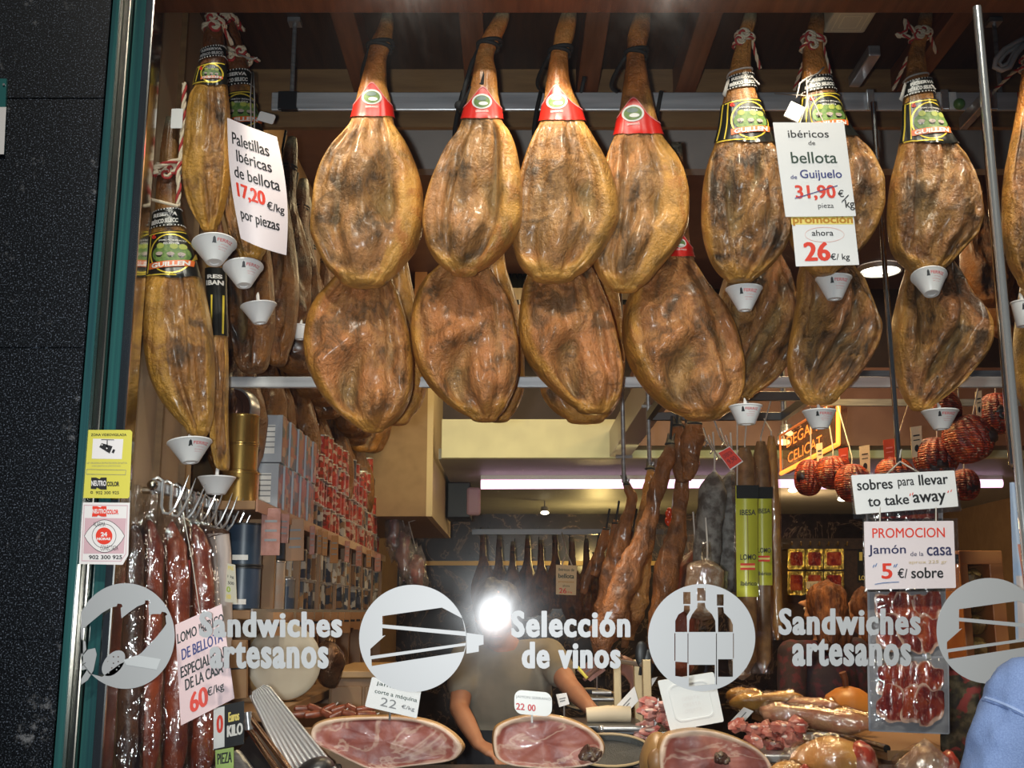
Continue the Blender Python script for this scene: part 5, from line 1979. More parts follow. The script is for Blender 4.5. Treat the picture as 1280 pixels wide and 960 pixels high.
loin_pack('vacuum packed loin nearest the steel frame, dark film folds at its top', [(172, 606), (170, 628), (166, 648)], [(166, 655), (165, 720), (163, 800), (160, 880), (157, 980)], .030, .042, 2.92, LOIND, 1.5)
loin_pack('vacuum packed red loin behind the ham sticker, second from the steel frame', [(196, 608), (192, 632), (188, 646)], [(186, 650), (187, 720), (186, 800), (183, 880), (180, 985)], .036, .050, 2.99, LOIN, 4.5)
loin_pack('vacuum packed red loin with pale glossy folds, third from the steel frame', [(216, 612), (218, 632), (216, 648)], [(216, 652), (221, 720), (222, 800), (219, 880), (214, 985)], .034, .050, 3.06, LOIN, 8.5)
loin_pack('vacuum packed red loin with printed label, beside the white wrapped roll', [(232, 616), (240, 640), (244, 652)], [(243, 655), (250, 720), (254, 800), (252, 880), (248, 985)], .038, .052, 3.13, LOIN, 12.5, (225, 700, 238, 722))
# white wrapped roll and wooden board
m = MB()
m.tube([P(270, y, 3.42) for y in (668, 690, 730, 770, 810)], [.040, .046, .047, .047, .047], 18)
for v in m.v:
    v.x += .004 * fbm(v.x * 20, v.z * 8, 1, 3)
r = mk('wrapped_roll', m, mat('greyish_wrap', (.52, .46, .45), .35, bmp=.4, bscale=18), None, True, label='pale plastic wrapped roll behind the loin packs, left of the shelves', cat='roll')
m = MB()
m.tube([P(268, 664, 3.42), P(270, 672, 3.42)], [.030, .043], 14)
mk('dark_cap', m, LOIND, r, True)
m = MB()
c = Card(((283, 800), (308, 800), (308, 872), (283, 876)), 3.42)
card_panel(m, c, .02)
r = mk('wooden_board', m, SHELFW, label='light wooden board behind the pink loin sign, above the kilo plate', cat='board')
m = MB()
put(m, c, ('S', SQ(0, .47, 1, .50)), .001)
mk('groove', m, INK, r)

# ---------------------------------------------------------------- shelves of tins along the side wall
S1, S2 = 1.936, 1.605
unit = thing('wall_shelf', 'long wooden wall shelf of tins running back along the side wall', 'shelf', (-.95, 5.3, 1.3))
for z in (S1, S2):
    m = MB()
    m.box((-1.06, 3.45, z - .028), (-.79, 7.0, z), bev=.003)
    mk('shelf_board', m, SHELFW, unit)
for i in range(8):
    Y = 3.83 + i * .45
    m = MB()
    m.box((-1.06, Y - .01, 1.2), (-.80, Y + .01, S1 - .028))
    mk('upright', m, SHELFW, unit)
m = MB()
m.box((-1.06, 3.45, 1.28), (-.70, 7.0, 1.31), bev=.003)
mk('shelf_board', m, SHELFW, unit)
m = MB()
m.box((-.788, 3.45, S1 - .034), (-.782, 7.0, S1 + .004))
mk('label_strip', m, mat('pink_shelf_edge', (.34, .17, .11), .35), unit)
m = MB()
m.box((-.788, 3.45, S2 - .034), (-.782, 7.0, S2 + .004))
mk('label_strip', m, mat('steel_shelf_edge', (.45, .42, .40), .3, .5), unit)

# price cards hung on the shelf edges
TAGP = mat('pink_tag', (.42, .22, .19), .15, col2=(.30, .14, .11), scale=30)
TAGB = mat('brown_tag', (.32, .16, .07), .4)
k0 = None
for i, (Y, w, h, tl, mt) in enumerate(((3.60, .06, .15, 4, TAGP), (3.80, .04, .10, -6, TAGP), (4.0, .065, .15, 8, TAGB), (4.36, .02, .11, 0, TAGP), (4.52, .02, .10, 5, TAGB), (4.66, .025, .10, -4, TAGB), (4.9, .04, .12, 3, TAGB), (5.3, .025, .10, -8, TAGP), (5.7, .035, .10, 4, TAGP), (6.1, .03, .09, 0, TAGB), (6.5, .04, .10, 6, TAGP))):
    m = MB()
    M = Matrix.Translation((-.772, Y, S1 - .01)) @ Matrix.Rotation(R(tl), 4, 'X') @ Matrix.Rotation(R(18 if i < 4 else 35), 4, 'Z')
    m.box((-w / 2, -.002, -h), (w / 2, .002, 0), M=M, bev=.0015)
    r = mk('shelf_tag', m, mt, label='pinkish plastic price card hanging from the edge of the upper shelf of tins', cat='tag', group='price cards on the upper shelf')
    m = MB()
    for q in range(3):
        m.box((-w * .32, -.0028, -h * (.25 + .2 * q)), (w * .32, -.0022, -h * (.30 + .2 * q)), M=M)
    mk('printing', m, INKGR, r)
for i in range(16):
    Y = 3.75 + i * .2
    m = MB()
    M = Matrix.Translation((-.776, Y, S2 - .006)) @ Matrix.Rotation(R(30), 4, 'Z')
    m.box((-.022, -.0015, -.075 - .01 * (i % 3)), (.022, .0015, 0), M=M)
    r = mk('shelf_tag', m, TAGB, label='small brown price card hanging from the edge of the lower shelf of tins', cat='tag', group='price cards on the lower shelf')
    m = MB()
    m.box((-.014, -.0022, -.045), (.014, -.0016, -.035), M=M)
    mk('printing', m, INK, r)


def tin(name, label, r, h, c, m_side, group, m_lid=None, seg=20):
    root = thing(name, label, 'tin', c, group)
    m = MB()
    m.lathe([(r * .97, .004), (r * .97, h - .004)], c, seg, caps=False)
    mk('wrapper', m, m_side, root, True)
    m = MB()
    for z0 in (0, h - .006):
        m.lathe([(r * .9, z0 + .001), (r, z0), (r * 1.01, z0 + .003), (r, z0 + .006), (r * .92, z0 + .005)], c, seg)
    mk('rim', m, m_lid or STEEL, root, True)
    return root


gold = None
zz = S1 + .001
for i, (rr, hh) in enumerate(((.066, .105), (.058, .09), (.058, .095))):
    tin('gold_tin', ('wide gold tin at the bottom of the stack beside the lowest left ham', 'gold tin in the middle of the stack beside the cartons', 'gold tin on top of the stack below the lying round tin')[i], rr, hh, Vector((-.885, 3.62, zz)), TIN_G, 'gold tins', TIN_G, 28)
    zz += hh + .001
c = P(288, 512, 3.62)
root = thing('round_tin', 'large round tin standing on edge above the gold tins, ringed lid facing out', 'tin', c - Vector((0, 0, .075)))
M = Matrix.Translation(c) @ Matrix.Rotation(R(90), 4, 'X') @ Matrix.Rotation(R(-14), 4, 'Y')
m = MB()
m.lathe([(.074, -.06), (.078, -.058), (.078, .0), (.075, .004), (.071, .002), (.069, -.003)], (0, 0, 0), 36, M=M, caps=False)
mk('wall', m, STEEL, root, True)
m = MB()
m.lathe([(0, -.002), (.02, -.002), (.022, .001), (.026, -.002), (.044, -.002), (.047, .001), (.05, -.002), (.070, -.003)], (0, 0, 0), 36, M=M, caps=False)
mk('lid', m, mat('dark_lid', (.10, .045, .03), .3, .6), root, True)

cart = thing('food_carton', 'tall carton with blue and red print and white end, stacked beside the gold tins', 'carton', (0, 0, 0), 'printed cartons on the upper shelf')
m = MB()
m.box((-.055, -.036, 0), (.055, .036, .165), bev=.002)
mk('box', m, mat('carton_white', (.36, .38, .42), .45), cart)
m = MB()
m.box((.0553, -.034, .003), (.0560, .034, .162))
mk('printed_front', m, TIN_B, cart)
m = MB()
m.box((-.02, -.0368, .03), (.03, -.0362, .13))
for q in range(5):
    m.box((-.03, -.0374, .05 + q * .018), (.03, -.0369, .054 + q * .018), 1)
mk('printed_end', m, [LWHT, INKGR], cart)
used = False
for i in range(9):
    for j in range(2):
        loc = (-.852 + (.004 if (i + j) % 2 else -.003), 3.86 + i * .077, S1 + j * .168)
        if not used:
            cart.location = loc
            used = True
        else:
            dup(cart, loc)
pr = [tin('food_tin', 'red and white printed tin stacked on the upper wall shelf', .038, .108, Vector((0, 0, 0)), TIN_R, 'red tins on the upper shelf'),
      tin('food_tin', 'dark printed tin stacked on the upper wall shelf among red ones', .038, .108, Vector((0, 0, 0)), TIN_D, 'dark tins on the upper shelf')]
us = [False, False]
rnd = random.Random(8)
for i in range(28):
    Y = 4.62 + i * .082
    n = 3 + (rnd.random() < .55) + (i > 10 and rnd.random() < .3)
    for j in range(n):
        q = 1 if (rnd.random() < (.1 if i < 14 else .32)) else 0
        loc = (-.845 + rnd.uniform(-.012, .012), Y, S1 + j * .109)
        rot = (0, 0, rnd.uniform(0, 6))
        if not us[q]:
            pr[q].location, pr[q].rotation_euler = loc, rot
            us[q] = True
        else:
            dup(pr[q], loc, None, None, rot)
# second shelf
for j in range(2):
    tin('navy_tin', ('navy tin with white bottom stripe, lower of the pair under the upper shelf', 'navy tin on top of another under the hanging price cards')[j], .060, .135, Vector((-.86, 3.62, S2 + j * .137)), TIN_N, 'navy tins on the lower shelf', BLACK, 28)
    m = MB()
    m.add([Vector((-.86 + .0605 * math.cos(a), 3.62 + .0605 * math.sin(a), S2 + j * .137 + z)) for z in (.018, .034) for a in [R(-110 + 6 * k) for k in range(9)]], [(i, i + 1, 10 + i, 9 + i) for i in range(8)])
    mk('label_strip', m, LWHT, bpy.data.objects['navy_tin' if j == 0 else 'navy_tin.001'])
tin('steel_canister', 'silver canister with pale printed front on the lower wall shelf', .052, .17, Vector((-.85, 4.0, S2)), mat('canister_print', (.55, .52, .48), .3, .4, col2=(.62, .42, .3), scale=9), None, CHROME, 28)
tin('navy_jar', 'navy round jar standing on the silver canister', .048, .10, Vector((-.85, 4.0, S2 + .172)), TIN_N, None, BLACK, 28)
pr = [tin('preserve_tin', 'small dark tin stacked on the lower wall shelf', .036, .115, Vector((0, 0, 0)), TIN_D, 'dark tins on the lower shelf', None, 16),
      tin('preserve_tin', 'small grey printed tin stacked on the lower wall shelf', .036, .115, Vector((0, 0, 0)), TIN_T, 'grey tins on the lower shelf', None, 16)]
us = [False, False]
for i in range(29):
    Y = 4.20 + i * .095
    for j in range(2):
        q = 1 if rnd.random() < .42 else 0
        loc = (-.84 + rnd.uniform(-.015, .015), Y, S2 + j * .117)
        if not us[q]:
            pr[q].location = loc
            us[q] = True
        else:
            dup(pr[q], loc, None, None, (0, 0, rnd.uniform(0, 6)))

# cheese wheel leaning below the shelves
c = P(352, 828, 3.85)
root = thing('cheese_wheel', 'large pale cheese wheel standing on edge below the tins, behind artesanos lettering', 'cheese', c - Vector((0, 0, .13)))
M = Matrix.Translation(c) @ Matrix.Rotation(R(80), 4, 'X') @ Matrix.Rotation(R(26), 4, 'Y')
m = MB()
m.lathe([(.0, .045), (.10, .046), (.118, .043), (.125, .036)], (0, 0, 0), 44, M=M, caps=False)
mk('cut_face', m, mat('cheese_face', (.42, .37, .29), .5, col2=(.36, .31, .24), scale=9), root, True)
m = MB()
m.lathe([(.125, .036), (.129, .02), (.129, -.03), (.122, -.045), (0, -.047)], (0, 0, 0), 44, M=M, caps=False)
mk('rind', m, mat('cheese_rind', (.58, .40, .18), .45), root, True)
m = MB()
c = P(412, 830, 4.1)
m.ball(c, (.05, .05, .085), 20, 14)
for v in m.v:
    v.x += .014 * fbm(v.x * 16, v.y * 16, v.z * 16, 3)
r = mk('foil_bag', m, mat('dark_foil', (.12, .06, .03), .22, .6, bmp=.6, bscale=22, bdist=.02), None, True, label='dark crumpled foil bag with yellow glints beside the cheese wheel', cat='bag')
m = MB()
m.tube([c + Vector((0, 0, .08)), c + Vector((.004, 0, .10)), c + Vector((0, 0, .13))], [.02, .01, .022], 12)
mk('gathered_neck', m, mat('dark_foil2', (.16, .08, .03), .25, .5), r, True)
# tan sideboard behind, with small sausages
sb = thing('sideboard', 'tan wooden sideboard below the tins behind the slicer', 'cabinet', (-.55, 4.6, 0))
m = MB()
m.box((-.68, 4.3, 0), (-.42, 5.0, 1.36), bev=.005)
mk('body', m, SHELFW, sb)
m = MB()
m.box((-.69, 4.28, 1.36), (-.41, 5.02, 1.385), bev=.004)
mk('top', m, mat('pale_wood', (.46, .27, .11), .45), sb)
for i in range(1, 3):
    m = MB()
    m.box((-.795 + i * .125, 4.285, .72), (-.68 + i * .125, 4.30, 1.33), bev=.003)
    d = mk('door', m, SHELFW, sb)
    m = MB()
    m.ball((-.70 + i * .125, 4.272, 1.05), .012)
    mk('knob', m, BRASSY, d, True)
rnd = random.Random(3)
for i in range(12):
    x, Y = lerp(378, 455, (i % 6) / 5) + rnd.uniform(-3, 3), 3.34 + .05 * (i // 6)
    c = P(x, 893 - 7 * (i // 6), Y)
    a = rnd.uniform(-.9, .9)
    m = MB()
    d = Vector((math.cos(a), .3, math.sin(a) * .6)) * .024
    m.tube([c - d * 1.2, c - d, c, c + d, c + d * 1.2], [.003, .009, .011, .009, .003], 10)
    r = mk('small_sausage', m, mat('chorizo', (.25, .06, .025), .3, col2=(.12, .03, .015), scale=60), None, True, label='small dark chorizo in the heap behind the slicer', cat='sausage', group='chorizos heaped behind the slicer')
    m = MB()
    m.tube([c + d * 1.15, c + d * 1.5 + Vector((0, 0, .004))], .002, 6)
    mk('string_tie', m, STRING, r)
m = MB()
cc = P(418, 912, 3.365)
m.box((cc.x - .14, 3.28, 1.165), (cc.x + .16, 3.46, cc.z - .002), bev=.006)
mk('chopping_block', m, SHELFW, label='tan wooden block carrying the heap of chorizos', cat='block')

# ---------------------------------------------------------------- slicer
root = thing('meat_slicer', 'meat slicer with ribbed silver plate in the lower left of the window', 'slicer', P(350, 955, 3.12))
C = Card(((311, 868), (334, 853), (436, 978), (378, 1010)), (3.16, 3.18, 3.02, 3.02))
m = MB()
nu, nv = 73, 22


def ribf(a, c_):
    e = min(1, c_ / .06)
    u = .5 + (a - .5) * (1 if c_ > .05 else math.sqrt(max(0, 1 - (1 - c_ / .05) ** 2)) * .35 + .65)
    return C.at(u, c_, .0035 * (abs(math.sin(a * math.pi * 9)) ** .6))


m.grid(ribf, nu, nv)
m.add([C.at(0, 0, -.01), C.at(1, 0, -.01), C.at(1, 1, -.01), C.at(0, 1, -.01)], [(0, 1, 2, 3)])
mk('ribbed_plate', m, mat('ribbed_silver', (.72, .72, .74), .28, .85), root, True)
COPPER = mat('copper_rod', (.55, .33, .20), .2, 1)
for (x0, y0, x1, y1), r_ in (((309, 893, 362, 962), .0085), ((309, 908, 350, 968), .0085)):
    m = MB()
    m.tube([P(x0, y0, 3.10), P(x1, y1, 3.03)], r_, 12)
    mk('guide_rod', m, COPPER, root, True)
m = MB()
m.tube([P(306, 900, 3.10), P(306, 912, 3.10)], .016, 12)
m.tube([P(309, 890, 3.09), P(311, 912, 3.09)], .011, 12)
mk('clamp', m, STEEL, root, True)
m = MB()
a, b_, c, d = P(312, 918, 3.16), P(352, 965, 3.04), P(330, 1000, 3.04), P(290, 950, 3.16)
m.hexa([d, c, b_, a] + [p + Vector((0, .12, .0)) for p in (d, c, b_, a)])
mk('motor_housing', m, BLACK, root)
m = MB()
m.tube([P(292, 948, 3.10), P(330, 1000, 3.0)], .026, 18)
mk('silver_roller', m, STEEL, root, True)
m = MB()
m.lathe([(.05, 0), (.049, .012), (.04, .026), (.022, .035), (0, .038)], P(395, 966, 3.0), 24, M=Matrix.Rotation(R(-20), 4, 'Y'), caps=False)
mk('knob', m, DARKMET, root, True)
m = MB()
m.box((P(300, 950, 3.1).x, 3.02, 1.165), (P(420, 950, 3.1).x, 3.2, 1.195), bev=.006)
mk('base', m, STEEL, root)

# ---------------------------------------------------------------- cut hams on the window counter


def cut_ham(label, outline, Y, depth, bone, grp='cut hams on the window counter', pink=None, rindw=.13, seed=1.0):
    root = thing('cut_ham', label, 'ham', P(sum(p[0] for p in outline) / len(outline), max(p[1] for p in outline), Y), grp)
    # smooth outline
    n = 64
    k = len(outline)
    L = []
    for i in range(n):
        t = i / n * k
        j = int(t)
        f = t - j
        p0, p1, p2, p3 = (outline[(j + q - 1) % k] for q in range(4))
        L.append(tuple(.5 * (2 * p1[a] + (p2[a] - p0[a]) * f + (2 * p0[a] - 5 * p1[a] + 4 * p2[a] - p3[a]) * f * f + (3 * p1[a] - p0[a] - 3 * p2[a] + p3[a]) * f ** 3) for a in (0, 1)))
    cx, cy = sum(p[0] for p in L) / n, sum(p[1] for p in L) / n
    m = MB()
    V, F, A, S_ = [], [], [], []
    rings = [1.0, .985, .955, .91, .86, .78, .65, .5, .34, .17, .03]
    for j, q in enumerate(rings):
        for i, (x, y) in enumerate(L):
            top = max(0, (cy - y)) / (cy - min(p[1] for p in L))
            p = P(cx + (x - cx) * q, cy + (y - cy) * q, Y)
            p.y += .006 * fbm(p.x * 18, p.z * 18, seed, 3) - (.006 if 0 < j < 4 else .0) + (.01 if j == 0 else 0)
            V.append(p)
            dist = 1 - q
            w = rindw * (.55 + .8 * top) * (1 + .5 * fbm(i * .15, seed, 2, 2))
            A.append(1 - sst(w * .6, w * 1.1, dist))
            S_.append(1.0 if j == 0 else 0.0)
    for j in range(len(rings) - 1):
        for i in range(n):
            q = (i + 1) % n
            F.append((j * n + i, j * n + q, (j + 1) * n + q, (j + 1) * n + i))
    F.append(tuple((len(rings) - 1) * n + i for i in range(n)))
    # rind running back
    base = len(V)
    for j in range(1, 9):
        t = j / 8
        q = 1.03 - .55 * t ** 2.2
        for (x, y) in L:
            p = P(cx + (x - cx) * q, min(cy + (y - cy) * q, 99999), Y)
            p.y = Y + .012 + depth * t + .006 * fbm(x * .05, y * .05 + t * 3, seed, 3)
            V.append(p)
            A.append(.6)
            S_.append(1.0)
    for j in range(8):
        for i in range(n):
            q = (i + 1) % n
            a = (base + (j - 1) * n) if j else 0
            F.append((a + i, base + j * n + i, base + j * n + q, a + q))
    F.append(tuple(base + 7 * n + i for i in range(n)))
    m.add(V, F)
    m.attr = {'rind': A, 'shank': S_}
    mk('meat', m, CUT, root, 'all')
    if bone:
        bx, by, br = bone
        m = MB()
        c = P(bx, by, Y - .008)
        s = MPP(by, Y)
        m.ball(c, (br * s, .012, br * .8 * s), 18, 12)
        for q in range(4):
            m.ball(c + Vector((math.cos(q * 1.7) * br * s * .7, -.006, math.sin(q * 1.7) * br * s * .5)), br * s * .42, 10, 8)
        for v in m.v:
            v += Vector((1, .4, 1)) * .008 * fbm(v.x * 40, v.z * 40, seed, 3)
        mk('bone', m, mat('dark_bone', (.07, .03, .02), .3, col2=(.40, .30, .20), scale=45, lo=.5, hi=.7), root, True, label='dark bone end')
    return root


cut_ham('halved red ham lying cut side out, leftmost of the cut hams beside the slicer', [(388, 917), (394, 906), (415, 899), (455, 896), (500, 896), (540, 903), (564, 916), (578, 932), (574, 944), (560, 952), (520, 957), (470, 962), (440, 952), (412, 938), (393, 929)], 3.10, .16, None, seed=2.2, rindw=.10)
cut_ham('halved ham with thick white fat band, in the middle below the serrano tag', [(617, 917), (624, 906), (648, 897), (680, 894), (710, 899), (738, 912), (754, 929), (753, 946), (738, 956), (695, 961), (645, 958), (623, 950), (617, 936)], 3.08, .16, (738, 942, 13), seed=5.1, rindw=.13)
cut_ham('halved ham with dark bone in its face, under the white blank tray', [(826, 930), (836, 918), (866, 912), (900, 916), (932, 928), (955, 943), (966, 962), (962, 990), (905, 1004), (850, 1000), (829, 972), (824, 948)], 3.05, .18, (902, 948, 11), seed=8.3, rindw=.13)
m = MB()
c = P(822, 952, 3.16)
m.ball(c, (.045, .10, .075), 24, 16)
for v in m.v:
    v += Vector((1, 0, 1)) * .008 * fbm(v.x * 14, v.y * 14, v.z * 14, 3)
r = mk('ham_end', m, mat('tan_rind', (.42, .24, .09), .35, col2=(.30, .16, .06), scale=16), None, True, label='tan ham end lying left of the cut ham with the bone', cat='ham')
m = MB()
m.ball(c + Vector((-.012, -.085, .01)), (.026, .02, .034), 12, 8)
mk('dried_skin', m, mat('brown_rind', (.26, .13, .05), .4), r, True)


def packed_ham(label, cx, cy, w, h, Y, d, cut, seed):
    root = thing('packed_ham', label, 'ham', P(cx, cy + h / 2, Y), 'film packed hams on the counter')
    s = MPP(cy, Y)
    m = MB()
    c = P(cx, cy, Y)
    m.ball(c, (w / 2 * s, d, h / 2 * s), 32, 22)
    for v in m.v:
        k = (v.x - c.x) / (w / 2 * s)
        f = 1 - .25 * max(0, -k)
        v.z = c.z + (v.z - c.z) * f
        v += (v - c) * .12 * fbm(v.x * 9 + seed, v.y * 9, v.z * 9, 3)
    mk('rind', m, mat('orange_rind', (.62, .32, .09), .3, col2=(.52, .22, .06), scale=10), root, True)
    if cut:
        m = MB()
        m.ball(c + Vector((w * .30 * s, -d * .45, -.0)), (w * .20 * s, d * .62, h * .42 * s), 24, 16)
        for v in m.v:
            v += Vector((1, 1, 1)) * .006 * fbm(v.x * 30, v.y * 30, v.z * 30 + seed, 3)
        mk('cut_face', m, mat('raw_red_face', (.40, .05, .03), .25, col2=(.55, .28, .22), scale=24, lo=.5, hi=.62), root, True)
    m = MB()
    m.ball(c, (w * .57 * s, d * 1.18, h * .56 * s), 30, 20)
    for v in m.v:
        v += (v - c) * .22 * fbm(v.x * 17 + seed, v.y * 17, v.z * 17, 4)
    mk('film_wrap', m, FILM, root, 'all')


packed_ham('film wrapped ham with orange rind and red cut end, below the sliced packs', 1040, 952, 100, 62, 3.15, .09, True, 1.0)
packed_ham('film wrapped pink ham at the right end of the counter near the denim sleeve', 1160, 962, 70, 56, 3.12, .07, True, 4.0)
packed_ham('small film wrapped cut of ham in front of the orange rind ham', 985, 975, 60, 46, 3.02, .05, True, 7.0)
m = MB()
pts = [P(x, y, Y) for x, y, Y in ((1120, 955, 3.02), (1158, 925, 3.06), (1186, 948, 3.04), (1184, 985, 3.0), (1130, 990, 3.0))]
top = P(1156, 922, 3.1)
m.add(pts + [top, P(1190, 990, 3.2), P(1120, 990, 3.2)], [(0, 5, 1), (1, 5, 2), (2, 3, 6), (5, 6, 2), (0, 1, 4), (1, 2, 3, 4), (0, 7, 5), (5, 7, 6), (0, 4, 7)])
mk('crumpled_film', m, FILMW, label='peaked crumpled clear film over the pink ham at the right end', cat='film')

# ---------------------------------------------------------------- people behind the counter


def limb(mb, pts, rs, seg=14):
    mb.tube(pts, rs, seg)
    for p, r in zip(pts, rs):
        mb.ball(p, r, 12, 8)


def hand(mb, wrist, fdir, palm_n, s=1.0, curl=.5, right=True):
    """Palm, four unequal bent fingers and a thumb leaving the side of the palm."""
    f = Vector(fdir).normalized()
    n = Vector(palm_n)
    n = (n - f * n.dot(f)).normalized()
    side = f.cross(n) * (1 if right else -1)
    w = Vector(wrist)
    for q in (-1, -.33, .33, 1):
        limb(mb, [w + side * .012 * q, w + f * .085 * s + side * .030 * q * s], [.016 * s, .014 * s], 10)
    for q, L in ((-1, .062), (-.33, .078), (.33, .084), (1, .072)):
        b0 = w + f * .088 * s + side * .031 * q * s
        p = [b0]
        d = f.copy()
        for k, part in enumerate((.45, .32, .23)):
            d = (d + n * curl * (.35 + .3 * k)).normalized()
            p.append(p[-1] + d * L * part * s)
        limb(mb, p, [.0095 * s, .009 * s, .0082 * s, .007 * s], 8)
    t0 = w + f * .025 * s + side * .026 * s
    t1 = t0 + (f * .5 + side * .8 + n * .2).normalized() * .035 * s
    t2 = t1 + (f * .85 + side * .3 + n * .35).normalized() * .032 * s
    t3 = t2 + (f * .9 + n * .45).normalized() * .024 * s
    limb(mb, [t0, t1, t2, t3], [.014 * s, .012 * s, .0105 * s, .0085 * s], 8)


def head(mb, c, yaw, pitch=0, s=1.0):
    """Head with brow, nose, ears, chin and neck; yaw 0 looks towards +Y."""
    M = Matrix.Translation(c) @ Matrix.Rotation(yaw, 4, 'Z') @ Matrix.Rotation(pitch, 4, 'X')
    mb.ball((0, 0, 0), (.074 * s, .094 * s, .112 * s), 20, 14, M=M)
    for v in mb.v[-21 * 0 - 20 * 15:]:
        v += Vector(c) * 0
    mb.ball((0, 0, 0), .001, M=M)
    q = [((0, .03, -.06), (.052, .058, .058)), ((0, .066, -.092), (.026, .024, .022)), ((0, .083, -.016), (.012, .016, .028)), ((0, .091, -.034), (.014, .012, .011)),
         ((0, .078, .03), (.058, .022, .016)), ((-.076, -.008, -.012), (.010, .02, .032)), ((.076, -.008, -.012), (.010, .02, .032)), ((0, .08, -.066), (.026, .016, .010)),
         ((-.042, .062, -.03), (.022, .022, .02)), ((.042, .062, -.03), (.022, .022, .02))]
    for p, r in q:
        mb.ball(M @ Vector(p) * 1 if s == 1 else M @ (Vector(p) * s), tuple(x * s for x in r), 12, 8)
    return M


def hmat_ball(mb, M, p, r, seg=14, rings=10):
    """ellipsoid in head space"""
    k = len(mb.v)
    mb.ball((0, 0, 0), r, seg, rings)
    for i in range(k, len(mb.v)):
        mb.v[i] = M @ (mb.v[i] + Vector(p))


def face_parts(root, M, s=1.0):
    for sx in (-1, 1):
        m = MB()
        hmat_ball(m, M, (sx * .031, .079, .004), (.013, .011, .009))
        e = mk('eye', m, mat('eye_white', (.75, .72, .68), .2), root, True)
        m = MB()
        hmat_ball(m, M, (sx * .031, .0865, .004), (.006, .005, .006))
        mk('iris', m, mat('eye_dark', (.03, .02, .012), .15), e, True)
    m = MB()
    hmat_ball(m, M, (0, .091, -.066), (.022, .007, .006))
    mk('mouth', m, mat('lips', (.36, .12, .09), .4), root, True)


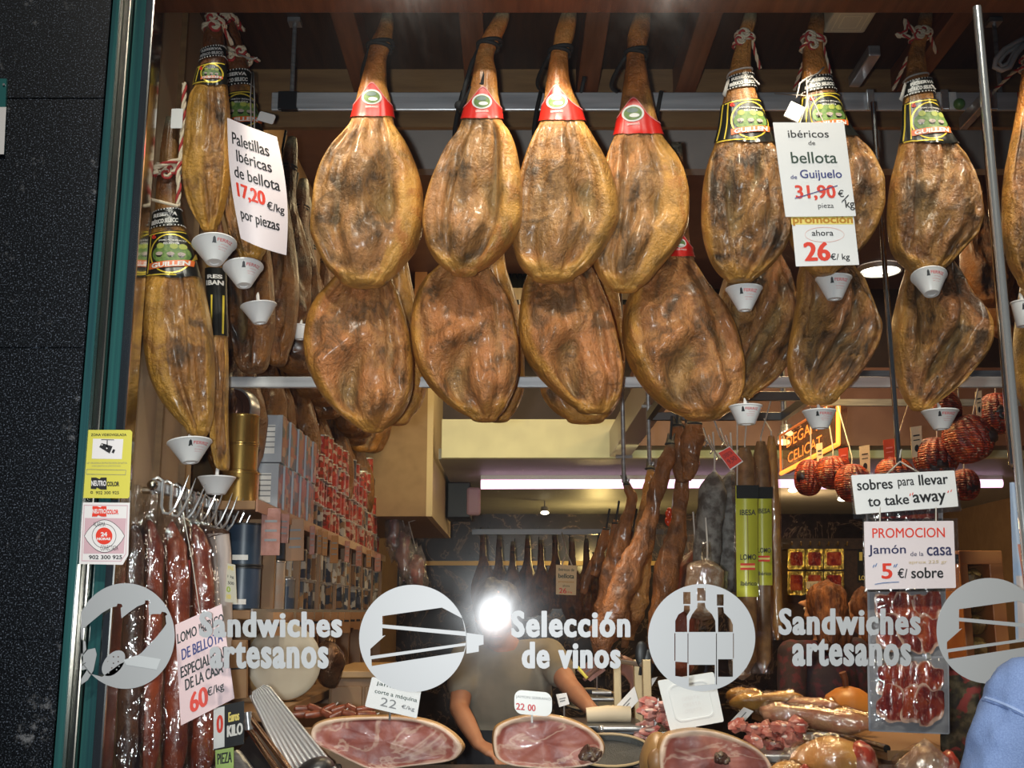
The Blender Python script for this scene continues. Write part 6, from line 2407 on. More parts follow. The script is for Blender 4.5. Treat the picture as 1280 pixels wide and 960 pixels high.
def person(label, base, yaw, hc, shoulders, arms, skin, top, bottom, hairm, hair='short', pitch=0.0, lean=0.0, group=None, apron=False, collar=None, sleeve=.55, hoist=0, female=False, hands=True):
    """Standing figure. hc: head centre. shoulders: (left, right). arms: dict side -> (elbow, wrist, finger direction, palm normal)."""
    root = thing('person', label, 'person', base, group)
    B = Vector(base)
    F = Vector((-math.sin(yaw), math.cos(yaw), 0))
    Rt = Vector((math.cos(yaw), math.sin(yaw), 0))
    hc = Vector(hc)
    mid = (Vector(shoulders[0]) + Vector(shoulders[1])) / 2
    pel = B + Vector((0, 0, .52 * (mid.z - B.z) / .82 * 1.08))
    mb = MB()
    M = head(mb, hc, yaw, pitch)
    # neck
    nb = mid + Vector((0, 0, .02))
    limb(mb, [nb, hc + Vector((0, 0, -.085)) - F * .015], [.062, .054])
    # torso
    ch = mid + Vector((0, 0, -.14))
    wa = pel.lerp(ch, .42)
    for p, a, b_, h in ((ch, .165, .115, .19), (wa, .145, .105, .17), (pel, .17, .12, .14)):
        k = len(mb.v)
        mb.ball((0, 0, 0), (a, b_, h), 20, 14)
        for i in range(k, len(mb.v)):
            v = mb.v[i]
            mb.v[i] = p + Rt * v.x + F * v.y + Vector((0, 0, v.z))
    for S_ in shoulders:
        limb(mb, [nb + Vector((0, 0, -.015)), Vector(S_)], [.052, .056])
    # legs
    for sx in (-1, 1):
        hp = pel + Rt * sx * .09 + Vector((0, 0, -.06))
        an = B + Rt * sx * .10 + Vector((0, 0, .07))
        kn = hp.lerp(an, .5) + F * .015
        limb(mb, [hp, kn, an], [.085, .056, .040])
        limb(mb, [an - F * .03 + Vector((0, 0, -.03)), an + F * .13 + Vector((0, 0, -.045))], [.034, .028])
    for side, (el, wr, fd, pn) in arms.items():
        S_ = Vector(shoulders[0 if side == 'l' else 1])
        limb(mb, [S_, Vector(S_).lerp(Vector(el), .5), Vector(el), Vector(el).lerp(Vector(wr), .4), Vector(wr)], [.052, .047, .038, .036, .025])
        hand(mb, wr, fd, pn, 1.0, .55, side == 'r')
    body = organic(mb, .0085, 4)
    mk('body', body, skin, root, 'all')
    face_parts(root, M)
    # shirt: a shell following torso and upper arms
    mb = MB()
    for p, a, b_, h in ((ch, .178, .128, .19), (wa, .162, .120, .18), (pel + Vector((0, 0, .04)), .185, .135, .13)):
        k = len(mb.v)
        mb.ball((0, 0, 0), (a, b_, h), 20, 14)
        for i in range(k, len(mb.v)):
            v = mb.v[i]
            mb.v[i] = p + Rt * v.x + F * v.y + Vector((0, 0, v.z))
    for i_, S_ in enumerate(shoulders):
        limb(mb, [nb + Vector((0, 0, -.02)), Vector(S_)], [.062, .066])
        side = 'lr'[i_]
        if side in arms:
            el, wr = Vector(arms[side][0]), Vector(arms[side][1])
            if sleeve <= 1:
                limb(mb, [Vector(S_), Vector(S_).lerp(el, sleeve)], [.066, .063])
            else:
                limb(mb, [Vector(S_), Vector(S_).lerp(el, .5), el, el.lerp(wr, .5), el.lerp(wr, .9)], [.070, .066, .058, .050, .042])
    sh = organic(mb, .012, 6)
    for v in sh.v:
        v += Vector((1, 1, 0)) * .006 * fbm(v.x * 9, v.y * 9, v.z * 7, 3)
    shirt = mk('shirt', sh, top, root, 'all')
    mb = MB()
    for sx in (-1, 1):
        hp = pel + Rt * sx * .085 + Vector((0, 0, -.05))
        an = B + Rt * sx * .10 + Vector((0, 0, .09))
        limb(mb, [pel + Rt * sx * .06, hp, hp.lerp(an, .5) + F * .015, an], [.115, .10, .072, .060])
    mk('trousers', organic(mb, .014, 5), bottom, root, 'all')
    for sx in (-1, 1):
        mb = MB()
        an = B + Rt * sx * .10 + Vector((0, 0, .05))
        limb(mb, [an - F * .04, an + F * .06 + Vector((0, 0, -.006)), an + F * .15 + Vector((0, 0, -.012))], [.047, .043, .036])
        for v in mb.v:
            v.z = max(v.z, B.z)
        mk('shoe', organic(mb, .01, 3), SHOE, root, 'all')
    if hair:
        mb = MB()
        hmat_ball(mb, M, (0, -.018, .024), (.094, .104, .110), 20, 14)
        hmat_ball(mb, M, (0, -.055, -.045), (.082, .056, .075), 20, 14)
        if hair == 'long':
            for q in (-.062, -.03, .03, .062):
                hmat_ball(mb, M, (q, -.045, -.075), (.040, .058, .115))
        elif hair == 'bun':
            hmat_ball(mb, M, (0, -.10, .06), (.045, .045, .045))
        # keep the face free
        g = organic(mb, .009, 3)
        Mi = M.inverted()
        for v in g.v:
            p = Mi @ v
            if p.y > .060 and p.z < .058:
                p.y = .060 - (p.y - .060) * .2
                p.x *= .93
                v.xyz = M @ p
            v += (v - hc) * .11 * fbm(v.x * 30, v.y * 30, v.z * 12, 4)
        mk('hair', g, hairm, root, 'all')
    if apron:
        mb = MB()
        V = []
        for j in range(9):
            for i in range(11):
                a = lerp(-1.15, 1.15, i / 10)
                z = lerp(wa.z + .05, pel.z - .50, j / 8)
                rr = (.205, .155)
                V.append(Vector((pel.x, pel.y, 0)) + Rt * math.sin(a) * rr[0] + F * math.cos(a) * rr[1] + Vector((0, 0, z)))
        mb.add(V, [(j * 11 + i, j * 11 + i + 1, (j + 1) * 11 + i + 1, (j + 1) * 11 + i) for j in range(8) for i in range(10)])
        V2 = [v - F * .006 for v in V]
        mb.add(V2, [(j * 11 + i, (j + 1) * 11 + i, (j + 1) * 11 + i + 1, j * 11 + i + 1) for j in range(8) for i in range(10)])
        mk('apron', mb, APRON, root, 'all')
    return root, shirt, M


# the seller stands behind the counter, facing the street, head bent to the work
Ys = 4.55
shL, shR = P(583, 822, Ys), P(686, 818, Ys)
el, wr = P(712, 858, 4.34), P(738, 886, 4.08)
el2, wr2 = P(574, 886, 4.42), P(598, 930, 4.20)
person('person in olive short sleeved shirt and black apron behind the cut hams, reaching right', (P(632, 800, Ys).x, Ys + .02, 0), R(180), P(620, 767, Ys - .04), (shR, shL),
       {'l': (el, wr, (.6, -.5, -.3), (0, 0, -1)), 'r': (el2, wr2, (.5, -.5, -.2), (0, 0, -1))}, SKIN, TSHIRT, JEANS, HAIRD, 'short', pitch=R(-16), apron=True)

# ---------------------------------------------------------------- work table, roll and trays in the middle
tb = thing('work_table', 'steel topped work table behind the cut hams, mostly hidden', 'table', (.1, 3.72, 0))
zt = P(700, 902, 3.88).z
m = MB()
m.box((.15, 3.74, zt - .03), (.43, 4.02, zt), bev=.004)
mk('tabletop', m, DARKMET, tb)
for x in (.175, .405):
    for y in (3.77, 3.99):
        m = MB()
        m.box((x - .02, y - .02, 0), (x + .02, y + .02, zt - .03))
        mk('leg', m, STEEL, tb)
m = MB()
m.tube([P(733, 894, 3.86), P(760, 892, 3.86), P(788, 893, 3.86)], [.024, .027, .026], 20)
r = mk('paper_roll', m, mat('cream_roll', (.66, .54, .38), .6, bmp=.15), None, True, label='cream paper roll lying under the reaching hand', cat='roll')
m = MB()
m.tube([P(787.5, 893, 3.86), P(789, 893, 3.86)], .013, 16)
mk('core', m, WOODD, r, True)
m = MB()
m.tube([P(752, 911, 3.70), P(804, 911, 3.70)], .010, 14)
r = mk('steel_bar', m, STEEL, None, True, label='steel bar lying below the paper roll', cat='bar')
for q in (752, 804):
    m = MB()
    m.ball(P(q, 911, 3.70), .0115)
    mk('end_cap', m, CHROME, r, True)


def pan(label, px, py, hw, Y, sq=1.0):
    s = MPP(py, Y)
    c = P(px, py, Y)
    r_ = hw * s
    root = thing('black_tray', label, 'tray', c - Vector((0, 0, .012)), 'black oval trays')
    m = MB()
    M = Matrix.Translation(c) @ Matrix.Rotation(R(30), 4, 'X') @ Matrix.Scale(.62, 4, (0, 1, 0))
    m.lathe([(0, -.006), (r_ * .85, -.006), (r_ * .97, .006), (r_, .008), (r_ * .98, .002), (r_ * .86, -.012), (0, -.012)], (0, 0, 0), 40, M=M, caps=False)
    mk('dish', m, mat('black_mesh', (.02, .022, .022), .5, bmp=.6, bscale=220), root, True)
    m = MB()
    m.tube([M @ Vector((r_ * math.cos(R(a)), r_ * math.sin(R(a)), .008)) for a in range(0, 361, 12)], .004, 6)
    mk('rim', m, mat('tan_rim', (.50, .36, .20), .4), root, True)


pan('black oval tray right of the middle cut ham, below the steel bar', 762, 940, 52, 3.40)
pan('black oval tray with tan rim behind the paper roll', 738, 876, 36, 4.35)
POST = mat('brass_post', (.48, .36, .20), .35, .5)
fr = thing('display_case', 'brass framed glass display case behind the paper roll', 'display case', P(785, 905, 3.9))
for px, y0, y1, Y in ((771, 826, 905, 4.15), (808, 832, 915, 3.85), (797, 832, 905, 4.0)):
    m = MB()
    a, b_ = P(px, y0, Y), P(px, y1, Y)
    m.box((a.x - .014, Y - .012, b_.z - .2), (a.x + .014, Y + .012, a.z + .02), bev=.002)
    mk('post', m, POST, fr)
for (x0, y0, Y0, x1, y1, Y1) in ((771, 826, 4.15, 808, 832, 3.85), (738, 874, 4.2, 770, 874, 4.2), (740, 866, 4.18, 764, 866, 4.18)):
    m = MB()
    m.tube([P(x0, y0, Y0), P(x1, y1, Y1)], .008, 10)
    mk('bar', m, STEEL, fr, True)
m = MB()
m.box((.25, 4.08, 0), (.62, 4.42, 1.19), bev=.005)
mk('base', m, COUNTER, fr)
m = MB()
m.tube([P(776, 830, 4.3), P(788, 836, 4.25), P(796, 852, 4.2), P(796, 880, 4.15)], [.035, .035, .032, .03], 16, flat=.5)
mk('curved_hood', m, mat('pink_lit_steel', (.60, .38, .36), .25, .6), fr, True)  # pink light falling on the steel is put into its colour
for i, (q, Y, lab) in enumerate(((((721, 838), (746, 818), (757, 838), (738, 852)), 4.3, 'pinkish card leaning in the case behind de vinos lettering'),
                                 (((756, 898), (793, 858), (798, 876), (771, 905)), 3.9, 'white slanted price card between the brass posts'),
                                 (((809, 900), (823, 872), (828, 892), (811, 920)), 3.75, 'white slanted price card right of the front brass post'),
                                 (((808, 850), (822, 846), (806, 872), (806, 866)), 3.95, 'small white card at the top of the front brass post'),
                                 (((695, 868), (708, 866), (712, 880), (699, 884)), 3.9, 'small card with brown print behind the serrano tag'))):
    root, C = sign('price_card', lab, q, Y, PAPER if i else TAGP, [(INKGR, 'lettering', [('L', [(.2, .4), (.8, .4)], .002), ('L', [(.2, .6), (.7, .6)], .002)])], 'card', t=.003)
    m = MB()
    p = C.at(.5, .9, -.003)
    m.tube([p, Vector((p.x, p.y, max(1.17, 1.17 if Y > 4.05 else zt - .01)))], .003, 6)
    mk('pin', m, STEEL, root, True)
m = MB()
c = Card(((735, 818), (770, 805), (770, 812), (736, 856)), 4.28)
for i in range(3):
    a, b_ = P(730 + i * 6, 850 - i * 6, 4.26), P(772 + i * 3, 812 + i * 4, 4.22)
    m.tube([a, b_], .007, 8)
mk('metal_rack', m, mat('pinkish_rail', (.45, .28, .24), .3, .6), None, True, label='slanted metal rods behind the display case', cat='rack')
m = MB()
m.tube([P(722, 834, 4.24), P(734, 848, 4.22)], .006, 8)
mk('yellow_strip', m, mat('yellow_edge', (.75, .68, .12), .4), label='short bright yellow strip behind the reaching arm', cat='strip')  # plain strip in one even yellow
for px, py, lab in ((802, 818, 'dark paddle shaped holder above the brass posts'), (810, 828, 'dark oval paddle beside the wine bottle sticker')):
    m = MB()
    m.ball(P(px, py, 3.9), (.022, .008, .045), 18, 12)
    r = mk('paddle', m, BLACK, None, True, label=lab, cat='paddle')
    m = MB()
    m.tube([P(px, py + 12, 3.9), P(px - 2, py + 26, 3.9)], .006, 8)
    mk('handle', m, BLACK, r, True)
# pink meat pieces in the case
rnd = random.Random(21)
for i in range(16):
    px, py = rnd.uniform(800, 850), rnd.uniform(880, 925)
    Y = 3.72 + rnd.uniform(-.08, .08)
    m = MB()
    c = P(px, py, Y)
    m.ball(c, (.028, .03, .018), 14, 10)
    for v in m.v:
        v += (v - c) * .95 * fbm(v.x * 34, v.y * 34, v.z * 34, 4)
    r = mk('meat_piece', m, mat('pink_meat', (.48, .12, .10), .3, col2=(.62, .36, .32), scale=30), None, True, label='pink piece of cured meat heaped behind the white blank tray', cat='meat', group='pink meat pieces heaped in the case')
    m = MB()
    m.ball(c + Vector((0, -.016, .008)), (.018, .012, .006), 10, 6)
    mk('fat', m, mat('white_fat', (.68, .52, .46), .3), r, True)
m = MB()
zz = P(825, 930, 3.8).z
m.box((.445, 3.60, 0), (.62, 3.84, zz), bev=.005)
mk('case_base', m, SHELFW, label='wooden base carrying the heap of pink meat', cat='cabinet')

# ---------------------------------------------------------------- bundle of smoked legs and sausages in the middle right


def leg(label, pts, Y, rs, seed, material=None, hoofn=3, flat=.8, nm='smoked_leg', cat='ham leg', grp='smoked legs hanging in the middle', cord=None):
    root = thing(nm, label, cat, P(pts[-1][0], pts[-1][1], Y), grp)
    path = [P(x, y, Y) for x, y in pts]
    n = 70
    C, RR, H = [], [], []
    k = len(path)
    for i in range(n + 1):
        t = i / n * (k - 1)
        j = min(k - 2, int(t))
        f = t - j
        C.append(path[j].lerp(path[j + 1], f * f * (3 - 2 * f) if k < 3 else f))
        RR.append(lerp(rs[j], rs[j + 1], f) * MPP(600, Y))
    m = MB()
    m.tube(C, RR, 28, 0)
    hv, sv, rv = [], [], []
    for i, v in enumerate(m.v):
        j = i // 28
        v.y = Y + (v.y - Y) * flat
        d = v - C[min(j, n)]
        v += d * (.45 * fbm(v.x * 16 + seed, v.y * 12, v.z * 7, 5) + .22 * fbm(v.x * 40 + seed, v.y * 40, v.z * 12, 4))
        hv.append(1 - sst(.02, .07, j / n) if hoofn else 0)
        sv.append(1 - sst(.2, .5, j / n))
        rv.append(.35)
    m.attr = {'hoof': hv, 'shank': sv, 'rind': rv}
    mk('meat', m, material or H_LEG, root, 'all')
    if hoofn:
        d = (C[0] - C[3]).normalized()
        for sx in (-1, 1):
            m = MB()
            b0 = C[1] + Vector((sx * RR[3] * .5, 0, 0))
            m.tube([b0 - d * .004, b0 + d * .012, b0 + d * .030 + Vector((sx * .004, -.004, 0))], [RR[3] * .5, RR[3] * .42, .002], 10)
            mk('hoof_claw', m, mat('dark_hoof', (.05, .04, .028), .4, col2=(.16, .12, .07), scale=60), root, True)
    if cord:
        m = MB()
        m.tube([P(cord[0], cord[1], Y), C[1] + Vector((0, -.003, 0))], .004, 8)
        m.tube([C[2] + Vector((RR[2] * 1.05 * math.cos(R(a)), RR[2] * flat * 1.05 * math.sin(R(a)), 0)) for a in range(0, 361, 30)], .004, 6)
        mk('hanging_cord', m, ROPEBLK, root, True)
    return root


leg('long smoked leg in front of the lit tube, curving down to the left', [(838, 550), (834, 575), (822, 610), (812, 650), (798, 690), (778, 730), (758, 790), (752, 830)], 3.75, [4, 9, 10, 11, 14, 17, 18, 8], 1.7, cord=(840, 520))
leg('smoked leg with bent dark trotter hanging from the lower hook rod', [(782, 602), (790, 622), (786, 640), (776, 670), (766, 710), (758, 760), (752, 790)], 4.0, [3, 6, 7, 9, 12, 13, 5], 3.1, cord=(780, 585))
leg('dark smoked leg behind the bent trotter, hung on the taller hook rod', [(813, 582), (812, 610), (806, 650), (798, 700), (790, 750), (786, 800)], 4.1, [5, 9, 10, 15, 18, 7], 5.9, H_IBE, cord=(812, 560))
leg('pinkish long leg in film between the chillies and the mouldy sausage', [(857, 530), (858, 560), (854, 610), (846, 660), (836, 710), (826, 770), (820, 830)], 3.9, [9, 10, 8, 11, 14, 16, 9], 7.4, H_LEG, 0, cord=(858, 515))
leg('short brown shank hanging under the largest pink ham', [(868, 528), (868, 550), (862, 580), (858, 600)], 3.75, [8, 13, 12, 6], 9.1, cord=(868, 515))
leg('brown shank left of the pair under the largest pink ham', [(846, 530), (850, 555), (853, 585), (852, 603)], 3.8, [7, 10, 10, 5], 11.7, cord=(846, 515))
for i, (x0, y0, x1, y1, w) in enumerate(((770, 650, 748, 800, 9), (782, 645, 768, 790, 8), (758, 660, 742, 720, 7), (792, 660, 780, 810, 8), (745, 690, 728, 742, 6))):
    leg('narrow dried meat strip in the cluster left of the red chillies' if i else 'widest dried meat strip in the cluster left of the red chillies', [(x0, y0), (lerp(x0, x1, .3), lerp(y0, y1, .3)), (lerp(x0, x1, .7), lerp(y0, y1, .7)), (x1, y1)], 4.15 + .04 * i, [3, w, w, 4], 13.3 + i, (H_LEG, H_FAR)[i % 2], 0, .6, 'dried_meat', 'dried meat', 'dried meat strips in the middle', cord=(x0 + 4, y0 - 24))
# red chilli string
rnd = random.Random(4)
root = thing('chilli_string', 'string of shiny red chillies hanging among the smoked legs', 'chillies', P(838, 720, 4.0))
m = MB()
m.tube([P(842, 618, 4.0), P(840, 640, 4.0), P(836, 720, 4.0)], .003, 6)
mk('string', m, STRING, root)
CH = mat('red_chilli', (.42, .02, .008), .2, col2=(.60, .08, .015), scale=30, coat=.5)
for i in range(26):
    y = 640 + i * 3.1
    c = P(841 - (y - 640) * .06 + rnd.uniform(-8, 8), y, 4.0 + rnd.uniform(-.02, .0))
    m = MB()
    m.ball(c, (.011, .011, .017), 12, 8, M=Matrix.Rotation(rnd.uniform(-.7, .7), 4, 'Y'))
    mk('chilli', m, CH, root, True)


def sausage(label, pts, Y, r, material, seed, grp, film=True, tagc=None):
    root = thing('cured_sausage', label, 'sausage', P(pts[-1][0], pts[-1][1], Y), grp)
    path = [P(x, y, Y) for x, y in pts]
    C, RR = [], []
    n = 34
    for i in range(n + 1):
        t = i / n * (len(path) - 1)
        j = min(len(path) - 2, int(t))
        C.append(path[j].lerp(path[j + 1], t - j))
        e = min(1, (i + .2) / 6, (n - i + .2) / 4)
        RR.append(r * MPP(600, Y) * e ** .55)
    m = MB()
    m.tube(C, RR, 20)
    for v in m.v:
        v += Vector((1, .6, 0)) * .007 * fbm(v.x * 20 + seed, v.y * 20, v.z * 12, 4)
    mk('meat', m, material, root, 'all')
    m = MB()
    m.tube([C[0] + Vector((0, 0, .14)), C[0] + Vector((.003, 0, .05)), C[0]], .003, 6)
    m.ball(C[0], .008)
    mk('string', m, STRING, root, True)
    if film:
        m = MB()
        m.tube([C[0] + Vector((0, 0, .06))] + C + [C[-1] + Vector((0, 0, -.03))], [.012] + [q + .010 for q in RR] + [.02], 20, caps=False)
        for v in m.v:
            f = fbm(v.x * 30 + seed, v.y * 30, v.z * 14, 4)
            v += Vector((1, -1, 0)) * .007 * f
        mk('film_bag', m, FILM, root, 'all')
    return root


MOULD = mat('mouldy_casing', (.20, .185, .165), .75, col2=(.075, .06, .05), scale=30, lo=.42, hi=.6, bmp=.5, bscale=50, detail=6)
MOULD2 = mat('brown_mouldy_casing', (.25, .15, .09), .7, col2=(.42, .36, .30), scale=36, lo=.5, hi=.66, bmp=.5, bscale=50, detail=6)
GSA = 'big cured sausages beside the yellow packs'
sausage('pale grey mouldy sausage left of the dark grey one, below the red tag', [(893, 590), (888, 640), (884, 690), (880, 724)], 3.85, 17, MOULD, 1.2, GSA, False)
sausage('dark grey mouldy sausage directly left of the yellow printed pack', [(915, 590), (914, 650), (911, 710), (908, 766)], 3.92, 20, MOULD, 3.4, GSA, False)
sausage('brown speckled sausage above the wine bottle sticker', [(884, 700), (880, 730), (876, 775)], 3.75, 24, MOULD2, 5.6, GSA, True)
sausage('film packed loin hanging behind the wine bottle sticker', [(868, 690), (858, 740), (850, 800), (846, 850)], 3.95, 20, LOIN, 7.8, GSA, True)


def long_pack(label, x0, y0, x1, y1, Y, w, labm, ly0, ly1, inner, seed):
    root = thing('sausage_pack', label, 'pack', P(x1, y1, Y), 'long film packs hanging on the right of the middle')
    m = MB()
    m.tube([P(lerp(x0, x1, t), lerp(y0, y1, t), Y) for t in (0, .06, .3, .6, .94, 1)], [w * .2 * MPP(600, Y) * 1.0, w * .36 * MPP(600, Y), w * .40 * MPP(600, Y), w * .40 * MPP(600, Y), w * .36 * MPP(600, Y), .004], 16)
    mk('sausage', m, inner, root, True)
    s = MPP(600, Y)
    m = MB()
    n = 24
    for side in (-1, 1):
        m.grid(lambda a, c: P(lerp(x0, x1, c) + (a - .5) * w * (1 + .1 * math.sin(c * 9 + seed)) * (.3 + .7 * min(1, c * 9)), lerp(y0, y1, c), Y) + Vector((0, side * (.022 * math.sin(math.pi * a) + .002) + .010 * fbm(a * 5 + seed, c * 16, side, 3), 0)), 12, n)
    mk('film_bag', m, FILM, root, 'all')
    m = MB()
    m.tube([P(x0, y0 + 3, Y), P(x0, y0 - 6, Y), Vector((min(1.0, max(.52, P(x0, y0, Y).x)), 3.71 if Y < 3.92 else 4.11, P(860, 512, 3.88).z + .01))], .0025, 6)
    mk('hanging_string', m, STRING, root, True)
    if labm:
        m = MB()
        m.grid(lambda a, c: P(lerp(x0, x1, lerp(ly0, ly1, c)) + (a - .5) * w * .82, lerp(y0, y1, lerp(ly0, ly1, c)), Y) + Vector((0, -.024 * math.sin(math.pi * (.1 + a * .8)) - .012, 0)), 10, 12)
        o = mk('printed_panel', m, labm, root, 'all', label='yellow printed panel')
        m = MB()
        for k, (b_, v0, v1) in enumerate((('IBESA', .22, .27), ('LOMO', .62, .67), ('Ibérico', .86, .90))):
            V, F = text2d(b_, .02)
            m.add([P(lerp(x0, x1, lerp(ly0, ly1, v0)) + (lerp(.2, .8, x) - .5) * w, lerp(y0, y1, lerp(ly0, ly1, lerp(v0, v1, y))), Y) + Vector((0, -.0385, 0)) for x, y in V], F, 0)
        for k, (v0, v1, mi) in enumerate(((.70, .72, 1), (.72, .74, 2), (.74, .76, 1))):
            m.add([P(lerp(x0, x1, lerp(ly0, ly1, q)) + (a - .5) * w, lerp(y0, y1, lerp(ly0, ly1, q)), Y) + Vector((0, -.038, 0)) for a, q in ((.2, v0), (.75, v0), (.75, v1), (.2, v1))], [(0, 1, 2, 3)], mi)
        m.add([P(lerp(x0, x1, lerp(ly0, ly1, q)) + (a - .5) * w, lerp(y0, y1, lerp(ly0, ly1, q)), Y) + Vector((0, -.0375, 0)) for a, q in ((.08, .0), (.92, .0), (.92, .12), (.08, .12))], [(0, 1, 2, 3)], 3)
        mk('printing', m, [INK, INKR, INKY, LBLK], o)
    return root


YEL = mat('yellow_green_print', (.52, .52, .05), .3)
DRY = mat('dried_sausage_skin', (.26, .14, .06), .4, col2=(.14, .07, .03), scale=30)
long_pack('long film pack with yellow green printed panel, widest one', 931, 560, 934, 842, 3.80, 33, YEL, .17, .66, DRY, 1.0)
long_pack('narrow film pack with yellow green panel, right of the widest yellow pack', 951, 552, 954, 842, 3.90, 27, YEL, .2, .62, DRY, 3.0)
long_pack('clear film pack with golden sausage, right end of the hanging packs', 964, 545, 972, 800, 4.0, 18, None, 0, 0, mat('golden_sausage', (.50, .26, .07), .4, col2=(.36, .16, .05), scale=20), 5.0)
long_pack('clear film pack hanging lowest with pinkish content, left of artesanos lettering', 921, 740, 928, 850, 3.85, 30, None, 0, 0, mat('pale_sausage', (.50, .34, .22), .4), 7.0)
root, C = sign('red_tag', 'small tilted red price tag on the grey mouldy sausages', ((897, 566), (912, 558), (929, 577), (913, 588)), 3.72, INKR, [(mat('dark_red_ink', (.2, .02, .02), .5), 'lettering', [T('OFERTA', .15, .2, .85, .4), T('9,90', .2, .5, .8, .8)])], 'tag')
m = MB()
put(m, C, ('S', ring([(0, 0), (1, 0), (1, 1), (0, 1)], [(.03, .03), (.97, .03), (.97, .94), (.03, .94)])), .001)
mk('white_edge', m, WHITE, root)
root = thing('hook_bunch', 'bunch of small steel hooks beside the red tag', 'hooks', P(890, 560, 3.75))
for i in range(6):
    m = MB()
    x, y = 872 + i * 7, 540 + (i % 3) * 9
    m.tube([P(x, y - 14, 3.78), P(x + 6, y + 4, 3.76), P(x + 12, y + 14, 3.74), P(x + 9, y + 18, 3.73)], .003, 6)
    mk('hook', m, CHROME, root, True)
for (px, y0, y1, Y, lab) in ((780, 575, 603, 4.0, 'short steel hook rod above the bent dark trotter'), (812, 512, 582, 4.1, 'taller steel hook rod with crosspiece beside the grey beam')):
    root = thing('hook_rod', lab, 'rod', P(px, y1, Y))
    m = MB()
    p, q = P(px, y1, Y), P(px, y0 - 4, Y)
    m.tube([p + Vector((.015, 0, .012)), p + Vector((.01, 0, 0)), p, Vector((p.x, Y, 3.80))], .008, 10)
    mk('rod', m, STEEL, root, True)
    m = MB()
    m.tube([q - Vector((.03, 0, 0)), q + Vector((.03, 0, 0))], .007, 8)
    mk('crosspiece', m, STEEL, root, True)
ceilbar = thing('hanging_rail', 'steel ceiling rail over the smoked legs in the middle', 'rail', (.8, 3.9, 3.1))
zr = P(860, 512, 3.88).z
m = MB()
m.box((.50, 3.70, zr), (1.02, 3.72, zr + .03), bev=.002)
m.box((.50, 4.10, zr), (1.02, 4.12, zr + .03), bev=.002)
m.box((.50, 3.72, zr), (.52, 4.10, zr + .03))
m.box((1.0, 3.72, zr), (1.02, 4.10, zr + .03))
mk('frame', m, DARKMET, ceilbar)
for x in (.51, 1.01):
    m = MB()
    m.tube([(x, 4.11, zr + .02), (x, 4.11, 3.80)], .007, 8)
    mk('support_rod', m, STEEL, ceilbar, True)

# ---------------------------------------------------------------- far back of the shop
rnd = random.Random(17)
zfar = P(690, 668, 8.6).z
m = MB()
m.box((P(590, 668, 8.6).x, 8.6, zfar), (P(830, 668, 8.6).x, 8.63, zfar + .04))
mk('far_rail', m, DARKMET, label='far rail carrying dark hams near the back wall', cat='rail')
farp = wall_ham(231.0)
uu = False
for i, px in enumerate((604, 624, 641, 660, 676, 694, 715, 733, 752, 770, 786)):
    c = P(px, 676, 8.62 + .05 * (i % 2))
    loc = (c.x, c.y, zfar - .60 + rnd.uniform(-.06, .05))
    lab = 'dark ham hanging on the far rail near the back wall'
    if not uu:
        o = farp
        o.location, o['label'] = loc, lab
        uu = True
    else:
        o = dup(farp, loc, lab)
    o.scale = (rnd.uniform(.68, .86),) * 3
    o.rotation_euler = (0, 0, rnd.uniform(-.9, .9))
    o['group'] = 'dark hams on the far rail'
root, C = sign('price_card', 'cream price card reading bellota 26 hung among the far dark hams', ((695, 706), (721, 707), (720, 744), (695, 743)), 7.9, CREAM, [
    (INKG, 'lettering', [T('ibéricos de', .12, .10, .88, .20), T('bellota', .12, .29, .88, .44, .03), T('ahora', .33, .66, .67, .73)]),
    (INKO, 'lettering', [T('promoción', .12, .53, .88, .61)]), (INKR, 'lettering', [T('26', .16, .78, .52, .95, .03), T('€/kg', .58, .88, .8, .95)])], 'card')
m = MB()
m.tube([P(702, 707, 7.9), P(708, 690, 7.92), P(715, 707, 7.9)], .006, 6)
m.tube([P(708, 690, 7.92), Vector((P(708, 690, 7.92).x, 8.62, zfar + .02))], .004, 6)
mk('string', m, STRING, root)
# pink lit tubes under the low ceiling
for x0, x1, lab in ((601, 1004, 'long pink fluorescent tube under the low ceiling in the middle'), (1012, 1252, 'pink fluorescent tube under the low ceiling behind the red nets')):
    a, b_ = P(x0, 606, 7.5), P(x1, 604, 7.5)
    root = thing('tube_lamp', lab, 'lamp', (a + b_) / 2)
    m = MB()
    m.tube([a, b_], .030, 14)
    mk('tube', m, PINKT, root, True)
    m = MB()
    m.box((a.x, 7.48, a.z + .034), (b_.x, 7.56, 2.497))
    mk('fitting', m, WHITE, root)
# downlight and small lights
c = P(1100, 339, 7.0)
root = thing('ceiling_light', 'round ceiling light between the two dark hams on the right', 'lamp', (c.x, c.y, 3.79))
m = MB()
m.lathe([(.115, 3.785 - 3.79), (0, 3.785 - 3.79)], (c.x, c.y, 3.79), 32, caps=False)
mk('bulb', m, LAMPW, root)
m = MB()
m.lathe([(.118, -.004), (.128, -.022), (.140, -.022), (.142, .008)], (c.x, c.y, 3.79), 32, caps=False)
mk('rim', m, WHITE, root, True)
for px, py, Y in ((991, 613, 8.2), (1053, 624, 8.0), (681, 641, 9.2), (984, 542, 6.2), (980, 553, 6.2), (1217, 588, 7.4)):
    c = P(px, py, Y)
    root = thing('spot_lamp', 'small lit spot lamp deep in the shop', 'lamp', c, 'small lit spot lamps in the shop')
    m = MB()
    m.ball(c, (.035, .03, .016), 14, 8)
    mk('bulb', m, LAMPS, root, True)
    m = MB()
    m.tube([c + Vector((0, .01, .014)), c + Vector((0, .01, .05))], [.038, .03], 14)
    m.tube([c + Vector((0, .01, .04)), Vector((c.x, c.y + .01, 2.50 if Y > 6.7 else 3.80))], .006, 8)
    mk('fitting', m, STEEL, root, True)
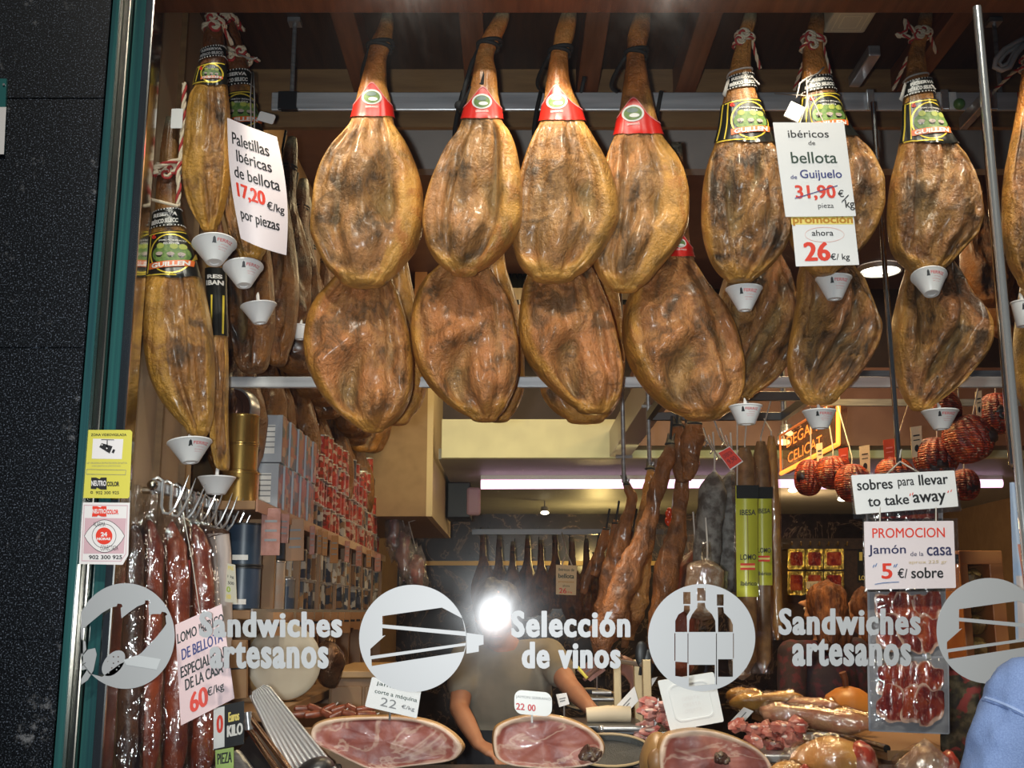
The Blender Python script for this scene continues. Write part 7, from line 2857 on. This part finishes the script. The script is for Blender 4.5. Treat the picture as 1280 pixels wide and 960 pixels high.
# speaker on the bulkhead side, pink light painted into its grille colour
root = thing('wall_speaker', 'dark box speaker with pale front on the side of the tan bulkhead', 'speaker', P(577, 660, 8.0))
m = MB()
a = P(565, 648, 7.9)
m.box((a.x - .04, 7.9, a.z), (a.x + .13, 8.2, a.z + .26), bev=.012)
mk('body', m, BLACK, root)
m = MB()
m.box((a.x + .10, 7.885, a.z + .02), (a.x + .20, 7.94, a.z + .22), bev=.02)
mk('grille', m, mat('pink_lit_grille', (.55, .36, .38), .5), root)
# crumpled film bags with pink contents at the far end of the wall shelf
for i, (px, py, hw, hh, lab) in enumerate(((505, 690, 12, 34, 'crumpled pinkish film bag at the far end of the wall shelf'), (520, 716, 14, 30, 'larger crumpled pinkish film bag hanging lower beside the dark back wall'), (492, 668, 10, 26, 'small crumpled film bag above the others at the end of the shelf'))):
    Y = 6.9
    s = MPP(py, Y)
    c = P(px, py, Y)
    root = thing('film_bag', lab, 'bag', c - Vector((0, 0, hh * s)), 'crumpled film bags at the shelf end')
    m = MB()
    m.ball(c, (hw * s * .75, .05, hh * s * .8), 18, 14)
    for v in m.v:
        v += (v - c) * .5 * fbm(v.x * 16 + i, v.y * 16, v.z * 16, 4)
    mk('contents', m, mat('rosy_contents', (.30, .10, .08), .4, col2=(.45, .22, .20), scale=14), root, 'all')
    m = MB()
    m.ball(c, (hw * s, .07, hh * s), 22, 16)
    for v in m.v:
        v += (v - c) * .55 * fbm(v.x * 22 + i, v.y * 22, v.z * 22, 4)
    mk('film', m, FILMW, root, 'all')
    m = MB()
    m.tube([c + Vector((0, 0, hh * s * .9)), c + Vector((-.05, 0, hh * s + .16)), Vector((-.505, Y, bz))], .004, 6)
    mk('string', m, STRING, root, True)
# dark hams beyond the chrome pole
for i, (px, Y, lab) in enumerate(((1238, 5.0, 'dark ham hanging deep in the shop between the chrome pole and the right dark ham'), (1252, 5.6, 'dark ham hanging deep in the shop just behind the chrome pole'))):
    c = P(px, 400, Y)
    o = dup(protos[i], (c.x, Y, 2.98), lab, 'dark hams deep in the shop on the right', (0, 0, R(20 + 30 * i)))
# bottles glimpsed above the cove
BOT = mat('dark_bottle', (.012, .016, .012), .12, spec=.7)
sh = thing('bottle_shelf', 'wooden shelf with wine bottles glimpsed between the hams', 'shelf', (0, 7.2, 3.3))
z0 = P(640, 383, 7.1).z
m = MB()
m.box((-.7, 7.05, z0 - .20), (1.2, 7.5, z0), bev=.004)
mk('board', m, mat('orange_wood', (.36, .16, .05), .45), sh)
m = MB()
m.box((-.64, 7.1, z0), (-.56, 7.5, 3.8))
mk('divider', m, mat('orange_wood', (.36, .16, .05), .45), sh)
bp = thing('wine_bottle', 'dark wine bottle on the shelf glimpsed between the upper hams', 'bottle', (0, 0, 0), 'wine bottles on the high shelf')
m = MB()
m.lathe([(0, 0), (.036, 0), (.038, .01), (.038, .17), (.032, .20), (.016, .22), (.014, .27), (.016, .272), (.016, .29), (0, .29)], (0, 0, 0), 20, caps=False)
mk('glass', m, BOT, bp, True)
m = MB()
m.lathe([(.0385, .05), (.0385, .13)], (0, 0, 0), 20, caps=False)
mk('paper_label', m, CREAM, bp, True)
m = MB()
m.lathe([(.0165, .255), (.0168, .291), (0, .292)], (0, 0, 0), 14, caps=False)
mk('capsule', m, INKO, bp, True)
uu = False
for px in (524, 533, 541, 549, 636, 643, 650, 657, 664, 780, 788, 796):
    c = P(px, 380, 7.15)
    loc = (c.x, 7.15, z0)
    if not uu:
        bp.location = loc
        uu = True
    else:
        dup(bp, loc)

# ---------------------------------------------------------------- red netted sausages


def net_mat():
    m, nt, b = _new('red_net')
    v = coords(nt)
    n1 = noise_n(nt, v, 24, 4)
    c = ramp(nt, n1, [(.38, (.15, .010, .004)), (.5, (.34, .026, .008)), (.64, (.48, .085, .018))])
    w1 = N(nt, 'ShaderNodeTexWave', wave_type='BANDS', bands_direction='Z')
    w1.inputs['Scale'].default_value = 34
    w1.inputs['Distortion'].default_value = 1.5
    nt.links.new(v, w1.inputs['Vector'])
    w2 = N(nt, 'ShaderNodeTexWave', wave_type='BANDS', bands_direction='DIAGONAL')
    w2.inputs['Scale'].default_value = 30
    w2.inputs['Distortion'].default_value = 2.0
    nt.links.new(v, w2.inputs['Vector'])
    k = mix(nt, 1.0, ramp(nt, w1.outputs['Fac'], [(.25, .35), (.6, 1.0)]), ramp(nt, w2.outputs['Fac'], [(.2, .5), (.6, 1.0)]), 'MULTIPLY')
    c = mix(nt, .8, c, k, 'MULTIPLY')
    n2 = noise_n(nt, v, 46, 2)
    c = mix(nt, ramp(nt, n2, [(.62, 0.0), (.68, .6)]), c, (.42, .30, .22))
    nt.links.new(c, b.inputs['Base Color'])
    b.inputs['Roughness'].default_value = .45
    bump(nt, b, k, .8, .008)
    return m


NET = net_mat()
GN = 'red netted sausages on the right'


def net_ball(label, px, py, hw, hh, Y, tilt=0, dark=(.2, -.3), lobe=False, cord=None, tagp=None):
    s = MPP(py, Y)
    c = P(px, py, Y)
    root = thing('netted_sausage', label, 'sausage', c - Vector((0, 0, hh * s)), GN)
    M = Matrix.Translation(c) @ Matrix.Rotation(R(tilt), 4, 'Y')
    m = MB()
    prof = []
    for j in range(19):
        th = math.pi * j / 18
        prof.append((hw * s * math.sin(th) ** .8 + .0005, hh * s * math.cos(th)))
    m.lathe(prof, (0, 0, 0), 60, M=M, mod=lambda a, t: .93 + .14 * abs(math.cos(a * 8)) ** .6, caps=False)
    mk('netted_body', m, NET, root, True)
    m = MB()
    dx, dz = dark
    d = Vector((dx, -.8, dz)).normalized()
    q = Vector((d.x * hw * s, d.y * hw * s, d.z * hh * s)) * .68
    m.ball(c + q, (hw * s * .56, hw * s * .46, hh * s * .42), 18, 12)
    for v in m.v:
        v += (v - c) * .12 * fbm(v.x * 34, v.y * 34, v.z * 34, 3)
    mk('dark_end', m, mat('dark_gap', (.025, .012, .01), .4), root, True, label='dark open end')
    if lobe:
        m = MB()
        cc = c + Vector((lobe[0] * s, .02, -lobe[1] * s))
        m.lathe([(lobe[2] * s * math.sin(math.pi * j / 12) + .0005, lobe[3] * s * math.cos(math.pi * j / 12)) for j in range(13)], cc, 44, mod=lambda a, t: 1 + .08 * abs(math.cos(a * 6)), caps=False)
        mk('upper_lobe', m, NET, root, True)
    m = MB()
    top = M @ Vector((0, 0, hh * s))
    ry = 4.29 if Y < 4.62 else 4.89
    m.tube([top - Vector((0, 0, .01)), top + Vector((.004, 0, .03)), Vector((top.x + .01, ry, NR + .01))], .003, 6)
    mk('string', m, STRING, root, True)
    if tagp:
        x0, y0, x1, y1, mt = tagp
        C = Card(((x0, y0), (x1, y0 - 2), (x1 + 1, y1), (x0 + 2, y1 + 2)), Y - .02)
        m = card_panel(MB(), C, .002)
        o = mk('tag', m, mt, root)
        m = MB()
        put(m, C, ('L', [(.2, .3), (.8, .3)], .003), .001)
        put(m, C, ('L', [(.2, .45), (.8, .45)], .002), .001)
        put(m, C, ('S', [circ(.5, .72, .22, .12, n=12)]), .001)
        mk('printing', m, INK if mt is CREAM else LPINK, o)
    return root


REDT = mat('red_tag_card', (.50, .06, .025), .4)
NR = P(1100, 492, 4.6).z
net_ball('red netted sausage leftmost of the row under the orange neon sign', 1011, 597, 17, 23, 4.9, 8, (-.9, 0), cord=NR, tagp=(1020, 555, 1028, 585, CREAM))
net_ball('red netted sausage second from the left, black print on its front', 1042, 591, 22, 21, 4.8, 0, (.25, -.1), cord=NR, tagp=(1048, 561, 1060, 590, REDT))
net_ball('orange red netted sausage third from the left, set lower behind the sobres sign', 1066, 604, 21, 24, 4.7, 0, (.1, -.8), cord=NR, tagp=(1074, 558, 1087, 592, CREAM))
net_ball('red netted sausage half hidden by the top of the sobres sign', 1118, 592, 22, 20, 4.6, 0, (.3, -.9), cord=NR, tagp=(1104, 550, 1118, 584, REDT))
net_ball('big red netted sausage right of the thin steel rod, wide dark opening', 1170, 572, 26, 25, 4.4, 6, (-.05, -.55), cord=NR, tagp=(1138, 534, 1152, 570, CREAM))
net_ball('largest red netted sausage with a second lobe above it, dark end on its right', 1210, 549, 29, 30, 4.3, -20, (.95, .15), (-22, -38, 18, 26), cord=NR)
net_ball('red netted sausage beside the chrome pole at upper right, dark band across', 1246, 517, 22, 26, 4.4, 0, (0, -.05), cord=NR, tagp=(1219, 490, 1227, 520, CREAM))
net_ball('red netted sausage below the largest one, right of the sobres sign', 1206, 606, 17, 20, 4.5, 0, (.1, -.35), cord=NR)
m = MB()
m.box((P(1000, 492, 4.95).x, 4.28, NR), (3.4, 4.30, NR + .03))
m.box((P(1000, 492, 4.95).x, 4.88, NR), (3.4, 4.90, NR + .03))
mk('net_rail', m, STEEL, label='pair of steel rails above the red netted sausages', cat='rail')

# ---------------------------------------------------------------- neon sign
C = Card(((978, 545), (1051, 500), (1051, 555), (979, 592)), (5.6, 4.9, 4.9, 5.6))
root = thing('neon_sign', 'orange neon sign with slanted letter rows seen from the side', 'sign', C.at(.5, 1))
m = card_panel(MB(), C, .03)
mk('backing', m, plastic('smoked_panel', (.70, .55, .42), .06, .1, .05), root)
for a, b_ in (((1, 0), (1, 1)), ((1, 1), (0, 1))):
    m = MB()
    m.tube([C.at(*a, .012), C.at(*b_, .012)], .010, 10)
    mk('frame_tube', m, NEON, root, True)
m = MB()
m.tube([C.at(0, 0, .012), C.at(1, 0, .012)], .006, 8)
m.tube([C.at(0, 0, .012), C.at(0, 1, .012)], .006, 8)
mk('frame_tube', m, mat('dim_neon', (.5, .16, .05), .4, emit=(1, .25, .05), estr=.35), root, True)
m = MB()
put(m, C, T('DEGANITY', .12, .14, .92, .42, -.012), .012)
put(m, C, T('CELICAT', .14, .58, .74, .84, -.012), .012)
mk('letter_tubes', m, mat('lit_neon_letters', (1, .3, .05), .4, emit=(1.0, .2, .03), estr=1.6), root)
m = MB()
p = C.at(.98, .0, 0)
m.tube([p, Vector((p.x, p.y, 3.8))], .004, 6)
p = C.at(.02, .0, 0)
m.tube([p, Vector((p.x, p.y, 3.8))], .004, 6)
mk('wire', m, STEEL, root)

# ---------------------------------------------------------------- sliced ham packs hung in the window
GP = 'sliced ham packs hung under the signs'
FOIL = mat('silver_board', (.44, .44, .49), .28, .45, bmp=.25, bscale=14)


def slice_pack(label, q, Y):
    C = Card(q, Y)
    root = thing('ham_pack', label, 'pack', C.at(.5, 1), GP)
    mk('silver_board', card_panel(MB(), C, .002, .004), FOIL, root)
    rnd = random.Random(int(q[0][1]))
    k = 0
    for row, (v0, v1) in enumerate(((.05, .54), (.36, .91))):
        for cu in (.27, .52, .75):
            m = MB()
            cx_, cy_ = cu + rnd.uniform(-.03, .03), lerp(v0, v1, .5)
            hw, hh = rnd.uniform(.17, .21), (v1 - v0) / 2 * rnd.uniform(.92, 1.05)
            ph = rnd.uniform(0, 6)
            nn, rr = 36, 9
            V, F, A = [], [], []
            for jr in range(rr):
                f = [0.02, .25, .5, .7, .8, .87, .92, .96, 1.0][jr]
                for t in range(nn):
                    a = 2 * math.pi * t / nn
                    w = 1 + .16 * math.sin(3 * a + ph) + .10 * math.sin(5 * a + ph * 2)
                    x = min(.92, max(.08, cx_ + hw * f * w * math.cos(a)))
                    y = min(.905, max(.055, cy_ + hh * f * w * math.sin(a) * .95))
                    V.append(C.at(x, y, .0035 + .0016 * k + .004 * abs(fbm(x * 6 + k, y * 5, q[0][1], 3)) + .0016 * math.sin(x * 60 + k)))
                    edge = .90 + .08 * math.sin(2 * a + ph) - (.10 if math.sin(a) > .3 else 0)
                    A.append(sst(edge, edge + .10, f))
            for jr in range(rr - 1):
                for t in range(nn):
                    z = (t + 1) % nn
                    F.append((jr * nn + t, jr * nn + z, (jr + 1) * nn + z, (jr + 1) * nn + t))
            m.add(V, F)
            m.attr = {'rind': A}
            mk('ham_slice', m, SLICES, root, 'all')
            k += 1
    m = MB()
    m.grid(lambda a, c: C.at(lerp(.02, .98, a), lerp(.02, .98, c), .003 + .017 * (min(1, min(a, 1 - a) * 8, min(c, 1 - c) * 8)) + .003 * fbm(a * 9, c * 12, 3, 3)), 20, 30)
    mk('film_cover', m, FILM, root, 'all')
    if q[0][1] > 650:
        m = MB()
        for u in (.25, .75):
            m.box(C.at(u - .03, -.05, .003), C.at(u + .03, .035, -.014))
        mk('clip', m, CHROME, root)
    return root


slice_pack('top pack of sliced red ham, mostly hidden behind the two white signs', ((1082, 602), (1178, 602), (1180, 736), (1084, 738)), 2.985)
slice_pack('middle pack of sliced red ham, half covered by artesanos lettering', ((1084, 732), (1182, 730), (1184, 826), (1086, 828)), 2.975)
slice_pack('lowest pack of sliced red ham on silver board, white fat edges', ((1084, 822), (1186, 820), (1187, 918), (1086, 914)), 2.965)
# poster strip at the right edge
root, C = sign('poster', 'blue and white poster with a pink glass at the right edge of the window', ((1262, 603), (1330, 600), (1330, 800), (1270, 800)), 2.84, mat('poster_print', (.38, .50, .72), .45, col2=(.62, .66, .74), scale=5), [
    (mat('poster_white', (.72, .62, .60), .5), 'pale_field', [('S', SQ(.05, .60, 1, 1))]),
    (mat('poster_pink', (.62, .25, .18), .5), 'glass_print', [('S', [[(.10, .40), (.9, .40), (.8, .68), (.2, .68)]])]),
    (WHITE, 'lettering', [T('Carne', .18, .44, .8, .48, .02)])], 'poster', t=.001)

# ---------------------------------------------------------------- golden packs on the wall
zr = P(1010, 682, 7.2)
root = thing('wall_rack', 'dark rack with small hooks holding the golden sliced packs', 'rack', zr)
m = MB()
m.box((P(975, 680, 7.25).x, 7.24, zr.z - .02), (P(1090, 680, 7.25).x, 7.26, zr.z + .03))
m.box((P(975, 680, 7.25).x, 7.26, P(1010, 800, 7.25).z), (P(1090, 680, 7.25).x, 7.30, zr.z + .05))
mk('back_board', m, WOODD, root)
for i in range(7):
    m = MB()
    p = P(990 + i * 11.5, 681, 7.2)
    m.tube([p + Vector((0, .04, 0)), p, p + Vector((0, -.005, .02))], .006, 6)
    mk('hook', m, mat('brass', (.6, .42, .14), .25, .9), root, True)
GOLDP = mat('golden_foil', (.72, .50, .12), .18, .9, bmp=.9, bscale=22, bdist=.02)
for j, (y0, y1) in enumerate(((686, 712), (714, 744))):
    for i, (x0, x1) in enumerate(((985, 1006), (1007, 1029), (1030, 1055))):
        q = ((x0, y0), (x1, y0), (x1, y1), (x0, y1))
        C = Card(q, 7.15)
        rr = thing('golden_pack', 'small golden pack of dark sliced meat on the far rack, %s row, %s' % (('upper', 'lower')[j], ('left column', 'middle column', 'right column')[i]), 'pack', C.at(.5, 1), 'golden packs on the far rack')
        m = card_panel(MB(), C, .01, .01)
        mk('foil', m, GOLDP, rr)
        m = MB()
        V, F = shape2d([rrect(.14, .16, .86, .80, .1)])
        m.add([C.at(x, y, .004) for x, y in V], F)
        mk('slices', m, SLICES, rr)
root, _ = sign('price_card', 'tiny cream card between the golden packs', ((1008, 727), (1034, 726), (1034, 735), (1008, 736)), 7.144, CREAM, [(INKGR, 'lettering', [T('LOMO', .2, .3, .8, .7)])], 'card')
sign('price_card', 'dark strip with yellow letters left of the promocion sign', ((1072, 686), (1082, 686), (1082, 728), (1072, 728)), 7.255, BLACK, [(INKY, 'lettering', [T('LO', .2, .8, .9, .93, .03), ('S', SQ(.2, .1, .6, .35))])], 'sign')

# ---------------------------------------------------------------- customers in the shop
person('person with auburn hair and dark patterned top seen behind Sandwiches lettering, turned away', (P(1030, 760, 5.4).x, 5.45, 0), R(42), P(1030, 762, 5.4), (P(990, 818, 5.3), P(1070, 814, 5.6)),
       {'l': (P(990, 905, 5.2), P(978, 945, 5.1), (-.3, -.2, -1), (1, 0, 0)), 'r': (P(1070, 915, 5.5), P(1058, 960, 5.35), (-.3, -.2, -1), (1, 0, 0))}, SKIN2, DTOP, JEANS, HAIRR, 'long', sleeve=2, group=None)
person('person with red hair partly hidden by the sliced ham packs, turned away', (P(1084, 760, 6.2).x, 6.25, 0), R(50), P(1082, 764, 6.2), (P(1054, 812, 6.1), P(1118, 812, 6.4)),
       {'l': (P(1046, 905, 6.0), P(1040, 930, 5.9), (-1, -.2, -.2), (0, 0, -1)), 'r': (P(1122, 905, 6.4), P(1110, 940, 6.2), (-1, -.2, -.3), (0, 0, -1))}, SKIN2, mat('brown_top_cloth', (.10, .05, .035), .8), JEANS, HAIRR, 'long', sleeve=2)

# ---------------------------------------------------------------- slanted tray of golden cured meat
tz = 1.6 - .42
root = thing('meat_counter', 'wooden topped counter running back on the right with golden cured meat on it', 'counter', (1.6, 4.4, 0))
a, b_, c, d = Vector((1.03, 5.0, tz)), Vector((1.5, 5.0, tz)), Vector((1.62, 3.62, tz)), Vector((1.16, 3.62, tz))
m = MB()
m.hexa([v - Vector((0, 0, .03)) for v in (d, c, b_, a)] + [d, c, b_, a])
mk('top', m, SHELFW, root)
m = MB()
m.hexa([Vector((v.x, v.y, 0)) + Vector((.03 * (1 if v in (a, d) else -1), 0, 0)) for v in (d, c, b_, a)] + [v - Vector((0, 0, .03)) + Vector((.03 * (1 if v in (a, d) else -1), 0, 0)) for v in (d, c, b_, a)])
mk('body', m, mat('counter_body', (.20, .12, .08), .5), root)
m = MB()
m.tube([a + Vector((0, 0, .005)), d + Vector((0, 0, .005))], .012, 10)
mk('front_rail', m, BRASSY, root, True)
GLD = mat('golden_casing', (.62, .36, .09), .25, col2=(.42, .20, .06), scale=22, coat=.5, bmp=.5, bscale=26, bdist=.01)
GLP = mat('pink_golden_casing', (.52, .30, .17), .3, col2=(.42, .16, .10), scale=18, coat=.5, bmp=.5, bscale=26, bdist=.01)
for i, (x0, y0, x1, y1, r_, Y0, Y1, mt, lab) in enumerate((
        (908, 870, 955, 869, 9, 4.9, 4.82, GLD, 'golden cured sausage at the back left of the wooden counter'),
        (912, 878, 1004, 874, 11, 4.6, 4.5, GLD, 'bright golden cured sausage, longest of the back pair on the counter'),
        (950, 888, 1090, 908, 13, 4.0, 3.85, GLP, 'film packed cured sausage lying in front, twisted left end'),
        (985, 880, 1050, 884, 9, 4.25, 4.15, GLP, 'pinkish cured sausage lying between the two longer ones'),
        (1040, 892, 1095, 902, 10, 4.1, 4.0, GLD, 'film packed golden piece at the right end beside the orange dome'))):
    root = thing('counter_sausage', lab, 'sausage', P((x0 + x1) / 2, max(y0, y1) + r_, (Y0 + Y1) / 2), 'golden cured sausages on the wooden counter')
    A, B_ = P(x0, y0, Y0), P(x1, y1, Y1)
    n = 22
    m = MB()
    m.tube([A.lerp(B_, k / n) for k in range(n + 1)], [r_ * MPP(880, Y0) * min(1, (k + .3) / 4, (n - k + .3) / 4) ** .5 for k in range(n + 1)], 18)
    for v in m.v:
        v += Vector((.3, 1, 1)) * .010 * fbm(v.x * 14 + i, v.y * 14, v.z * 14, 4)
        v.z = max(v.z, tz + .002)
    mk('meat', m, mt, root, 'all')
    m = MB()
    m.tube([A.lerp(B_, k / n) for k in range(-1, n + 2)], [.006] + [r_ * 1.18 * MPP(880, Y0) * min(1, (k + .6) / 4, (n - k + .6) / 4) ** .5 for k in range(n + 1)] + [.006], 18, caps=False)
    for v in m.v:
        v += Vector((.3, 1, 1)) * .011 * fbm(v.x * 22 + i, v.y * 22, v.z * 22, 4)
        v.z = max(v.z, tz + .001)
    mk('film_wrap', m, FILM, root, 'all')
root = thing('orange_cheese', 'orange domed cheese with a wooden stick standing behind the golden sausages', 'cheese', P(1062, 905, 4.35))
c = P(1062, 905, 4.35)
c.z = tz
s = MPP(890, 4.35)
m = MB()
m.lathe([(31 * s, 0), (35 * s, 10 * s), (34 * s, 24 * s), (27 * s, 38 * s), (15 * s, 46 * s), (4 * s, 49 * s), (.0, 49 * s)], c, 36, caps=False)
mk('dome', m, mat('orange_wax', (.58, .23, .04), .4, col2=(.52, .19, .03), scale=6), root, True)
m = MB()
m.tube([c + Vector((-2 * s, 0, 46 * s)), c + Vector((-3 * s, -.005, 58 * s)), c + Vector((-6 * s, -.008, 66 * s))], [.010, .012, .014], 10)
mk('stick', m, WOODB, root, True)
# small red-white tray labels and the cards at the counter front
for q, Y, lab in ((((913, 902), (930, 884), (942, 889), (925, 908)), 4.0, 'white slanted card left under the golden sausages'), (((975, 922), (985, 915), (992, 918), (983, 926)), 3.6, 'small pink white card under the wooden counter edge')):
    sign('price_card', lab, q, Y, PAPER, [(INKGR, 'lettering', [('L', [(.2, .5), (.8, .5)], .002)])], 'card', t=.003)
rnd = random.Random(31)
for i in range(14):
    px, py = rnd.uniform(925, 1000), rnd.uniform(905, 932)
    c = P(px, py, 3.52 + rnd.uniform(-.04, .06))
    m = MB()
    m.ball(c, (.026, .026, .018), 14, 10)
    for v in m.v:
        v += (v - c) * .95 * fbm(v.x * 32 + i, v.y * 32, v.z * 32, 4)
    r = mk('meat_piece', m, mat('dark_pink_meat', (.36, .07, .05), .3, col2=(.52, .22, .17), scale=30), None, True, label='reddish piece of cured meat in the tray under the wooden counter edge', cat='meat', group='reddish meat pieces in the tray')
    m = MB()
    m.ball(c + Vector((0, -.016, .006)), (.014, .010, .006), 10, 6)
    mk('fat', m, mat('white_fat', (.68, .52, .46), .3), r, True)
m = MB()
c = P(962, 938, 3.54)
m.box((c.x - .16, 3.44, 1.165), (c.x + .13, 3.66, c.z), bev=.005)
mk('meat_tray_base', m, STEEL, label='steel tray carrying the reddish meat pieces', cat='tray')
root = thing('scale_dial', 'small chrome oval dish at the wooden counter edge above the orange rind ham', 'dish', P(1024, 925, 3.6))
m = MB()
c = P(1024, 922, 3.6)
m.lathe([(0, 0), (.05, .002), (.058, .012), (.06, .012), (.052, -.004), (0, -.006)], c, 28, M=Matrix.Scale(.6, 4, (0, 1, 0)), caps=False)
mk('bowl', m, CHROME, root, True)
m = MB()
m.lathe([(.03, -.05), (.02, -.006)], c, 18)
mk('foot', m, DARKMET, root, True)
# crate of dark sausages behind the promocion sign, and brown box seen through the right sticker
root = thing('bread_crate', 'orange brown wooden crate with dark contents behind the right round sticker', 'crate', P(1222, 840, 4.2))
a, b_ = P(1196, 692, 4.2), P(1262, 836, 4.2)
m = MB()
for (x0, x1, z0, z1) in ((a.x, b_.x, a.z - .04, a.z + .01), (a.x, a.x + .03, b_.z, a.z), (b_.x - .05, b_.x, b_.z, a.z), (a.x, b_.x, b_.z - .01, b_.z + .03)):
    m.box((x0, 4.18 + .001 * (x1 - x0 < .1), z0), (x1, 4.4, z1), bev=.003)
m.box((a.x, 4.39, b_.z), (b_.x, 4.41, a.z))
mk('frame', m, mat('crate_wood', (.42, .17, .045), .45, col2=(.34, .12, .035), scale=6), root)
for i in range(12):
    m = MB()
    c = Vector((lerp(a.x + .055, b_.x - .08, (i % 3) / 2), 4.28, lerp(b_.z + .07, a.z - .09, (i // 3) / 3)))
    m.ball(c, (.042, .06, .036), 14, 10)
    for v in m.v:
        v += (v - c) * .3 * fbm(v.x * 20, v.y * 20, v.z * 20, 3)
    r = mk('crate_loaf', m, mat('dark_loaf', (.10, .05, .015), .45, col2=(.30, .17, .04), scale=22), None, True, label='dark golden piece lying in the orange brown crate', cat='food', group='dark golden pieces in the crate')
    m = MB()
    m.ball(c + Vector((0, -.045, .015)), (.02, .014, .012), 10, 6)
    mk('crust', m, mat('pale_crust', (.42, .26, .07), .5), r, True)
m = MB()
m.box((a.x - .01, 4.15, 0), (b_.x + .4, 4.6, b_.z - .01))
mk('crate_stand', m, mat('counter_body', (.20, .12, .08), .5), label='brown stand under the orange brown crate', cat='cabinet')
# dark floral cloth hung behind the lowest pack
root = thing('floral_cloth', 'dark floral cloth hanging behind the lowest sliced pack, beside the denim sleeve', 'cloth', P(1200, 960, 3.46))
m = MB()
for sd in (0, .006):
    m.grid(lambda u, v: P(lerp(1182, 1320, u), lerp(826, 1010, v), 3.5) + Vector((0, .03 * math.sin(u * 17 + v * 2) + .02 * fbm(u * 4, v * 3, 2, 3) + sd, 0)), 40, 20)


def floral():
    mm, nt, b = _new('floral_print')
    v = coords(nt)
    f1 = noise_n(nt, v, 26, 3)
    f2 = noise_n(nt, v, 19, 2, .5, .6)
    c = ramp(nt, f1, [(.4, (.022, .016, .012)), (.52, (.06, .045, .02)), (.62, (.12, .09, .05))])
    c = mix(nt, ramp(nt, f2, [(.56, 0.0), (.62, 1.0)]), c, (.24, .035, .03))
    nt.links.new(c, b.inputs['Base Color'])
    b.inputs['Roughness'].default_value = .8
    return mm


mk('drape', m, floral(), root, 'all')
m = MB()
m.tube([P(1180, 826, 3.5), P(1322, 826, 3.5)], .008, 8)
mk('rod', m, DARKMET, root, True)

# ---------------------------------------------------------------- passer-by in denim in front of the pane
Yd = 1.62
sL, sR = P(1290, 882, Yd), P(1290, 882, Yd) + Vector((.36, .05, .012))
root, shirt, M = person('person in pale blue denim shirt at the lower right edge, seen from behind', ((sL.x + sR.x) / 2, Yd + .02, 0), R(8), (sL + sR) / 2 + Vector((0, 0, .215)), (sL, sR),
       {'l': (sL + Vector((-.115, -.02, -.27)), sL + Vector((-.09, .10, -.50)), (.1, .4, -1), (1, 0, 0)), 'r': (sR + Vector((.07, -.02, -.28)), sR + Vector((.06, .08, -.52)), (0, .3, -1), (-1, 0, 0))}, SKIN2, DENIM, JEANS, HAIRD, 'short', sleeve=2)
from mathutils.bvhtree import BVHTree
me = shirt.data
off = rootloc(shirt)
for v in me.vertices:
    p = v.co + off
    v.co += Vector((1, .5, 0)) * (.010 * fbm(p.x * 16 + p.z * 7, p.y * 14, p.z * 3.2, 3) + .004 * (1 - 2 * abs(fbm(p.x * 26 + p.z * 16, p.y * 20, p.z * 5, 2))))
bvh = BVHTree.FromPolygons([v.co + off for v in me.vertices], [tuple(p.vertices) for p in me.polygons])
eye_p = Vector((0, 0, EYE))


def on_shirt(px, py):
    d = (P(px, py, 1.0) - eye_p).normalized()
    h = bvh.ray_cast(eye_p, d)
    return h[0]


def sew(name, path, r, m_):
    pts = [on_shirt(*q) for q in path]
    pts = [q for q in pts if q is not None]
    if len(pts) > 2:
        mk(name, MB().tube(pts, r, 6), m_, shirt, True)


sew('shoulder_seam', [(1214 + i * 6, 868 + 1.1 * i + .10 * i * i) for i in range(12)], .0022, SEAM)
sew('stitching', [(1216 + i * 6, 873 + 1.1 * i + .10 * i * i) for i in range(12)], .0012, mat('denim_stitch', (.10, .16, .34), .8))
